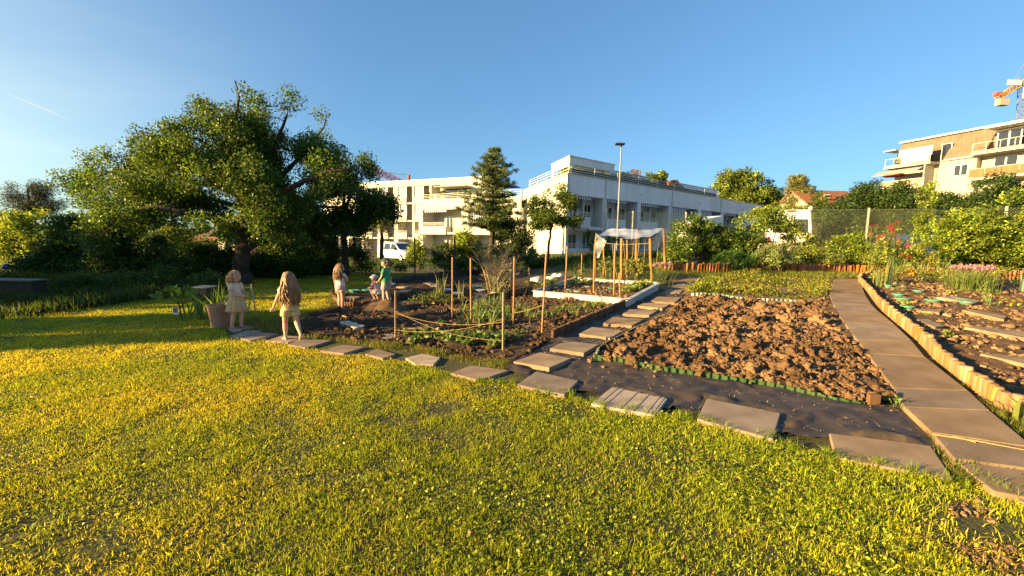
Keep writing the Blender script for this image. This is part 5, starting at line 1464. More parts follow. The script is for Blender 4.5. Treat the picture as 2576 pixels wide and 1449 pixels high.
# pines and conifers with whorled branches
def conifer(label, base_px, top_px, Y, tiers, spread_px, size, base, group=None, name='pine_tree', per=70, droop=0.12, start=.2, shape=None, gap=0.0, cl_s=0.16):
    a, t = P(base_px[0], base_px[1], Y), P(top_px[0], top_px[1], Y)
    k = Y / F
    L = [[(a.x, a.y, a.z, .16), ((a.x * .5 + t.x * .5), a.y, (a.z + t.z) / 2, .10), (t.x, t.y, t.z, .015)]]
    cl = []
    for i in range(tiers):
        f_ = start + (0.97 - start) * i / (tiers - 1)
        o = a.lerp(t, f_)
        rad = spread_px * k * (shape(f_) if shape else (1 - f_) ** 0.75 + .06) * random.uniform(.8, 1.15)
        nb = 7 if rad > .6 else 5
        ph = random.uniform(0, 6.28)
        for j in range(nb):
            an = ph + 6.283 * j / nb + random.gauss(0, .2)
            rr = rad * random.uniform(.7, 1.1)
            e = o + Vector((math.cos(an) * rr, math.sin(an) * rr, -droop * rr + random.gauss(0, .05) + .25 * rr * (f_ > .6)))
            m_ = o.lerp(e, .5) + Vector((0, 0, -.04 * rr))
            if rad > .35: L.append([(o.x, o.y, o.z, .035), (m_.x, m_.y, m_.z, .022), (e.x, e.y, e.z, .008)])
            m = max(2, int(rr / .22))
            for q in range(m):
                w = (q + 1) / m
                if w < gap: continue
                p = o.lerp(e, w) + Vector((random.gauss(0, .07), random.gauss(0, .07), .05 * math.sin(w * 3) + random.gauss(0, .04)))
                cl.append(p[:])
    return tree(name, label, 'tree', L, np.array(cl), per, cl_s, size, base, group=group, m=NEEDLE, aspect=.16, up=.2, squash=.6, twig_r=.012, bark=BARK, warm=.1, clump_var=.25)
conifer('bushy pine tree standing in front of the white apartment building', (1234, 660), (1243, 376), 22.0, 13, 88, .19, (0.060, 0.070, 0.028), per=62, cl_s=.115, droop=-.18, start=.30,
        shape=lambda f_: float(np.interp(f_, [0, .42, .56, .77, .92, 1], [1.0, .92, .74, .52, .26, .05])))
conifer('sparse pine on the skyline beside the red roofed house', (2012, 560), (2006, 446), 70.0, 11, 42, .55, (0.085, 0.08, 0.04), per=50, cl_s=.6, shape=lambda f_: .25 + .9 * (1 - f_))
bush_tree('umbrella_pine', 'flat topped umbrella pine on the skyline at the left edge', [(62, 620, .4), (68, 560, .3), (74, 520, .25)],
          [(70, 478, 48, 22), (110, 480, 40, 18), (40, 505, 34, 16), (110, 515, 45, 18), (70, 530, 40, 16), (25, 545, 22, 26), (135, 500, 22, 12)], 45.0, 150, 110, .42, .22, (0.026, 0.028, 0.016), r=.3, m=NEEDLE, aspect=.2, up=.3)
bush_tree('broadleaf_tree', 'round sunlit broadleaf tree behind the right end of the white building', [(1872, 560, .5), (1870, 510, .4)],
          [(1835, 455, 32, 24), (1885, 448, 44, 22), (1915, 475, 36, 26), (1830, 485, 40, 24), (1880, 490, 60, 28), (1945, 495, 26, 22), (1815, 510, 26, 18), (1920, 515, 50, 22)], 75.0, 460, 60, .55, .36, (0.095, 0.112, 0.022), r=.4)
bush_tree('young_tree', 'slender young tree with a bare lower trunk in front of the lit wall corner', [(1377, 668, .05), (1380, 620, .045), (1386, 570, .04), (1388, 530, .03)],
          [(1390, 500, 48, 30), (1355, 525, 30, 26), (1420, 515, 34, 30), (1385, 550, 46, 24), (1440, 560, 26, 14), (1350, 560, 22, 20), (1410, 480, 20, 18)], 14.5, 330, 60, .12, .075, (0.055, 0.075, 0.018), r=.03, twig_r=.01)

# ---- left background
bush_tree('maple_tree', 'sunlit yellow green bushy tree at the far left in front of the umbrella pine', [(80, 690, .1), (82, 640, .08), (85, 600, .07)],
          [(90, 560, 60, 36), (45, 600, 46, 34), (130, 545, 34, 22), (110, 600, 50, 34), (40, 640, 40, 26)], 19.0, 190, 90, .2, .12, (0.105, 0.125, 0.02), r=.07)
def hedge(label, ells_px, Y, n, per, spread, size, base, name='shrub', cat='shrub', group=None, dr=.8, **kw):
    return shrub(name, label, cat, pxell(ells_px, Y, dr), n, per, spread, size, base, group=group, **kw)
gd = 'dark shrubs along the shaded left side'
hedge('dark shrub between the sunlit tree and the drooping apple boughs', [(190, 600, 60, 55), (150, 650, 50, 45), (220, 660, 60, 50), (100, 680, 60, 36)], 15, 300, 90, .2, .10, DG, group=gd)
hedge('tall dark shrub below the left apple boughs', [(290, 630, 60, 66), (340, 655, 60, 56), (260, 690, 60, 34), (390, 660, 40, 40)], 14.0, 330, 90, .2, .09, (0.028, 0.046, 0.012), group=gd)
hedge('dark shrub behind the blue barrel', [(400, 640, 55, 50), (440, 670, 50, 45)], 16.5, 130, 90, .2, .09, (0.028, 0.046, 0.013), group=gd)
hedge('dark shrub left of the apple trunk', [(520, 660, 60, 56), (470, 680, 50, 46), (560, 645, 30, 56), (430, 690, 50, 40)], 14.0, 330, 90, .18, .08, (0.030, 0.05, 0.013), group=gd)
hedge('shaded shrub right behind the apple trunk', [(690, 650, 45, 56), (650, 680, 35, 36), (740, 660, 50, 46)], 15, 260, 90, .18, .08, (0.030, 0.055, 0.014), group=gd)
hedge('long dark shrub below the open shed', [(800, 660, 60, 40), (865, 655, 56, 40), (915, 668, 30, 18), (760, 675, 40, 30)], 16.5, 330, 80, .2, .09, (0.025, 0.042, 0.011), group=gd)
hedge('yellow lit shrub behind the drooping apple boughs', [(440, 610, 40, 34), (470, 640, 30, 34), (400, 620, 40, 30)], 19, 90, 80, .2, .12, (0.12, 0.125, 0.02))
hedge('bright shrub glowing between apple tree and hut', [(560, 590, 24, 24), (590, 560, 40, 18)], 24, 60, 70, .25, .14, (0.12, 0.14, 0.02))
hedge('low sunlit weeds beside the blue ball', [(40, 650, 50, 26), (110, 700, 50, 24), (190, 690, 34, 22)], 15.5, 90, 70, .15, .08, (0.095, 0.105, 0.02), stems=2)
hedge('creamy white flowering shrub at the left edge', [(95, 672, 34, 26), (120, 655, 30, 18)], 15, 50, 60, .12, .07, (0.34, 0.35, 0.30), stems=3)
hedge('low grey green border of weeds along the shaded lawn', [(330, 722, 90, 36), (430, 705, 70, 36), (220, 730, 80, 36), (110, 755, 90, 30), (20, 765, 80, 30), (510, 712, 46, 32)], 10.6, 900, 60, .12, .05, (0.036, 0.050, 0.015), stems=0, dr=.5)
hedge('small round weed in the shaded lawn at the left', [(132, 770, 24, 20)], 8.8, 20, 50, .08, .045, (0.05, 0.075, 0.02), stems=2)
# far tree belt on the horizon so that no gap shows bare ground
for i, (u, v, ru, rv, Y, base) in enumerate([(-60, 590, 90, 40, 60, DG), (200, 585, 110, 34, 62, (0.04, .055, .015)), (330, 575, 90, 32, 55, (0.05, .065, .016)), (500, 580, 80, 30, 58, DG), (690, 600, 90, 34, 60, DG), (-200, 560, 90, 60, 48, DG)]):
    hedge(['dark tree belt at the far left edge', 'distant trees between pine and apple boughs', 'distant sunlit trees behind the left boughs', 'distant trees behind the tiled shelter', 'distant trees seen below the open shed roof', 'dark trees beyond the left edge'][i],
          [(u, v, ru, rv), (u + ru * .6, v + 12, ru * .6, rv * .8)], Y, 90, 80, .6, .4, base, name='distant_trees', cat='trees', stems=2)
# neighbours' trees to the west, out of the picture: they throw the evening shade over the left of the lawn
for i, (s_, t_, h, r) in enumerate([(7.25, 20, 5.0, .28), (8.6, 20, 4.6, .65), (11.1, 21, 6.0, 1.15), (13.2, 20, 4.7, 1.25), (15.8, 22, 5.4, 1.5), (18.5, 21, 5.0, 1.5)]):
    x, y = -.342 * s_ - .94 * t_, .94 * s_ - .342 * t_
    shrub('fruit_tree', 'neighbouring fruit tree on the plot west of the lawn', 'tree',
          [(x, y, h * .70, r, r, h * .30), (x, y, h * .40, r, r, h * .25), (x, y, h * .15, r, r, h * .15)], int(220 + 260 * r), 70, .16 + .08 * r, .22, (0.05, 0.075, 0.018), group='fruit trees of the neighbouring plot')

# ---- middle background, behind the beds
hedge('leafy sunlit shrub right of the small white van', [(1050, 615, 22, 22), (1070, 640, 26, 18), (1045, 645, 22, 16)], 30, 70, 60, .25, .16, (0.10, 0.115, 0.02))
hedge('yellow green shrub below the bushy pine', [(1170, 610, 40, 30), (1200, 590, 34, 26), (1160, 645, 44, 24), (1215, 640, 30, 24)], 23, 150, 80, .22, .13, (0.105, 0.12, 0.022))
hedge('dark shrub right of the bushy pine', [(1290, 600, 30, 50), (1320, 620, 28, 46), (1265, 570, 24, 40), (1270, 640, 40, 30)], 21, 150, 80, .2, .11, (0.035, 0.05, 0.016))
hedge('dark shrub between van and yellow green shrub', [(1110, 640, 26, 28), (1130, 655, 34, 18)], 22, 70, 70, .18, .10, (0.035, 0.05, 0.016))
hedge('dark climbing plants on the fence behind the stakes', [(1345, 655, 40, 24), (1440, 665, 46, 16), (1500, 660, 34, 20), (1250, 665, 60, 16), (1560, 655, 40, 22), (1620, 650, 36, 24)], 17.5, 260, 60, .16, .085, (0.03, 0.048, 0.014))
hedge('dark undergrowth along the lane in front of the small van', [(1000, 664, 60, 14), (880, 672, 60, 12), (1100, 668, 70, 12), (1180, 668, 60, 12)], 17.5, 200, 60, .14, .08, (0.03, 0.05, 0.014), stems=0)
hedge('leafy climber on the fence post before the white wing', [(1490, 590, 20, 14), (1500, 620, 16, 24), (1520, 640, 24, 24), (1545, 600, 14, 10)], 20, 70, 40, .12, .09, (0.05, 0.07, 0.02))

# bare twiggy bush with a leafy foot
c = G(1252, 752)
root = thing('twiggy_bush', 'grey bare twiggy bush standing among the onion stakes', 'bush', c)
mb = MB()
def twig(p, d, L, r, lev):
    q = p + d * L
    mb.tube([p, (p + q) / 2 + Vector((random.gauss(0, .02), random.gauss(0, .02), 0)) * L, q], [r, r * .8, r * .6], 4 if lev < 2 else 3, cap=False)
    if lev < 4:
        for k in range(3 if lev < 3 else 2):
            t = random.uniform(.45, 1.0)
            dd = (d + Vector((random.gauss(0, .42), random.gauss(0, .42), random.gauss(.08, .25)))).normalized()
            twig(p.lerp(q, t), dd, L * random.uniform(.55, .8), r * .62, lev + 1)
for k in range(20):
    a_ = random.uniform(0, 6.28); o = Vector((math.cos(a_), math.sin(a_), 0)) * random.uniform(0, .25)
    twig(c + o, (Vector((random.gauss(0.05, .34), random.gauss(0, .3), 1))).normalized(), random.uniform(.42, .66), .013, 0)
mb.build('branches', mat('grey_twig', (0.33, 0.28, 0.18), (0.22, 0.18, 0.115), scale=14, rough=.95), root)
foliage('foliage', ell_pts([(c.x, c.y, c.z + .35, .38, .35, .3)], 60), 24, .07, .035, (0.10, 0.11, 0.03), root)

# ---- the hedge behind the orange log border
gh = 'bramble bushes grown over the fence on the right'
YH = 14.2
BR = (0.062, 0.085, 0.02)
HL = 1.0
hedge('bramble bush at the left end of the fence hedge, beside the rain shelter', [(1715, 605, 36, 48), (1745, 574, 44, 26), (1700, 650, 34, 28)], YH, 150, 70, .13, .075, BR, group=gh, dr=.9)
hedge('bramble bush in front of the white box trailer', [(1790, 580, 60, 26), (1740, 590, 40, 30), (1790, 630, 56, 44), (1840, 600, 40, 40)], YH + .3, 200, 75, .14, .075, (0.05, 0.07, 0.018), group=gh, dr=.9)
hedge('tall bramble bush left of the white panel van', [(1900, 580, 50, 46), (1940, 555, 40, 30), (1960, 600, 46, 44), (1890, 630, 54, 44)], YH + .3, 260, 75, .14, .08, (0.085, 0.105, 0.02), group=gh, dr=.9)
hedge('sprawling sunlit bush climbing over the tail of the panel van', [(2010, 600, 36, 36), (2050, 630, 40, 30), (1985, 570, 24, 30), (2010, 640, 44, 36)], YH + .2, 120, 60, .13, .075, (0.12, 0.13, 0.024), group=gh, dr=.9)
hedge('rounded dark green bush in the shade of the hedge', [(1850, 650, 44, 28), (1815, 660, 36, 20)], YH - .8, 110, 75, .10, .06, (0.035, 0.065, 0.016), dr=.9)
s_ = hedge('grey leaved catmint with pale purple flower spikes', [(1935, 645, 46, 26), (1975, 640, 34, 26)], YH - 1.0, 110, 60, .09, .05, (0.11, 0.125, 0.06), dr=.8)
p = ell_pts(pxell([(1955, 622, 50, 14)], YH - 1.0), 34)
tag(foliage('flower_spikes', p, 20, .03, .03, (0.32, 0.22, 0.30), s_, up=.2), kind='stuff')
hedge('arching yellow green bush right of the panel van', [(2130, 620, 40, 36), (2165, 640, 34, 36), (2110, 650, 40, 26), (2150, 600, 22, 16)], YH, 150, 60, .12, .07, (0.10, 0.12, 0.022), dr=.9)
s_ = hedge('small round juniper above the orange log border', [(2088, 652, 30, 16)], 13.6, 50, 90, .07, .05, (0.11, 0.12, 0.035), m=NEEDLE, aspect=.25, dr=.9)
hedge('yellow green herb bush behind the tall onions', [(2230, 640, 50, 40), (2200, 660, 40, 26), (2270, 650, 40, 32)], 13.6, 170, 60, .11, .055, (0.15, 0.16, 0.03), dr=.8)
hedge('large sunlit bush at the right edge', [(2440, 580, 64, 66), (2520, 570, 60, 60), (2400, 620, 50, 46), (2490, 640, 70, 46), (2580, 600, 60, 70), (2370, 650, 40, 32), (2560, 510, 40, 30)], YH - .3, 700, 80, .14, .085, (0.105, 0.125, 0.02), dr=.8)
hedge('low yellow flowering bush below the large bush', [(2330, 660, 36, 26), (2310, 640, 24, 24)], 13.4, 70, 60, .09, .055, (0.19, 0.18, 0.03), dr=.8)
# red valerian
s_ = thing('valerian_plant', 'tall valerian plant with crimson flower heads by the fence post', 'flowering plant', G(2225, 694))
mb = MB(); heads = []; lv = []
for (u, v, n_) in [(2195, 578, 3), (2212, 592, 3), (2236, 572, 5), (2245, 585, 5), (2228, 600, 4), (2256, 566, 3), (2282, 622, 4), (2276, 640, 3), (2220, 625, 2)]:
    for k in range(n_):
        t = P(u + random.gauss(0, 5), v + random.gauss(0, 7), 13.2 + random.gauss(0, .15)); b_ = Vector((t.x + random.gauss(0, .12), 13.2 + random.gauss(0, .1), float(H(t.x, 13.2))))
        mb.tube([b_, (b_ + t) / 2 + Vector((random.gauss(0, .04), 0, 0)), t], [.008, .006, .004], 4); heads.append(t[:])
        for q in range(6): lv.append(b_.lerp(t, random.uniform(.25, .9))[:])
mb.build('stem', mat('green_stem', (0.13, 0.16, 0.05), (0.09, 0.11, 0.03), scale=10), s_)
foliage('flower_head', np.array(heads), 70, .055, .020, (0.30, 0.022, 0.042), s_, var=.25, up=.3, warm=.05)
foliage('foliage', np.array(lv), 10, .05, .07, (0.15, 0.17, 0.04), s_, aspect=.35)
# tall sunlit sapling and conifer hedge behind the fence
bush_tree('sapling', 'tall sunlit sapling rising above the fence wire', [(2318, 640, .03), (2324, 560, .024), (2334, 480, .014)], [(2330, 500, 16, 30), (2322, 550, 16, 34), (2312, 600, 14, 30), (2338, 470, 8, 16)], 15.2, 80, 50, .09, .075, (0.11, 0.13, 0.025), r=.02, twig_r=.008)
gc = 'dark evergreens beyond the fence on the right'
for lab, e, Y in (('dark evergreen bush behind the panel van roof', [(2112, 540, 46, 24), (2075, 555, 36, 16), (2120, 560, 50, 34)], 24),
                  ('dark evergreen in front of the left corner of the hillside house', [(2190, 500, 44, 40), (2160, 525, 44, 40), (2200, 560, 50, 36)], 25),
                  ('dark evergreen with pointed top before the grey awning', [(2265, 500, 30, 46), (2240, 530, 44, 40), (2290, 535, 44, 40), (2275, 570, 50, 34)], 24),
                  ('dark evergreen before the middle bay of the hillside house', [(2380, 520, 50, 34), (2340, 545, 44, 34), (2410, 550, 54, 40), (2370, 580, 50, 30)], 23),
                  ('dark evergreen before the brown balcony', [(2500, 480, 34, 40), (2470, 520, 50, 36), (2540, 500, 40, 34), (2520, 545, 60, 40)], 22)):
    hedge(lab, e + [(e[0][0], 585, 60, 40), (e[0][0] + 50, 600, 50, 30)], Y, 480, 90, .24, .12, (0.032, 0.05, 0.017), name='evergreen_bush', group=gc, dr=.9)
hedge('sunlit scrub at the foot of the round broadleaf tree', [(1990, 536, 50, 12), (1930, 536, 40, 10), (2040, 535, 36, 12)], 40, 110, 60, .35, .2, (0.11, 0.12, 0.022), stems=2)
hedge('pointed young evergreen before the red roofed house', [(2062, 500, 12, 24), (2058, 525, 20, 16)], 38, 60, 60, .2, .14, (0.06, 0.075, 0.02), stems=1)
hedge('leafy bank below the red roofed house', [(2130, 548, 60, 14), (2040, 552, 50, 10), (2200, 535, 60, 26)], 34, 140, 60, .35, .2, (0.05, 0.066, 0.018), stems=2)

# ---- plants on the white roof terrace
for lab, u, v, rpx, base in (('yellow green shrub at the corner of the roof terrace', 1432, 440, 11, (0.19, 0.17, 0.02)), ('olive shrub under the penthouse opening', 1458, 441, 9, (0.10, 0.10, 0.03)), ('low green shrub on the roof terrace before the penthouse glass', 1486, 445, 9, (0.05, 0.07, 0.02)),
                             ('pale yellow shrub where the penthouse steps down', 1513, 447, 9, (0.20, 0.19, 0.08)), ('creamy shrub left of the lamp post on the terrace', 1540, 452, 7, (0.16, 0.16, 0.08)), ('yellowish shrub behind the lamp post on the terrace', 1563, 452, 9, (0.19, 0.17, 0.05)),
                             ('rusty brown shrub on the roof terrace', 1592, 452, 15, (0.20, 0.095, 0.03)), ('green bush right of the rusty shrub on the terrace', 1634, 457, 15, (0.08, 0.10, 0.025)), ('tall pale green shrub on the roof terrace', 1664, 446, 10, (0.13, 0.15, 0.05)),
                             ('dark red shrub on the roof terrace', 1660, 468, 9, (0.10, 0.03, 0.025)), ('orange tipped shrub near the right end of the terrace rail', 1692, 464, 10, (0.24, 0.12, 0.02)), ('reddish shrub at the right end of the terrace rail', 1704, 478, 10, (0.13, 0.07, 0.03))):
    x, z = W.px(u, v, 1.6); cpt = W.pt(x, 1.6, z); r_ = rpx * 1.45 * 45 / F
    shrub('terrace_shrub', lab, 'shrub', [(cpt.x, cpt.y, z, r_ * 1.2, r_, r_ * 1.1), (cpt.x, cpt.y, z - r_ * .8, r_ * 1.1, r_ * .8, r_ * .7)], 110, 30, .14, .17, base, group='shrubs on the white roof terrace', stems=0)
for lab, u, v, rpx, base in (('dark shrub at the left of the cream terrace', 1078, 494, 9, (0.06, .06, .03)), ('green shrub on the cream terrace below the striped awning', 1112, 488, 8, (0.10, .11, .03)), ('wide olive shrub on the cream terrace under the cloth awning', 1150, 492, 10, (0.10, .09, .03)), ('bright green shrub on the cream terrace beside the pine', 1178, 487, 9, (0.12, .13, .03))):
    x, z = Lf.px(u, v, 1.0); cpt = Lf.pt(x, 1.0, z); r_ = rpx * 52 / F
    shrub('terrace_shrub', lab, 'shrub', [(cpt.x, cpt.y, z, r_ * 1.3, r_, r_ * 1.1)], 60, 24, .14, .14, base, group='shrubs on the cream terrace', stems=0)

# high thin contrail
CTM = bpy.data.materials.new('contrail_ice'); n_, l_ = nodes_of(CTM); p_ = n_['Principled BSDF']; p_.inputs['Base Color'].default_value = (1, 1, 1, 1); p_.inputs['Roughness'].default_value = 1
tr_ = n_.new('ShaderNodeBsdfTransparent'); ms_ = n_.new('ShaderNodeMixShader'); ms_.inputs[0].default_value = .06; l_.new(tr_.outputs[0], ms_.inputs[1]); l_.new(p_.outputs[0], ms_.inputs[2]); l_.new(ms_.outputs[0], n_['Material Output'].inputs['Surface'])
a, b = P(20, 236, 3000), P(178, 302, 3000); mb = MB(); mb.tube([a.lerp(b, k / 8) for k in range(9)], [2, 5, 5.5, 6, 6, 6, 5, 4, 1], 8)
tag(mb.build('contrail', CTM, smooth=True), 'thin white contrail high above the left trees', 'contrail', kind='stuff')
# ---- chain-link fence
WIRE = mat('fence_wire', (0.17, 0.20, 0.13), (0.12, 0.145, 0.09), scale=6, rough=.6, metal=.2)
POSTM = mat('fence_post_paint', (0.42, 0.39, 0.32), (0.30, 0.27, 0.22), scale=5, rough=.7)
def chainlink(label, pts, h, post_px=None, cell=0.085, r=0.0045, zbot=0.15):
    root = thing('chainlink_fence', label, 'fence', pts[0])
    mb = MB()
    for a, b_ in zip(pts[:-1], pts[1:]):
        L = (b_ - a).xy.length; n = int((L + h) / cell)
        for sg in (1, -1):
            for k in range(-int(h / cell), int(L / cell) + 1):
                x0, z0, x1, z1 = k * cell, 0.0, k * cell + h, h
                if x0 < 0: z0 -= x0; x0 = 0
                if x1 > L: z1 -= (x1 - L); x1 = L
                if x1 <= x0: continue
                f0, f1 = x0 / L, x1 / L
                if sg < 0: f0, f1 = 1 - f0, 1 - f1
                p0, p1 = a.lerp(b_, f0), a.lerp(b_, f1)
                mb.tube([p0 + Vector((0, 0, zbot + z0)), p1 + Vector((0, 0, zbot + z1))], r, 3, cap=False)
        mb.tube([a + Vector((0, 0, zbot + h)), b_ + Vector((0, 0, zbot + h))], r, 3)
    mb.build('wire_mesh', WIRE, root)
    for p in pts[1:-1] if post_px is None else pts:
        t = MB(); t.tube([p + Vector((0, .03, -.1)), p + Vector((0, .03, zbot + h + .06))], .045, 8); t.build('post', POSTM, root)
    return root
def onf(u, v, Y):
    p = P(u, v, Y); return Vector((p.x, p.y, float(H(p.x, p.y))))
zt = P(2182, 527, 16.6)
chainlink('chain link fence with pale posts in front of the dark evergreens', [onf(1960, 600, 17.2), onf(2180, 600, 16.6), onf(2400, 600, 15.6), onf(2524, 600, 15.0), onf(2680, 600, 14.3)], zt.z - .15 - float(H(zt.x, 16.6)))
chainlink('chain link fence before the shaded white wing, overgrown at its foot', [onf(1416, 640, 20), onf(1588, 640, 20.5), onf(1720, 640, 20.8)], 2.1, post_px=1, r=.005)
for lab, u, v in (('thin dark fence post in front of the small white van', 1043, 598), ('thin dark fence post left of the yellow green shrub', 1144, 593), ('thin dark fence post beside the rear of the small van', 957, 604)):
    p = P(u, v, 17.0); t = MB(); t.tube([(p.x, 17, float(H(p.x, 17)) - .1), p], .03, 7); o = t.build('fence_post', mat('post_dark', (0.06, .075, .06), (0.04, .05, .04), scale=6), origin=(p.x, 17, float(H(p.x, 17))))
    tag(o, lab, 'fence post', 'thin dark fence posts along the lane')
# ================================================================== stakes, strings, shelter, frame, pots, vegetables
STAKE = mat('stake_wood', (0.42, 0.235, 0.115), (0.30, 0.155, 0.07), scale=9, rough=.8, bump=.4, bscale=24, stretch=(1, 1, .12), bdist=.006)
POLEM = mat('pole_wood', (0.44, 0.20, 0.055), (0.32, 0.135, 0.035), scale=8, rough=.75, bump=.4, bscale=20, stretch=(1, 1, .12), bdist=.008)
TWINE = mat('twine', (0.42, 0.30, 0.12), (0.34, 0.24, 0.09), scale=60, rough=.95)
STK = {}
def stake(key, label, b, t, w, square=False, group=None):
    p = G(*b); q = P(t[0], t[1], p.y)
    mb = MB()
    if square:
        d = (q - p); M = Matrix.Rotation(.5, 3, 'Z')
        cs = [M @ Vector((i * w, j * w, 0)) for i, j in ((-1, -1), (1, -1), (1, 1), (-1, 1))]
        mb.prism([p + c_ - Vector((0, 0, .12)) for c_ in cs], d + Vector((0, 0, .12)))
    else:
        n = 7
        mb.tube([p - Vector((0, 0, .12))] + [p.lerp(q, k / n) + Vector((random.gauss(0, .0015), random.gauss(0, .0015), 0)) for k in range(1, n + 1)], [w * random.uniform(.92, 1.05) for _ in range(n + 1)], 9)
    o = mb.build('garden_stake', STAKE, origin=p, smooth=not square, bevel=.002 if square else 0)
    tag(o, label, 'garden stake', group); STK[key] = (p, q); return o
gs = 'round wooden stakes in the onion and frame beds'
stake('A', 'square lath stake nearest the lawn, left of the two string posts', (995, 857), (995, 731), .012, True)
stake('B', 'square lath stake at the lawn end of the crossed strings, right one', (1266, 889), (1267, 735), .013, True)
stake('C', 'tall round stake behind the strings, first from the left', (1138, 808), (1138, 647), .014, group=gs)
stake('D', 'tall round stake behind the strings, second from the left', (1185, 816), (1184, 649), .014, group=gs)
stake('E', 'tall round stake right in front of the bare twiggy bush', (1291, 826), (1294, 646), .014, group=gs)
stake('F', 'tallest round stake, standing before the log border in line with the young tree', (1363, 843), (1374, 640), .014, group=gs)
stake('G', 'round stake at the left of the grey planting frame', (1421, 742), (1427, 619), .018, group=gs)
stake('H', 'round stake in the frame bed just before the left shelter pole', (1493, 746), (1496, 615), .018, group=gs)
stake('I', 'round stake in the frame bed beside the lettuces', (1544, 749), (1547, 614), .018, group=gs)
stake('J', 'short stake tied with string at the near corner of the grey frame', (1560, 764), (1558, 686), .016)
stake('K', 'thin far stake behind the grey frame', (1462, 692), (1464, 640), .016, group=gs)
stake('L', 'short round stake at the left corner of the grey frame', (1332, 740), (1331, 673), .02)
stake('M', 'leaning reddish stake left of the twiggy bush', (1231, 742), (1217, 678), .018)
def string(label, pts, sag, r=.0026, group=None, name='string'):
    mb = MB()
    for a, b in zip(pts[:-1], pts[1:]):
        L = (b - a).length
        mb.tube([a.lerp(b, k / 12) - Vector((0, 0, sag * L * 4 * (k / 12) * (1 - k / 12))) for k in range(13)], r, 4, cap=False)
    return tag(mb.build(name, TWINE), label, 'string', group)
def onst(k, f, off=(0, -.014, 0)): return STK[k][0].lerp(STK[k][1], f) + Vector(off)
string('yellow string sagging from high on the left lath to low on the right lath', [onst('A', .60), onst('B', .22)], .06)
string('yellow string running from the left lath across to the middle of the right lath', [onst('A', .56), onst('B', .52)], .055)
string('lower yellow string rising from the left lath foot to the right lath', [onst('A', .22), onst('B', .57)], .05)
string('loose string from the right lath to the tall stakes along the onions', [onst('B', .5), onst('E', .22), onst('F', .38)], .02, .003)
string('string tied from the lath past the onions to the frame corner', [onst('F', .3), onst('J', .55), onst('I', .6)], .03, .003)
string('string from the leaning stake to the corner stake of the frame', [onst('E', .35), onst('L', .45)], .03, .003)

# ---- rain shelter over the tomatoes
g0 = G(1590, 700)
root = thing('rain_shelter', 'rain shelter of orange wooden poles carrying a sagging clear plastic sheet', 'rain shelter', g0)
tops = {}
for k, b, t, w in (('fl', (1497, 712), (1499, 598), .028), ('fm', (1563, 712), (1564, 600), .034), ('fm2', (1578, 700), (1578, 603), .026), ('mr', (1598, 690), (1603, 578), .038), ('fr', (1640, 715), (1635, 600), .036), ('br', (1675, 693), (1669, 577), .036), ('bl', (1518, 692), (1519, 600), .024)):
    p = G(*b); q = P(t[0], t[1], p.y); tops[k] = q
    mb = MB(); n = 5
    mb.tube([p - Vector((0, 0, .15))] + [p.lerp(q, j / n) + Vector((random.gauss(0, .004), 0, 0)) for j in range(1, n + 1)], [w * random.uniform(.94, 1.04) for _ in range(n + 1)], 10)
    mb.build('pole', POLEM, root, smooth=True)
PLM = bpy.data.materials.new('clear_plastic'); n_, l_ = nodes_of(PLM)
p_ = n_['Principled BSDF']; p_.inputs['Base Color'].default_value = (.85, .9, .95, 1); p_.inputs['Roughness'].default_value = .18; p_.inputs['Specular IOR Level'].default_value = .6
tr_ = n_.new('ShaderNodeBsdfTransparent'); ms_ = n_.new('ShaderNodeMixShader')
nz_ = n_.new('ShaderNodeTexNoise'); nz_.inputs['Scale'].default_value = 2.2; nz_.inputs['Detail'].default_value = 4
rp_ = n_.new('ShaderNodeMapRange'); rp_.inputs['From Min'].default_value = .35; rp_.inputs['From Max'].default_value = .7; rp_.inputs['To Min'].default_value = .35; rp_.inputs['To Max'].default_value = .65
l_.new(nz_.outputs['Fac'], rp_.inputs['Value']); l_.new(rp_.outputs[0], ms_.inputs[0]); l_.new(tr_.outputs[0], ms_.inputs[1]); l_.new(p_.outputs[0], ms_.inputs[2]); l_.new(ms_.outputs[0], n_['Material Output'].inputs['Surface'])
A0, A1, B1, B0 = tops['fl'], tops['fr'], tops['br'], P(1528, 580, tops['bl'].y + .4)
N, Mn = 28, 16
vs = []
for j in range(Mn + 1):
    for i in range(N + 1):
        u, v = i / N, j / Mn
        p = A0.lerp(A1, u).lerp(B0.lerp(B1, u), v)
        z = .6 * .13 * (math.sin(u * math.pi * 2.1 + .4) * .5 * (1 - v * .3)) - .10 * math.sin(math.pi * v) * (.4 + .6 * math.sin(u * 5.0 + 1)) + .012 * math.sin(u * 17 + v * 4) * math.sin(v * 5 + u * 2) + .007 * math.sin(u * 31 + v * 11)
        vs.append((p.x, p.y, p.z + .03 + z * min(1, 6 * min(u + .04, 1.04 - u))))
fs = [(j * (N + 1) + i, j * (N + 1) + i + 1, (j + 1) * (N + 1) + i + 1, (j + 1) * (N + 1) + i) for j in range(Mn) for i in range(N)]
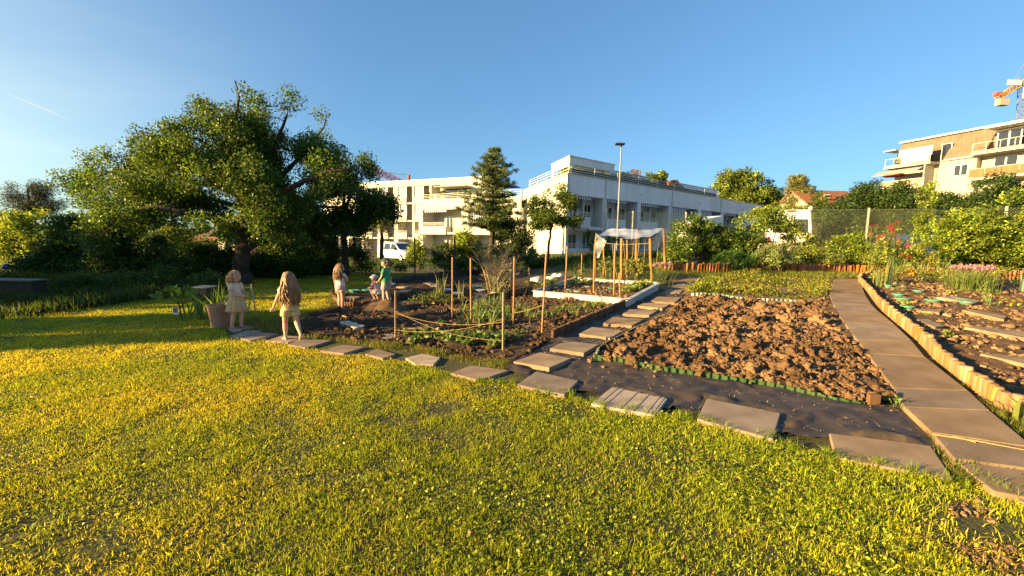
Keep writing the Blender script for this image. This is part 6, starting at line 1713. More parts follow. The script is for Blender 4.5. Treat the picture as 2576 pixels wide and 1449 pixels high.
# a flap hanging over the right side and one at the left front
b = len(vs)
for j in range(7):
    for i in range(9):
        p = A1.lerp(B1, i / 8); vs.append((p.x + .05 + .02 * math.sin(i + j), p.y, p.z + .02 - .07 * j * (.5 + .5 * math.sin(i * .35 + .4)) ))
fs += [(b + j * 9 + i, b + j * 9 + i + 1, b + (j + 1) * 9 + i + 1, b + (j + 1) * 9 + i) for j in range(6) for i in range(8)]
b = len(vs)
for j in range(8):
    for i in range(4):
        vs.append((A0.x - .02 + .10 * i * (1 - j * .09), A0.y - .03 + .03 * math.sin(j + i), A0.z - .07 * j - .05 + (.18 - .07 * (i)) * (1 - j / 9)))
fs += [(b + j * 4 + i, b + j * 4 + i + 1, b + (j + 1) * 4 + i + 1, b + (j + 1) * 4 + i) for j in range(7) for i in range(3)]
mb = MB(); mb.add(vs, fs); mb.build('plastic_sheet', PLM, root, smooth=True)
mb = MB()
for a, c in ((tops['fl'], tops['fr']), (tops['fr'], tops['br'])):
    a = a - Vector((0, 0, .12)); c = c - Vector((0, 0, .12)); mb.tube([a, a.lerp(c, .5) - Vector((0, 0, .05)), c], .006, 5)
mb.build('cord', TWINE, root)
for u0, v0, u1, v1 in ((1516, 622, 1524, 700), (1540, 612, 1545, 690), (1594, 606, 1586, 690), (1608, 612, 1596, 690), (1623, 606, 1616, 690), (1656, 608, 1648, 690), (1568, 606, 1574, 690)):
    y = tops['fm'].y + random.uniform(.1, .8); mb = MB(); a, c = P(u0, v0, y), P(u1, v1, y)
    mb.tube([a, a.lerp(c, .5) + Vector((.01, 0, 0)), c], .005, 4); mb.build('hanging_string', TWINE, root)

# ---- grey planting frame
FR = GP([(1341, 750), (1577, 775), (1656, 730), (1449, 714)])
root = thing('planting_frame', 'pale grey raised planting frame with a folded rim round the lettuce bed', 'planting frame', FR[0])
ZFR = mat('frame_panel', (0.52, 0.52, 0.50), (0.42, 0.42, 0.40), scale=3, rough=.55, spec=.4)
for i in range(4):
    a, b = FR[i], FR[(i + 1) % 4]; d = (b - a).xy.normalized(); nn = Vector((-d.y, d.x, 0)); h = .17
    mb = MB()
    mb.prism([a, a + nn * .02, a + nn * .02 + Vector((0, 0, h)), a + Vector((0, 0, h))], (b - a) - Vector((d.x, d.y, 0)) * .021)
    s_ = mb.build('side_panel', ZFR, root)
    mb = MB(); mb.prism([a - nn * .05 + Vector((0, 0, h + .002)), a + nn * .022 + Vector((0, 0, h + .012)), a + nn * .022 + Vector((0, 0, h + .018)), a - nn * .05 + Vector((0, 0, h + .008))], (b - a) - Vector((d.x, d.y, 0)) * .021)
    mb.build('rim', ZFR, s_)

# ---- snail collars and small pots
def ringmat(name, c): return mat(name, c, tuple(x * .8 for x in c), scale=6, rough=.45, spec=.4)
TEAL, CREAM, WHITEP = ringmat('collar_green', (0.10, 0.33, 0.22)), ringmat('collar_cream', (0.58, 0.50, 0.36)), ringmat('collar_white', (0.62, 0.64, 0.66))
PALEG = ringmat('collar_pale_green', (0.25, 0.36, 0.24))
def collar(label, uv, r, m, group=None, tilt=None, h=.095, plant=None):
    p = G(*uv)
    mb = MB(); M = Matrix.Rotation(tilt, 3, 'X') if tilt else None
    prof = [(r * .62, 0), (r * .66, h * .75), (r * .98, h), (r * 1.0, h * .84), (r * .97, h * .78), (r * .72, h * .62), (r * .69, 0)]
    mb.lathe(prof, p + (Vector((0, 0, r * .8)) if tilt else Vector((0, 0, .012))), 26, M)
    o = mb.build('plant_collar', m, smooth=True, origin=p)
    tag(o, label, 'plant collar', group)
    return p
gb = 'green plant collars in the right hand bed'
cp = []
for lab, x, y, r in (('green collar beside the pale border, left of the wire trellis', 880, 815, .13), ('green collar between the wire trellis and the big chives', 1165, 870, .15), ('green collar stacked behind the young squash, lower left one', 1015, 950, .19),
                     ('flat green collar with a bright spot in front of the trellis', 1300, 965, .19), ('rear one of the two touching green collars in the right bed', 1570, 950, .18), ('front one of the two touching green collars in the right bed', 1620, 985, .18), ('green collar nearest the camera in the right bed', 1060, 1028, .16)):
    cp.append(collar(lab, Z1(x, y), r * .72, TEAL, gb))
collar('upper green collar stacked behind the young squash', Z1(975, 905), .12, TEAL, gb)
gf = 'green plant collars inside the grey planting frame'
Z6 = lambda x, y: (1278 + .2206 * x, 607 + .2206 * y)
for lab, x, y, r, m in (('pale green collar at the left front of the frame bed', 690, 590, .13, PALEG), ('pale green collar in the middle of the frame bed', 920, 555, .16, PALEG), ('bright green empty collar beside the lettuces', 1175, 575, .15, TEAL), ('whitish green collar at the front of the frame bed', 800, 610, .16, PALEG),
                        ('whitish collar at the front of the frame bed beside the round stake', 1040, 620, .15, PALEG), ('green collar at the back of the frame bed', 1010, 520, .13, TEAL), ('pale collar with leaves at the back of the frame bed', 1090, 510, .15, PALEG), ('grey green collar at the back left of the frame bed', 810, 500, .17, PALEG)):
    collar(lab, Z6(x, y), r * .8, m, gf, h=.09)
gc_ = 'cream plant collars lying beside the bare plot'
for lab, uv, r in (('left one of the three cream plant collars', (870, 824), .10), ('middle one of the three cream plant collars', (884, 828), .105), ('right one of the three cream plant collars', (900, 834), .115)): collar(lab, uv, r * .9, CREAM, gc_, h=.085)
collar('cream collar tilted on edge beside the round stakes', (1208, 762), .115, CREAM, tilt=R(68))
collar('cream collar lying tilted left of the twiggy bush', (1241, 757), .10, CREAM, tilt=R(55))
gw = 'white plant collars in the shaded bed'
for lab, x, y in (('white collar in the shaded bed right of the log border piece', 1050, 585), ('white collar in the shaded bed between the two tall stakes', 1170, 630), ('bluish white collar in front of the twiggy bush', 1430, 595), ('white collar in the shaded bed beside the boy in green', 405, 520)): collar(lab, Z5(x, y), .14, WHITEP, gw)
collar('green pot ring with a lettuce behind the onion stakes', Z5(1383, 560), .17, PALEG, h=.12)
for lab, uv in (('teal collar by the leg of the girl in pink shorts', (892, 739)), ('teal collar left of the crouching child', (925, 738))): collar(lab, uv, .15, TEAL)
for lab, x, y in (('white crumpled fleece piece before the grey frame, left one', 325, 470), ('white crumpled fleece piece before the grey frame, right one', 565, 425)):
    p = G(*Z6(x, y)); mb = MB(); mb.ball(p + Vector((0, 0, .07)), (.20, .15, .09), 12, 7)
    mb.v = [(q[0] + random.gauss(0, .018), q[1] + random.gauss(0, .018), q[2] + random.gauss(0, .02)) for q in mb.v]
    tag(mb.build('fleece_piece', WHITEP, origin=p), lab, 'fleece', 'white fleece pieces beside the frame')
p = G(*Z6(490, 440)); mb = MB(); mb.lathe([(.12, 0), (.17, .10), (.18, .10), (.15, .02)], p, 18); tag(mb.build('plant_pot', WHITEP, origin=p, smooth=True), 'low white pot between the two fleece pieces', 'plant pot')

# ---- plants of the beds
def vplant(name, label, cat, uv, kind, size, base, group=None, dz=0.03):
    p = G(*uv); p.z += dz - .02
    root = thing(name, label, cat, p, group=group)
    if kind == 'blades':                       # upright tubular leaves (onion, leek, iris)
        n = int(size[2]); h, w = size[0], size[1]
        pp = np.tile(np.array(p), (n, 1)) + np.column_stack([RNG.normal(0, size[3], n), RNG.normal(0, size[3], n), np.zeros(n)])
        v, q, t = blade_geo(pp, h * RNG.uniform(.55, 1.1, n), w, lean=size[4])
        np_mesh('leaves', v, quads=q, tris=t, material=LEAF, parent=root, col=np.repeat(tint(n, np.array(base) * 1.5, .2), 5, 0))
    else:                                      # leafy rosette
        n = int(size[1]); r = size[0]
        a = RNG.uniform(0, 6.283, n); rr = r * RNG.uniform(.25, 1, n) ** .6
        c = np.tile(np.array(p), (n, 1)) + np.column_stack([np.cos(a) * rr, np.sin(a) * rr, size[2] * RNG.uniform(.35, 1, n)])
        ax = np.column_stack([np.cos(a), np.sin(a), np.full(n, .5)])
        v, q = leaf_geo(c, size[3] * RNG.uniform(.7, 1.25, n), aspect=.6, up=1.0, axis=ax)
        np_mesh('leaves', v, quads=q, material=LEAF, parent=root, col=np.repeat(tint(n, np.array(base) * 1.6, .22), 4, 0))
        mb = MB()
        for k in range(min(n, 7)): mb.tube([p - Vector((0, 0, .03)), Vector(c[k])], [.005, .003], 4, cap=False)
        mb.build('stalk', mat('green_stem', (0.13, 0.16, 0.05)), root)
    return root
ON = (0.095, 0.135, 0.05)
go = 'onion plants in the middle bed'
k = 0
for (x0, y0, x1, y1, n, h) in ((1345, 790, 1700, 720, 15, .30), (1840, 790, 2010, 760, 5, .24), (1560, 700, 1690, 660, 5, .26)):
    for i in range(n):
        x, y = x0 + (x1 - x0) * random.random(), y0 + (y1 - y0) * random.random() + 30
        vplant('onion_plant', 'green onion plant among its neighbours between the round stakes', 'onion plant', Z5(x, y), 'blades', (h, .011, 9, .035, .35), ON, go)
for i in range(22):
    t = (i + random.random() * .6) / 22
    vplant('onion_plant', 'onion plant of the rows beside the dark log border', 'onion plant', Z6(-60 + 950 * t + random.gauss(0, 25), 900 - 75 * t + random.gauss(0, 26)), 'blades', (.24 * (1 - .2 * t), .011, 9, .03, .5), (0.13, 0.155, 0.05), 'onion rows beside the log border')
for i in range(16):
    t = i / 15
    vplant('carrot_plant', 'feathery plant of the row below the white frame side', 'vegetable plant', Z6(860 + 320 * t, 765 - 25 * t + random.gauss(0, 12)), 'blades', (.16, .012, 16, .03, .7), (0.15, 0.16, 0.035), 'feathery plants below the frame')
for lab, x, y, h in (('leek with long arching leaves in front of the second round stake', 1205, 1010, .55), ('leek right beside the tall second stake', 1300, 1020, .5), ('leek with broad leaves left of the right lath', 1545, 1040, .42), ('leek with broad pale leaves behind the crossed strings', 1420, 1030, .42)):
    vplant('leek', lab, 'leek', Z5(x, y), 'blades', (h, .02, 10, .02, .5), (0.14, 0.17, 0.05))
gsps = 'spinach plants under the crossed strings'
for i, (x, y, s_) in enumerate([(600, 1090, .09), (745, 1105, .10), (850, 1120, .12), (950, 1130, .10), (1070, 1150, .13), (1130, 1190, .15), (1260, 1175, .12), (1330, 1150, .11), (1420, 1190, .15), (1490, 1150, .12), (1570, 1190, .15), (1640, 1170, .13), (1600, 1240, .10), (1300, 1210, .09), (680, 1190, .09), (980, 970, .07)]):
    vplant('spinach_plant', 'leafy spinach plant in the row under the crossed strings', 'spinach plant', Z5(x, y), 'rosette', (s_, 46, s_ * 1.1, .085), (0.085, 0.125, 0.03), gsps)
for i, (x, y) in enumerate([(1850, 1080), (1830, 1150), (1900, 1070), (140, 1060 + 0)]): vplant('strawberry_plant', 'low leafy plant on dark earth right of the right lath', 'strawberry plant', Z5(x, y) if i < 3 else Z6(130, 1080), 'rosette', (.09, 26, .06, .06), (0.075, 0.11, 0.03), 'low plants right of the lath')
glt = 'lettuces at the right end of the frame bed'
for i in range(20):
    t, s_ = random.random(), random.random()
    vplant('lettuce', 'bright green lettuce in the dense block at the right end of the frame', 'lettuce', Z6(1310 + 250 * t + 40 * s_, 625 - 95 * t + 25 * (s_ - .5)), 'rosette', (.11, 36, .11, .09), (0.17, 0.20, 0.05), glt, dz=.08)
for i, (x, y) in enumerate([(700, 545), (760, 540), (920, 530), (1090, 495), (810, 480), (520, 590)]): vplant('squash_plant', 'young leafy plant inside a collar of the grey frame bed', 'young plant', Z6(x, y), 'rosette', (.13, 30, .15, .09), (0.13, 0.15, 0.04), 'young plants inside the frame collars', dz=.1)
vplant('squash_plant', 'dark upright courgette plant at the back left of the frame bed', 'young plant', Z6(820, 490), 'rosette', (.10, 26, .42, .10), (0.07, 0.10, 0.035))
for i, (x, y) in enumerate([(250, 520), (360, 545), (500, 490), (430, 505), (200, 600)]): vplant('squash_plant', 'leafy plant beside the fleece pieces left of the frame', 'young plant', Z6(x, y), 'rosette', (.16, 34, .14, .10), (0.10, 0.13, 0.03), 'leafy plants left of the frame')
vplant('houseleek', 'pink succulent tuft before the white frame side', 'succulent', Z6(685, 700), 'rosette', (.09, 60, .12, .05), (0.24, 0.11, 0.09))
gtm = 'tomato plants under the rain shelter'
for i, (x, y, h) in enumerate([(1080, 420, .5), (1160, 430, .6), (1360, 440, .55), (1460, 450, .6), (1520, 455, .5), (1580, 420, .45), (1240, 400, .5)]):
    vplant('tomato_plant', 'leafy young tomato plant under the plastic rain shelter', 'tomato plant', Z6(x, y), 'rosette', (.22, 90, h, .10), (0.085, 0.105, 0.03) if i < 3 else (0.14, 0.15, 0.03), gtm)
# mounds of yellow green weeds at the back of the bare plot
for i, (x, y, s_) in enumerate([(850, 720, .28), (960, 700, .26), (720, 700, .22), (1030, 720, .2), (900, 640, .2), (790, 640, .2)]):
    vplant('weed_clump', 'yellow green weed clump at the back edge of the bare plot', 'weed', Z5(x, y + 20), 'rosette', (s_, 110, s_ * .9, .06), (0.13, 0.14, 0.03), 'weed clumps behind the bare plot')
for i, (x, y, h) in enumerate([(990, 640, .75), (960, 640, .6), (925, 650, .5), (1180, 640, .5), (1200, 620, .45)]):
    vplant('bolted_lettuce', 'tall bolted stalk rising from the weeds behind the bare plot', 'weed', Z5(x, y + 30), 'blades', (h, .02, 8, .04, .2), (0.13, 0.15, 0.05), 'tall bolted stalks behind the bare plot')
gml = 'low leafy plants filling the middle bed'
for i in range(30):
    x, y = 1350 + random.random() * 420, 820 + random.random() * 130
    vplant('leafy_plant', 'low leafy plant among the onions of the middle bed', 'vegetable plant', Z5(x, y), 'rosette', (random.uniform(.07, .13), 34, random.uniform(.08, .2), .06), (0.095, 0.13, 0.035), gml)
for i in range(22):
    t = random.random()
    vplant('leafy_plant', 'low green plant in the onion rows beside the dark log border', 'vegetable plant', Z6(0 + 950 * t + random.gauss(0, 30), 880 - 95 * t + random.gauss(0, 30)), 'rosette', (.09, 34, .08, .05), (0.12, 0.14, 0.035), 'low plants in the onion rows')
# grey green bushy herb by the weedy patch
shrub('herb_bush', 'bushy yellow green herb with a reddish seed head at the corner of the weedy patch', 'herb', pxell([(1775, 722, 26, 18), (1800, 715, 22, 20), (1745, 728, 16, 14), (1825, 730, 22, 14)], 9.6, .8), 90, 50, .07, .045, (0.15, 0.155, 0.035))
# chives
def chives(label, uv, h, n, r, heads, base):
    p = G(*uv)
    root = thing('chives', label, 'chives', p)
    pp = np.tile(np.array(p), (n, 1)) + np.column_stack([RNG.normal(0, r * .45, n), RNG.normal(0, r * .45, n), np.zeros(n)])
    v, q, t = blade_geo(pp, h * RNG.uniform(.6, 1.0, n), .010, lean=.3)
    np_mesh('leaves', v, quads=q, tris=t, material=LEAF, parent=root, col=np.repeat(tint(n, np.array(base) * 1.5, .2), 5, 0))
    hc = []
    for k in range(heads):
        a_, rr = random.uniform(0, 6.28), r * random.random() ** .5 * 1.1
        t_ = p + Vector((math.cos(a_) * rr, math.sin(a_) * rr * .7, h * random.uniform(.98, 1.18)))
        b_ = p + (t_ - p) * .2; b_.z = p.z
        mb = MB(); mb.tube([b_, t_], .004, 4, cap=False); s_ = mb.build('flower_stalk', mat('green_stem', (0.13, 0.16, 0.05)), root)
        c = np.tile(np.array(t_), (44, 1)) + unit(RNG.normal(size=(44, 3))) * .024
        v, q = leaf_geo(c, .026, aspect=.5, up=.2)
        np_mesh('flower_head', v, quads=q, material=LEAF, parent=s_, col=np.repeat(tint(44, (0.56, 0.33, 0.45), .2, .08), 4, 0))
    return root
chives('clump of flowering chives beside the right front shelter pole', (1664, 716), .48, 420, .22, 34, (0.075, 0.105, 0.04))
chives('large clump of flowering chives in the right hand bed', Z1(1650, 840), .56, 700, .42, 78, (0.11, 0.15, 0.035))
# tall onions of the right bed
gro = 'tall leek like plants in the right hand bed'
for i, (x, y, h) in enumerate([(800, 810, .6), (890, 800, .95), (760, 780, .5), (950, 760, .8), (1150, 720, .6), (1210, 730, .62), (1320, 720, .75), (1400, 720, .85), (1440, 740, .7)]):
    vplant('tall_onion', 'tall upright onion stems behind the green collars', 'onion plant', Z1(x, y), 'blades', (h, .022, 9, .05, .12), (0.13, 0.17, 0.055), gro)
for i, (x, y) in enumerate([(1785, 960), (1850, 1000), (1900, 1015), (2090, 800)]): vplant('young_leek', 'young leek with loose leaves between chives and picture edge', 'leek', Z1(x, y), 'blades', (.38, .016, 8, .03, .5), (0.12, 0.16, 0.05), 'young leeks in the right hand bed')
vplant('leek', 'thick bluish leek at the right picture edge', 'leek', Z1(2150, 850), 'blades', (.6, .035, 10, .03, .12), (0.13, 0.19, 0.14))
for lab, x, y, r, h, b in (('young squash with two raised leaves in the near green collar', 1045, 1020, .09, .20, (0.17, .19, .04)), ('leafy squash growing beside the wire trellis', 985, 860, .12, .24, (0.12, .15, .06)), ('yellow green leafy plant at the foot of the big chives', 1480, 880, .2, .14, (0.15, .17, .035)), ('yellowish plant at the right picture edge', 2120, 1020, .22, .2, (0.22, .19, .02)),
                         ('leafy plant before the right end of the chives', 1840, 890, .22, .16, (0.13, .16, .035)), ('small seedling with pairs of leaves in the right bed', 1450, 1300, .05, .12, (0.14, .16, .04)), ('low seedlings in the loose soil left of the long slab', 1200, 1085, .06, .06, (0.15, .16, .03))):
    vplant('vegetable_plant', lab, 'vegetable plant', Z1(x, y), 'rosette', (r, 34, h, .075), b)
for i, (x, y) in enumerate([(1720, 1330), (1960, 1350), (2050, 1390), (2100, 1320), (1560, 1390), (1900, 1300)]): vplant('seedling', 'small flat seedling in the loose soil of the right bed', 'seedling', Z1(x, y), 'rosette', (.05, 12, .03, .055), (0.12, 0.16, 0.035), 'seedlings in the right hand bed')
gwd = 'leafy weeds between the onions at the back of the right bed'
for i in range(26):
    x = 720 + 1250 * (i + random.random()) / 26
    vplant('leafy_weed', 'yellow green leafy plant between the tall onions at the back of the right bed', 'weed', Z1(x, 700 + random.random() * 90 + max(0, x - 1500) * .05), 'rosette', (random.uniform(.14, .24), 70, random.uniform(.2, .5), .07), (0.15, 0.17, 0.035) if i % 3 else (0.19, 0.18, 0.03), gwd)
# wire trellis
p0 = [Z1(900, 850), Z1(1190, 905), Z1(1225, 800), Z1(925, 790)]
mb = MB(); a, b, c, d = GP(p0)
tz = P(*Z1(930, 570), a.y).z
for q in (a, b, c, d): mb.tube([q, Vector((q.x, q.y, tz))], .006, 5)
for q, r_ in ((a, b), (b, c), (c, d), (d, a)): mb.tube([Vector((q.x, q.y, tz)), Vector((r_.x, r_.y, tz))], .006, 5)
tag(mb.build('wire_trellis', mat('dark_wire', (0.05, 0.06, 0.04), (0.03, 0.04, 0.03), scale=8)), 'open box of dark wire standing over the collars in the right bed', 'trellis')
# flag leaf plant by the lower right border and iris like leaves
vplant('broad_leaf_plant', 'clump of broad strap leaves growing against the near end of the pale border', 'plant', (2560, 1058), 'blades', (.22, .035, 14, .05, .8), (0.15, 0.17, 0.035))
vplant('weed_tuft', 'weed tuft at the foot of the short brown corner post', 'weed', (2255, 1020), 'rosette', (.09, 40, .07, .045), (0.10, 0.13, 0.03))
# short corner post of the dug bed
p = G(2196, 1022); mb = MB(); mb.box(p.x - .05, p.x + .05, p.y - .02, p.y + .025, p.z - .1, p.z + .115)
tag(mb.build('corner_post', LOGD, bevel=.004, origin=p), 'short brown wooden post at the end of the green edging', 'post')
# dry stalks on the near path slabs
for lab, a, b in (('long dry stalk lying across the near right path slab', (2345, 1092), (2620, 1140)), ('short dry stalk on the near right path slab', (2395, 1098), (2455, 1113))):
    mb = MB(); a, b = G(*a, .062), G(*b, .062); mb.tube([a, a.lerp(b, .5) + Vector((0, .01, .004)), b], [.006, .005, .003], 5); tag(mb.build('dry_stalk', TWINE), lab, 'stalk')

# ---- bare plot: mounds, crate, sticks
def mound(label, uv, rx, ry, h, m):
    c = G(*uv); n = 30; vs, fs = [], []
    for j in range(n + 1):
        for i in range(n + 1):
            x, y = -1 + 2 * i / n, -1 + 2 * j / n; r = math.hypot(x, y)
            z = h * max(0, 1 - r ** 1.6) * (1 + .5 * noise.noise(Vector((x * 2, y * 2, uv[0])))) + .02 * noise.noise(Vector((x * 7, y * 7, 3)))
            px, py = c.x + x * rx, c.y + y * ry
            vs.append((px, py, float(H(px, py)) - .02 + z + (.03 if r < .97 else -.03)))
    fs = [(j * (n + 1) + i, j * (n + 1) + i + 1, (j + 1) * (n + 1) + i + 1, (j + 1) * (n + 1) + i) for j in range(n) for i in range(n)]
    mb = MB(); mb.add(vs, fs); o = mb.build('soil_mound', m, smooth=True); tag(o, label, 'soil heap')
mound('low heap of light brown earth on the bare plot behind the cream collars', (968, 782), .55, .45, .22, SOILM)
mound('flat ridge of dark earth on the bare plot left of the crate', (1060, 800), .7, .35, .12, SOILD)
mb = MB(); a, b = GP([(1108, 812), (1160, 793)]); d = (b - a).normalized(); nn = Vector((-d.y, d.x, 0))
CR = mat('crate_plastic', (0.12, 0.055, 0.035), (0.08, 0.04, 0.026), scale=6, rough=.6)
for off in (0, .28):
    mb.prism([a + nn * off, a + nn * (off + .012), a + nn * (off + .012) + Vector((0, 0, .07)), a + nn * off + Vector((0, 0, .07))], b - a)
    for k in range(9): q = a.lerp(b, (k + .2) / 9) + nn * off; mb.prism([q + Vector((0, 0, .07)), q + nn * .012 + Vector((0, 0, .07)), q + nn * .012 + Vector((0, 0, .12)), q + Vector((0, 0, .12))], (b - a) / 16)
for q in (a, b - d * .012): mb.prism([q, q + nn * .28, q + nn * .28 + Vector((0, 0, .12)), q + Vector((0, 0, .12))], d * .012)
mb.prism([a + Vector((0, 0, .005)), b + Vector((0, 0, .005)), b + nn * .28 + Vector((0, 0, .005)), a + nn * .28 + Vector((0, 0, .005))], (0, 0, .008))
tag(mb.build('slotted_crate', CR, origin=a), 'dark slotted plastic crate on the earth below the first tall stakes', 'crate')
for lab, pts in (('pale bent stick lying on the bare plot', [(800, 797), (835, 790), (848, 790)]), ('brown stick lying on the bare plot', [(848, 790), (872, 798)])):
    mb = MB(); mb.tube([G(u, v, .05) for u, v in pts], .012, 6); tag(mb.build('stick', STAKE), lab, 'stick')

# ---- flower tub, sapling, table and things on the shaded lawn
p = G(556, 822)
POTM = mat('terracotta', (0.36, 0.20, 0.13), (0.25, 0.15, 0.10), scale=6, rough=.9, bump=.3, bscale=30, bdist=.006)
rt = (583 - 530) * .5 * p.y / F; hh = P(556, 766, p.y).z - p.z
mb = MB(); mb.lathe([(rt * .78, 0), (rt * .9, hh * .5), (rt * 1.02, hh - .04), (rt * 1.08, hh - .04), (rt * 1.08, hh), (rt * .98, hh), (rt * .95, hh - .05), (0.001, hh - .05)], p, 28, cap=False)
tag(mb.build('flower_tub', POTM, smooth=False, origin=p), 'terracotta coloured tub beside the girl in the dress', 'plant tub')
mb = MB(); mb.lathe([(rt * .94, hh - .045), (rt * .5, hh - .01), (.001, hh)], p, 20); tag(mb.build('tub_soil', SOILD, origin=p, smooth=True), 'dark earth filling the terracotta tub', 'soil')
q = p + Vector((-.12, .25, 0))
vplant('iris_plant', 'tall sword shaped iris leaves behind the terracotta tub', 'iris', (535, 800), 'blades', (.62, .028, 70, .17, .45), (0.10, 0.145, 0.03))
vplant('iris_plant', 'sword leaves growing in the terracotta tub', 'iris', (572, 812), 'blades', (.72, .026, 36, .10, .4), (0.10, 0.145, 0.03))
b = G(459, 806); t = P(448, 735, b.y)
L = [[(b.x, b.y, b.z, .012), (b.x - .03, b.y, b.z + .18, .011), (b.x - .05, b.y, b.z + .34, .009), (b.x - .06, b.y, b.z + .52, .006)], [(b.x - .03, b.y, b.z + .2, .009), (b.x + .06, b.y - .02, b.z + .3, .007), (b.x + .14, b.y - .03, b.z + .42, .004)], [(b.x - .05, b.y, b.z + .3, .007), (b.x - .2, b.y, b.z + .38, .005), (b.x - .34, b.y, b.z + .43, .003)]]
fs_ = tree('fig_sapling', 'small fig sapling with big leaves and a hanging picture label on the lawn', 'sapling', L, np.array([(b.x - .08 + random.gauss(0, .10), b.y + random.gauss(0, .08), b.z + .48 + random.gauss(0, .05)) for _ in range(9)] + [(b.x + .16, b.y, b.z + .38), (b.x + .2, b.y, b.z + .44), (b.x - .36, b.y, b.z + .42), (b.x - .42, b.y, b.z + .40), (b.x - .3, b.y, b.z + .44)]), 5, .05, .13, (0.10, 0.12, 0.025), twig_r=.006, aspect=.75, up=1.2)
tg = P(441, 782, b.y - .02); mb = MB(); mb.box(tg.x - .045, tg.x + .045, tg.y, tg.y + .004, tg.z - .065, tg.z + .065); tgo = mb.build('label_tag', WHITEP, fs_)
mb = MB(); mb.box(tg.x - .036, tg.x + .036, tg.y - .003, tg.y - .0005, tg.z - .03, tg.z + .055); mb.build('picture', mat('tag_picture', (0.30, 0.20, 0.12), (0.12, 0.10, 0.07), scale=30), tgo)
mb = MB(); mb.tube([(tg.x, tg.y, tg.z + .066), (tg.x + .02, tg.y + .01, tg.z + .16)], .002, 4); mb.build('loop', TWINE, tgo)
c = G(497, 757); 
root = thing('garden_table', 'low dark garden table with a pale top behind the fig sapling', 'table', c)
tp = P(500, 722, c.y).z; mb = MB(); mb.box(c.x - .15, c.x + .22, c.y, c.y + .35, tp - .03, tp); mb.build('top', mat('grey_top', (0.30, 0.30, 0.29), (0.22, 0.22, 0.21), scale=6), root)
mb = MB(); mb.box(c.x - .12, c.x + .19, c.y + .02, c.y + .33, c.z - .02, tp - .032); mb.build('base', WOODD, root)
# stick frame beside the girl: a tall stick with a cross stick
b1 = G(645, 797); t1 = P(632, 715, b1.y); b2 = P(594, 729, b1.y + .05)
root = thing('planted_stick', 'pale stick planted upright with a cross stick behind the girl in the dress', 'garden stick', b1)
mb = MB(); mb.tube([b1 - Vector((0, 0, .05)), b1.lerp(t1, .5), t1], [.013, .014, .013], 7); mb.build('upright', mat('pale_stick', (0.42, 0.34, 0.23), (0.3, 0.24, 0.16), scale=14, rough=.9), root)
mb = MB(); mb.tube([b2, P(630, 722, b1.y + .03)], [.010, .012], 6); mb.build('cross_stick', MATS['pale_stick'], root)
# left edge: raised bed, blue ball on a stick, barrel, white pieces
c = G(70, 752); t = P(70, 708, c.y); l_ = P(-40, 712, c.y + .2)
root = thing('wooden_planter', 'dark wooden raised planter at the left edge', 'planter', c)
mb = MB(); mb.box(l_.x, c.x + .12, c.y, c.y + .3, c.z - .02, t.z); mb.build('box', WOODD, root)
mb = MB(); mb.box(l_.x - .04, c.x + .16, c.y - .04, c.y + .34, t.z + .002, t.z + .03); mb.build('rim', mat('grey_boards', (0.16, 0.15, 0.135), (0.10, 0.095, 0.085), scale=6), root)
c = P(16, 671, 14.5)
root = thing('glass_ball', 'shiny blue garden ball on a stick at the left edge', 'garden ball', (c.x, c.y, 0))
mb = MB(); mb.ball(c, .11, 18, 12); mb.build('ball', mat('blue_glaze', (0.02, 0.04, 0.35), (0.015, 0.03, 0.28), scale=2, rough=.08, coat=.8), root, smooth=True)
mb = MB(); mb.tube([(c.x, c.y, 0), (c.x, c.y, c.z - .09)], .012, 6); mb.build('stick', STAKE, root)
c = P(352, 655, 15.2)
mb = MB(); mb.lathe([(.26, 0), (.30, .1), (.32, .45), (.30, .8), (.27, .92), (.24, .92), (.22, .86)], (c.x, c.y, 0), 20); tag(mb.build('water_barrel', mat('barrel_blue', (0.04, 0.13, 0.28), (0.03, 0.10, 0.22), scale=3, rough=.4), origin=(c.x, c.y, 0), smooth=True), 'blue plastic water barrel in the shade behind the drooping apple boughs', 'barrel')
# ================================================================== the children
SKIN = mat('skin', (0.56, 0.335, 0.235), (0.50, 0.285, 0.195), scale=5, rough=.55, spec=.35)
EYE = mat('eye_dark', (0.03, 0.02, 0.015), (0.02, 0.015, 0.01), scale=5, rough=.2)
LIP = mat('lip', (0.42, 0.16, 0.13), (0.38, 0.14, 0.12), scale=5, rough=.5)
def hairmat(name, c1, c2): return mat(name, c1, c2, scale=60, rough=.45, spec=.4, stretch=(1, 1, .10), contrast=(.4, .6))
HAIRB, HAIRL, HAIRD = hairmat('hair_blond', (0.50, 0.30, 0.13), (0.32, 0.17, 0.07)), hairmat('hair_light_brown', (0.36, 0.20, 0.085), (0.19, 0.10, 0.045)), hairmat('hair_brown', (0.28, 0.145, 0.065), (0.14, 0.07, 0.034))
V = Vector
BASE = dict(head=V((0, .012, .905)), neck=V((0, -.004, .80)), chest=V((0, 0, .70)), waist=V((0, .006, .585)), hip=V((0, -.004, .50)),
            sl=V((-.098, -.004, .758)), sr=V((.098, -.004, .758)), el=V((-.135, -.015, .615)), er=V((.135, -.015, .615)), wl=V((-.145, .015, .485)), wr=V((.145, .015, .485)),
            hl=V((-.052, 0, .475)), hr=V((.052, 0, .475)), kl=V((-.058, .015, .262)), kr=V((.058, .015, .262)), al=V((-.058, -.012, .045)), ar=V((.058, -.012, .045)),
            fl=V((-.068, .085, .016)), fr=V((.068, .085, .016)))
def capsule(mb, a, b, ra, rb, seg=12):
    mb.tube([a, a.lerp(b, .5), b], [ra, (ra + rb) / 2, rb], seg)
    mb.ball(a, ra * 1.0, 12, 8); mb.ball(b, rb * 1.0, 12, 8)

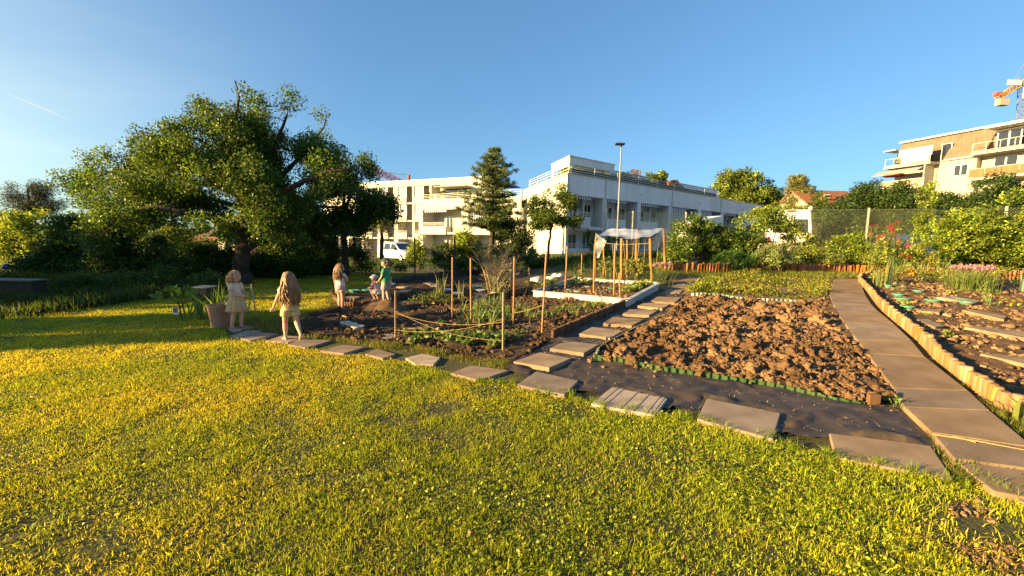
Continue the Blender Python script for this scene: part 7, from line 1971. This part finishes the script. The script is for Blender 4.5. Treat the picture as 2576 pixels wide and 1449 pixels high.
def hand(mb, w, d, side, curl=.5, palm=V((0, 1, 0))):
    """palm, four fingers and a thumb from wrist w along d"""
    d = d.normalized(); across = d.cross(palm).normalized(); nrm = across.cross(d).normalized()
    c = w + d * .030
    capsule(mb, w, w + d * .018, .017, .018)
    for k in (-1, 0, 1): capsule(mb, w + d * .015 + across * (k * .010), c + d * .012 + across * (k * .013), .0115, .011)
    for k, L in enumerate((.036, .042, .040, .031)):
        r0 = c + d * .014 + across * ((k - 1.5) * .0115)
        j = r0 + (d * (1 - curl * .4) + nrm * curl * .6).normalized() * L * .55
        t = j + (d * (1 - curl * 1.1) + nrm * curl * 1.2).normalized() * L * .55
        capsule(mb, r0, j, .0072, .0068, 8); capsule(mb, j, t, .0068, .006, 8)
    th = w + d * .016 + across * (side * .018)
    t1 = th + (d * .6 + across * side * .8 + nrm * .3).normalized() * .022
    capsule(mb, th, t1, .0085, .0075, 8); capsule(mb, t1, t1 + (d + nrm * .5).normalized() * .020, .0072, .0062, 8)

def ring(c, rx, ry, n=24, rot=None, wob=0, ph=0, k=7):
    out = []
    for i in range(n):
        t = 2 * math.pi * i / n; w = 1 + wob * math.sin(k * t + ph)
        p = V((rx * w * math.cos(t), ry * w * math.sin(t), 0))
        out.append(c + (rot @ p if rot is not None else p))
    return out

def person(label, uv, hgt, facing, pose=None, head_yaw=0.0, head_pitch=0.0, hair=None, sink=0.0):
    """returns root, joints, a function local->builder; body is one continuous voxel-joined surface"""
    g = G(*uv)
    root = thing('person', label, 'child', (g.x, g.y, g.z + .01 - sink), rz=-R(facing))
    J = {k: v.copy() for k, v in BASE.items()}
    for k, v in (pose or {}).items(): J[k] = V(v)
    J = {k: v * hgt for k, v in J.items()}
    s = hgt
    mb = MB()
    HR = Matrix.Rotation(-R(head_yaw), 3, 'Z') @ Matrix.Rotation(-R(head_pitch), 3, 'X')
    hc = J['head']
    mb.ball(hc + HR @ V((0, -.006, .012)) * s, (.068 * s, .080 * s, .078 * s), 18, 12, HR)
    mb.ball(hc + HR @ V((0, .018, -.040)) * s, (.052 * s, .056 * s, .052 * s), 16, 10, HR)          # jaw and cheeks
    mb.ball(hc + HR @ V((0, .058, -.072)) * s, (.018 * s, .016 * s, .015 * s), 10, 6, HR)           # chin
    capsule(mb, hc + HR @ V((0, .070, -.012)) * s, hc + HR @ V((0, .084, -.028)) * s, .008 * s, .011 * s)   # nose
    for sx in (-1, 1):
        mb.ball(hc + HR @ V((sx * .070, -.004, -.016)) * s, (.010 * s, .018 * s, .024 * s), 8, 6, HR)       # ears
        mb.ball(hc + HR @ V((sx * .034, .052, -.034)) * s, (.022 * s, .020 * s, .020 * s), 8, 6, HR)        # cheeks
    capsule(mb, J['neck'], hc + HR @ V((0, -.012, -.05)) * s, .036 * s, .034 * s)
    for a, b, ra, rb, fl in (('neck', 'chest', .045, .078, .75), ('chest', 'waist', .088, .078, .72), ('waist', 'hip', .078, .086, .8)):
        A, B = J[a], J[b]
        for k in range(6):
            t = k / 5; r = (ra * (1 - t) + rb * t) * s
            mb.ball(A.lerp(B, t), (r, r * fl, r * .6), 16, 8)
    for q in 'lr':
        capsule(mb, J['neck'].lerp(J['chest'], .25), J['s' + q], .040 * s, .034 * s)
        capsule(mb, J['s' + q], J['e' + q], .033 * s, .025 * s); capsule(mb, J['e' + q], J['w' + q], .025 * s, .017 * s)
        sd_ = -1 if q == 'l' else 1
        d = (J['w' + q] - J['e' + q]).normalized()
        if s > 0: 
            m2 = MB(); hand(m2, V((0, 0, 0)), d, sd_, .55, V((0, 1, 0)) if abs(d.y) < .8 else V((-sd_, 0, 0)))
            mb.add([J['w' + q] + V(p) * s for p in m2.v], m2.f)
        capsule(mb, J['h' + q], J['k' + q], .056 * s, .037 * s); capsule(mb, J['k' + q], J['k' + q].lerp(J['a' + q], .35), .037 * s, .037 * s); capsule(mb, J['k' + q].lerp(J['a' + q], .35), J['a' + q], .037 * s, .021 * s)
        A, B = J['a' + q], J['f' + q]; hd = (B - A); hd.z = 0
        if hd.length < .02 * s: hd = (B - A)
        back = A - hd.normalized() * .022 * s; back.z = max(A.z - .025 * s, .016 * s)
        capsule(mb, A, back, .022 * s, .019 * s); capsule(mb, back, A.lerp(B, .55) + V((0, 0, -.006 * s)), .017 * s, .020 * s); capsule(mb, A, B.lerp(A, .35), .021 * s, .018 * s); capsule(mb, B.lerp(A, .4), B, .021 * s, .014 * s)
        for k in (-1.5, -.5, .5, 1.5):
            sv = hd.normalized().cross(V((0, 0, 1))); capsule(mb, B + sv * k * .010 * s, B + sv * k * .010 * s + hd.normalized() * .014 * s, .008 * s, .007 * s, 8)
    body = mb.build('body', SKIN, root, local=True, smooth=True)
    rm = body.modifiers.new('join', 'REMESH'); rm.mode = 'VOXEL'; rm.voxel_size = .0052; rm.use_smooth_shade = True
    sm = body.modifiers.new('soften', 'SMOOTH'); sm.factor = .5; sm.iterations = 4
    for sx in (-1, 1):
        e = MB(); e.ball(hc + HR @ V((sx * .027, .067, -.004)) * s, (.009 * s, .006 * s, .007 * s), 10, 6, HR); e.build('eye', EYE, root, local=True, smooth=True)
        e = MB(); e.tube([hc + HR @ V((sx * .016, .074, .014)) * s, hc + HR @ V((sx * .028, .072, .019)) * s, hc + HR @ V((sx * .042, .062, .013)) * s], .0028 * s, 5); e.build('eyebrow', HAIRD, root, local=True)
    e = MB(); e.ball(hc + HR @ V((0, .072, -.052)) * s, (.017 * s, .008 * s, .006 * s), 10, 6, HR); e.build('mouth', LIP, root, local=True, smooth=True)
    return root, J, s, HR

def hair_on(root, J, s, HR, m, length, strands, spread=.09, wave=.012, fall=V((0, -.03, -1)), cover=1.0, back_only=False, lift=.0):
    hc = J['head']; mb = MB()
    vs, idx = [], {}
    # scalp shell, open at the face
    seg, rings = 22, 12
    c0 = hc + HR @ V((0, -.010, .016)) * s
    grid = []
    for i in range(rings + 1):
        a = math.pi * .5 * 1.28 * i / rings
        row = []
        for k in range(seg):
            t = 2 * math.pi * k / seg
            front = max(0, math.sin(t))
            aa = a * (1 - .50 * front ** 1.5)
            rx, ry, rz = .073 * s, .086 * s, .086 * s
            n_ = 1 + .03 * noise.noise(V((k * .9, i * .9, s * 7)))
            row.append(c0 + HR @ V((rx * math.sin(aa) * math.cos(t), ry * math.sin(aa) * math.sin(t), rz * math.cos(aa))) * n_)
        grid.append(row)
    mb.loft(grid, cap=False)
    for j in range(strands):
        t = random.uniform(math.pi * (.98 if back_only else .86), math.pi * (2.02 if back_only else 2.14)); a = random.uniform(.5, 1.9)
        p = c0 + HR @ V((.078 * s * math.sin(a) * math.cos(t), .088 * s * math.sin(a) * math.sin(t), .088 * s * math.cos(a)))
        L = length * s * random.uniform(.72, 1.0)
        end = V((c0.x + math.cos(t) * spread * s * random.uniform(.5, 1.1), c0.y - .035 * s + math.sin(t) * spread * .8 * s * random.uniform(.5, 1.1), p.z - L)) + V(fall) * 0
        ph = random.uniform(0, 6.28); pts = []
        n = 9
        for k in range(n):
            f = k / (n - 1)
            q = p.lerp(end, f); out = (V((q.x - c0.x, q.y - c0.y, 0)))
            out = out.normalized() if out.length > 1e-4 else V((0, -1, 0))
            q = q + out * (.035 * s * math.sin(min(1, f * 1.6) * math.pi * .5) * (1 - f * .5)) + V((math.sin(ph + f * 9), math.cos(ph * 2 + f * 8), 0)) * wave * 1.3 * s * f
            q.y = min(q.y, J['chest'].y - .06 * s) if (back_only and f > .35) else q.y
            pts.append(q)
        mb.tube(pts, [.006 * s] + [.0075 * s] * (n - 3) + [.004 * s, .001 * s], 4, cap=False)
    return mb.build('hair', m, root, local=True, smooth=True)

def tee(root, J, s, m, name='shirt', hem=.50, flare=1.0, sleeve=.55, neck=.79):
    mb = MB()
    c, w, h = J['chest'], J['waist'], J['hip']
    rows = []
    for z, rx, ry in ((neck, .050, .046), (neck - .02, .092, .062), (neck - .05, .112, .074), (.70, .106, .080), (.64, .100, .078), (.585, .098 * flare, .078 * flare), (hem + .02, .102 * flare, .082 * flare), (hem, .105 * flare, .085 * flare)):
        t = (J['neck'].z / s - z) / max(.01, (J['neck'] - J['hip']).z / s)
        ctr = J['neck'].lerp(J['hip'], max(0, t)); rows.append(ring(V((ctr.x, ctr.y, z * s + (J['neck'].z - .80 * s) * max(0, 1 - max(0, t)))), rx * s, ry * s, 26, wob=.018 if z < .66 else 0, ph=z * 40))
    mb.loft(rows, cap=False)
    for q in 'lr':
        a, b = J['s' + q], J['e' + q]; mb.tube([a.lerp(J['neck'], .28), a, a.lerp(b, sleeve * .6), a.lerp(b, sleeve)], [.040 * s, .043 * s, .042 * s, .044 * s], 14, cap=False)
    o = mb.build(name, m, root, local=True, smooth=True)
    so_ = o.modifiers.new('cloth', 'SOLIDIFY'); so_.thickness = .004
    return o

def shorts(root, J, s, m, top=.56, leg=.55, wide=1.0, name='shorts'):
    mb = MB(); hp = J['hip']
    mb.loft([ring(V((hp.x, hp.y, z * s + hp.z - .50 * s)), rx * s * wide, ry * s * wide, 24) for z, rx, ry in ((top, .088, .076), (.53, .094, .082), (.50, .100, .088), (.465, .102, .090), (.44, .092, .084))], cap=False)
    for q in 'lr':
        a, b = J['h' + q], J['k' + q]
        mb.tube([a + V((0, 0, .02 * s)), a.lerp(b, leg * .4), a.lerp(b, leg * .75), a.lerp(b, leg)], [.064 * s * wide, .068 * s * wide, .066 * s * wide, .066 * s * wide], 16, cap=False)
    o = mb.build(name, m, root, local=True, smooth=True)
    so_ = o.modifiers.new('cloth', 'SOLIDIFY'); so_.thickness = .004
    return o

def shoes(root, J, s, m, name='shoe', clog=1.0):
    for q in 'lr':
        a, b = J['a' + q], J['f' + q]; d = (b - a); d.z = 0; d.normalize(); sv = d.cross(V((0, 0, 1)))
        mb = MB(); rows = []
        for f, w, z0, z1 in ((-.045, .022, .004, .045), (-.02, .033, .0, .058), (.02, .034, .0, .056), (.06, .036, .0, .048), (.095, .038, .0, .040), (.118, .026, .003, .026)):
            c = a + d * f * s * clog; c.z = 0; r = []
            for k in range(12):
                t = 2 * math.pi * k / 12; zz = (z0 + z1) / 2 + (z1 - z0) / 2 * math.sin(t)
                r.append(c + sv * (math.cos(t) * w * s) + V((0, 0, (zz) * s)))
            rows.append(r)
        mb.loft(rows); mb.build(name, m, root, local=True, smooth=True)

def cap_on(root, J, s, HR, m, name='cap'):
    hc = J['head']; c0 = hc + HR @ V((0, -.006, .022)) * s; mb = MB(); rows = []
    for i in range(9):
        a = math.pi * .5 * 1.06 * i / 8
        rows.append([c0 + HR @ V((.084 * s * math.sin(a) * math.cos(2 * math.pi * k / 20), .096 * s * math.sin(a) * math.sin(2 * math.pi * k / 20), .088 * s * math.cos(a))) for k in range(20)])
    mb.loft(rows, cap=False)
    o = mb.build(name, m, root, local=True, smooth=True); so_ = o.modifiers.new('cloth', 'SOLIDIFY'); so_.thickness = .005
    v = MB(); rows = []
    for k in range(9):
        t = math.pi * (.18 + .64 * k / 8); e = 1 + .62 * math.sin((t - math.pi * .18) / .64)
        a_ = V((.084 * math.cos(t), .094 * math.sin(t), .004)); b_ = V((.092 * math.cos(t), .094 * math.sin(t) * e, -.014 - .006 * math.sin(t)))
        rows.append([c0 + HR @ a_ * s, c0 + HR @ b_ * s, c0 + HR @ (b_ + V((0, 0, .006))) * s, c0 + HR @ (a_ + V((0, 0, .006))) * s])
    v.loft(rows); v.build('visor', m, o, local=True, smooth=False)
    return o

WHITEC = mat('white_cotton', (0.70, 0.66, 0.62), (0.60, 0.56, 0.53), scale=30, rough=.95, bump=.3, bscale=18, bdist=.01)
DRESSM = mat('flower_print', (0.62, 0.53, 0.38), (0.40, 0.29, 0.16), scale=55, rough=.95, contrast=(.38, .52), bump=.3, bscale=16, bdist=.01)
DSKIRT = mat('tan_print', (0.50, 0.38, 0.20), (0.34, 0.24, 0.11), scale=60, rough=.95, contrast=(.4, .55), bump=.4, bscale=14, bdist=.012)
STRIPES = stripemat('cream_stripes', (0.60, 0.50, 0.28), (0.44, 0.35, 0.17), .016, 2)
PINKC = mat('pink_cotton', (0.58, 0.36, 0.36), (0.48, 0.28, 0.29), scale=30, rough=.95)
PINKS = mat('pink_rubber', (0.45, 0.10, 0.14), (0.38, 0.08, 0.115), scale=10, rough=.5)
GREENC = mat('green_cotton', (0.07, 0.30, 0.14), (0.05, 0.23, 0.10), scale=30, rough=.95, bump=.3, bscale=18, bdist=.01)
BEIGEC = mat('beige_cotton', (0.46, 0.36, 0.27), (0.38, 0.29, 0.21), scale=30, rough=.95)
CAPG = mat('cap_dark_green', (0.035, 0.075, 0.05), (0.025, 0.055, 0.038), scale=20, rough=.9)
CAPW = mat('cap_pale_blue', (0.58, 0.63, 0.72), (0.50, 0.55, 0.64), scale=20, rough=.9)
DARKS = mat('dark_shoe', (0.04, 0.04, 0.045), (0.03, 0.03, 0.034), scale=10, rough=.7)

# girl in the flowered dress, facing right
r_, J, s, HR = person('small blond girl in a flowered dress and pink clogs, facing right beside the tub', (598, 829), .92, 98,
    dict(el=(-.120, .045, .612), wl=(-.075, .150, .600), er=(.125, .030, .612), wr=(.078, .150, .588), kl=(-.052, .04, .262), al=(-.056, .025, .045), fl=(-.06, .125, .016), kr=(.055, -.010, .262), ar=(.060, -.055, .05), fr=(.062, .045, .016)), head_yaw=12, head_pitch=-3)
hair_on(r_, J, s, HR, HAIRB, .17, 150, spread=.085, wave=.022)
tee(r_, J, s, DRESSM, 'bodice', hem=.575, flare=.95, sleeve=.62)
mb = MB(); rows = []
for k in range(9):
    f = k / 8; z = .595 - f * .285
    rows.append(ring(V((0, .004 * s, z * s)), (.088 + .075 * f ** .8) * s, (.078 + .075 * f ** .8) * s, 60, wob=.085 * f, ph=1 + f * .6, k=11))
mb.loft(rows, cap=False); o = mb.build('skirt', DSKIRT, r_, local=True, smooth=True); m_ = o.modifiers.new('cloth', 'SOLIDIFY'); m_.thickness = .004
mb = MB()
mb.loft([ring(V((0, .003 * s, z * s)), .094 * s, .084 * s, 26) for z in (.578, .59, .61, .615)], cap=False)
for k in (-1, 1): mb.tube([V((k * .01, -.085, .60)) * s, V((k * .05, -.135, .57)) * s, V((k * .04, -.17, .47)) * s, V((k * .055, -.185, .40)) * s], [.010 * s, .020 * s, .018 * s, .012 * s], 6, flat=.25)
mb.build('sash', WHITEC, r_, local=True, smooth=True)
shoes(r_, J, s, PINKS, 'clog', 1.05)
# barefoot girl walking away
r_, J, s, HR = person('barefoot girl with very long hair walking away, white top and striped shorts', (733, 857), .965, -40,
    dict(kl=(-.060, .050, .268), al=(-.070, .010, .045), fl=(-.085, .105, .016), kr=(.075, -.02, .268), ar=(.085, -.185, .115), fr=(.09, -.135, .024), el=(-.165, -.01, .615), wl=(-.205, .035, .490), er=(.150, .045, .62), wr=(.125, .145, .56)), head_yaw=20)
hair_on(r_, J, s, HR, HAIRL, .43, 300, spread=.10, wave=.020, back_only=True)
tee(r_, J, s, WHITEC, 'shirt', hem=.525, flare=1.0, sleeve=.30)
shorts(r_, J, s, STRIPES, leg=.52, wide=1.1)
# girl in pink shorts, further off
r_, J, s, HR = person('long haired girl in white top and pink shorts, back turned, by the shaded bed', (858, 780), .94, 22,
    dict(er=(.13, .05, .63), wr=(.055, .135, .66), kl=(-.045, .012, .262), al=(-.045, -.012, .045), fl=(-.05, .085, .016), kr=(.048, .012, .262), ar=(.050, -.012, .045), fr=(.058, .085, .016)), head_yaw=10)
hair_on(r_, J, s, HR, HAIRD, .30, 240, spread=.10, wave=.016, back_only=True)
tee(r_, J, s, WHITEC, 'shirt', hem=.51, sleeve=.35)
shorts(r_, J, s, PINKC, leg=.42, wide=1.05)
shoes(r_, J, s, PINKS, 'shoe', .9)
# boy in green
r_, J, s, HR = person('boy in green shirt and dark green cap, looking down to the left', (972, 767), 1.02, -82,
    dict(er=(.13, .03, .625), wr=(.09, .10, .52), el=(-.13, .03, .625), wl=(-.10, .11, .53), kl=(-.05, .03, .262), al=(-.055, .03, .045), fl=(-.06, .13, .016), kr=(.052, .0, .262), ar=(.055, -.05, .045), fr=(.06, .05, .016)), head_pitch=-20)
hair_on(r_, J, s, HR, HAIRD, .07, 50, spread=.08)
cap_on(r_, J, s, HR, CAPG)
tee(r_, J, s, GREENC, 'shirt', hem=.475, flare=1.12, sleeve=.68)
shorts(r_, J, s, BEIGEC, leg=.72, wide=1.08)
shoes(r_, J, s, DARKS)
# crouching child with the white cap
r_, J, s, HR = person('small child in pale cap crouching beside the boy in green', (948, 757), .86, -75,
    dict(head=(0, .075, .60), neck=(0, .035, .505), chest=(0, .02, .42), waist=(0, -.03, .32), hip=(0, -.07, .24), sl=(-.095, .03, .47), sr=(.095, .03, .47), el=(-.12, .10, .37), er=(.12, .10, .37), wl=(-.06, .20, .34), wr=(.06, .20, .33),
         hl=(-.055, -.06, .22), hr=(.055, -.06, .22), kl=(-.085, .13, .29), kr=(.085, .13, .27), al=(-.075, .0, .05), ar=(.075, .0, .05), fl=(-.09, .10, .016), fr=(.09, .10, .016)), head_pitch=-10)
hair_on(r_, J, s, HR, HAIRL, .06, 40, spread=.08)
cap_on(r_, J, s, HR, CAPW)
mb = MB(); rows = []
for k, (f, rx, ry) in enumerate(((-.02, .05, .046), (.06, .10, .066), (.2, .112, .078), (.45, .105, .08), (.75, .10, .082), (1.0, .10, .085))):
    c = J['neck'].lerp(J['hip'], f) ; rows.append(ring(c, rx * s, ry * s, 24, Matrix.Rotation(-R(20), 3, 'X')))
mb.loft(rows, cap=False)
for q in 'lr': a, b = J['s' + q], J['e' + q]; mb.tube([a.lerp(J['neck'], .28), a, a.lerp(b, .6)], [.040 * s, .044 * s, .044 * s], 12, cap=False)
o = mb.build('shirt', PINKC, r_, local=True, smooth=True); m_ = o.modifiers.new('cloth', 'SOLIDIFY'); m_.thickness = .004
shorts(r_, J, s, WHITEC, leg=.6)
shoes(r_, J, s, DARKS)
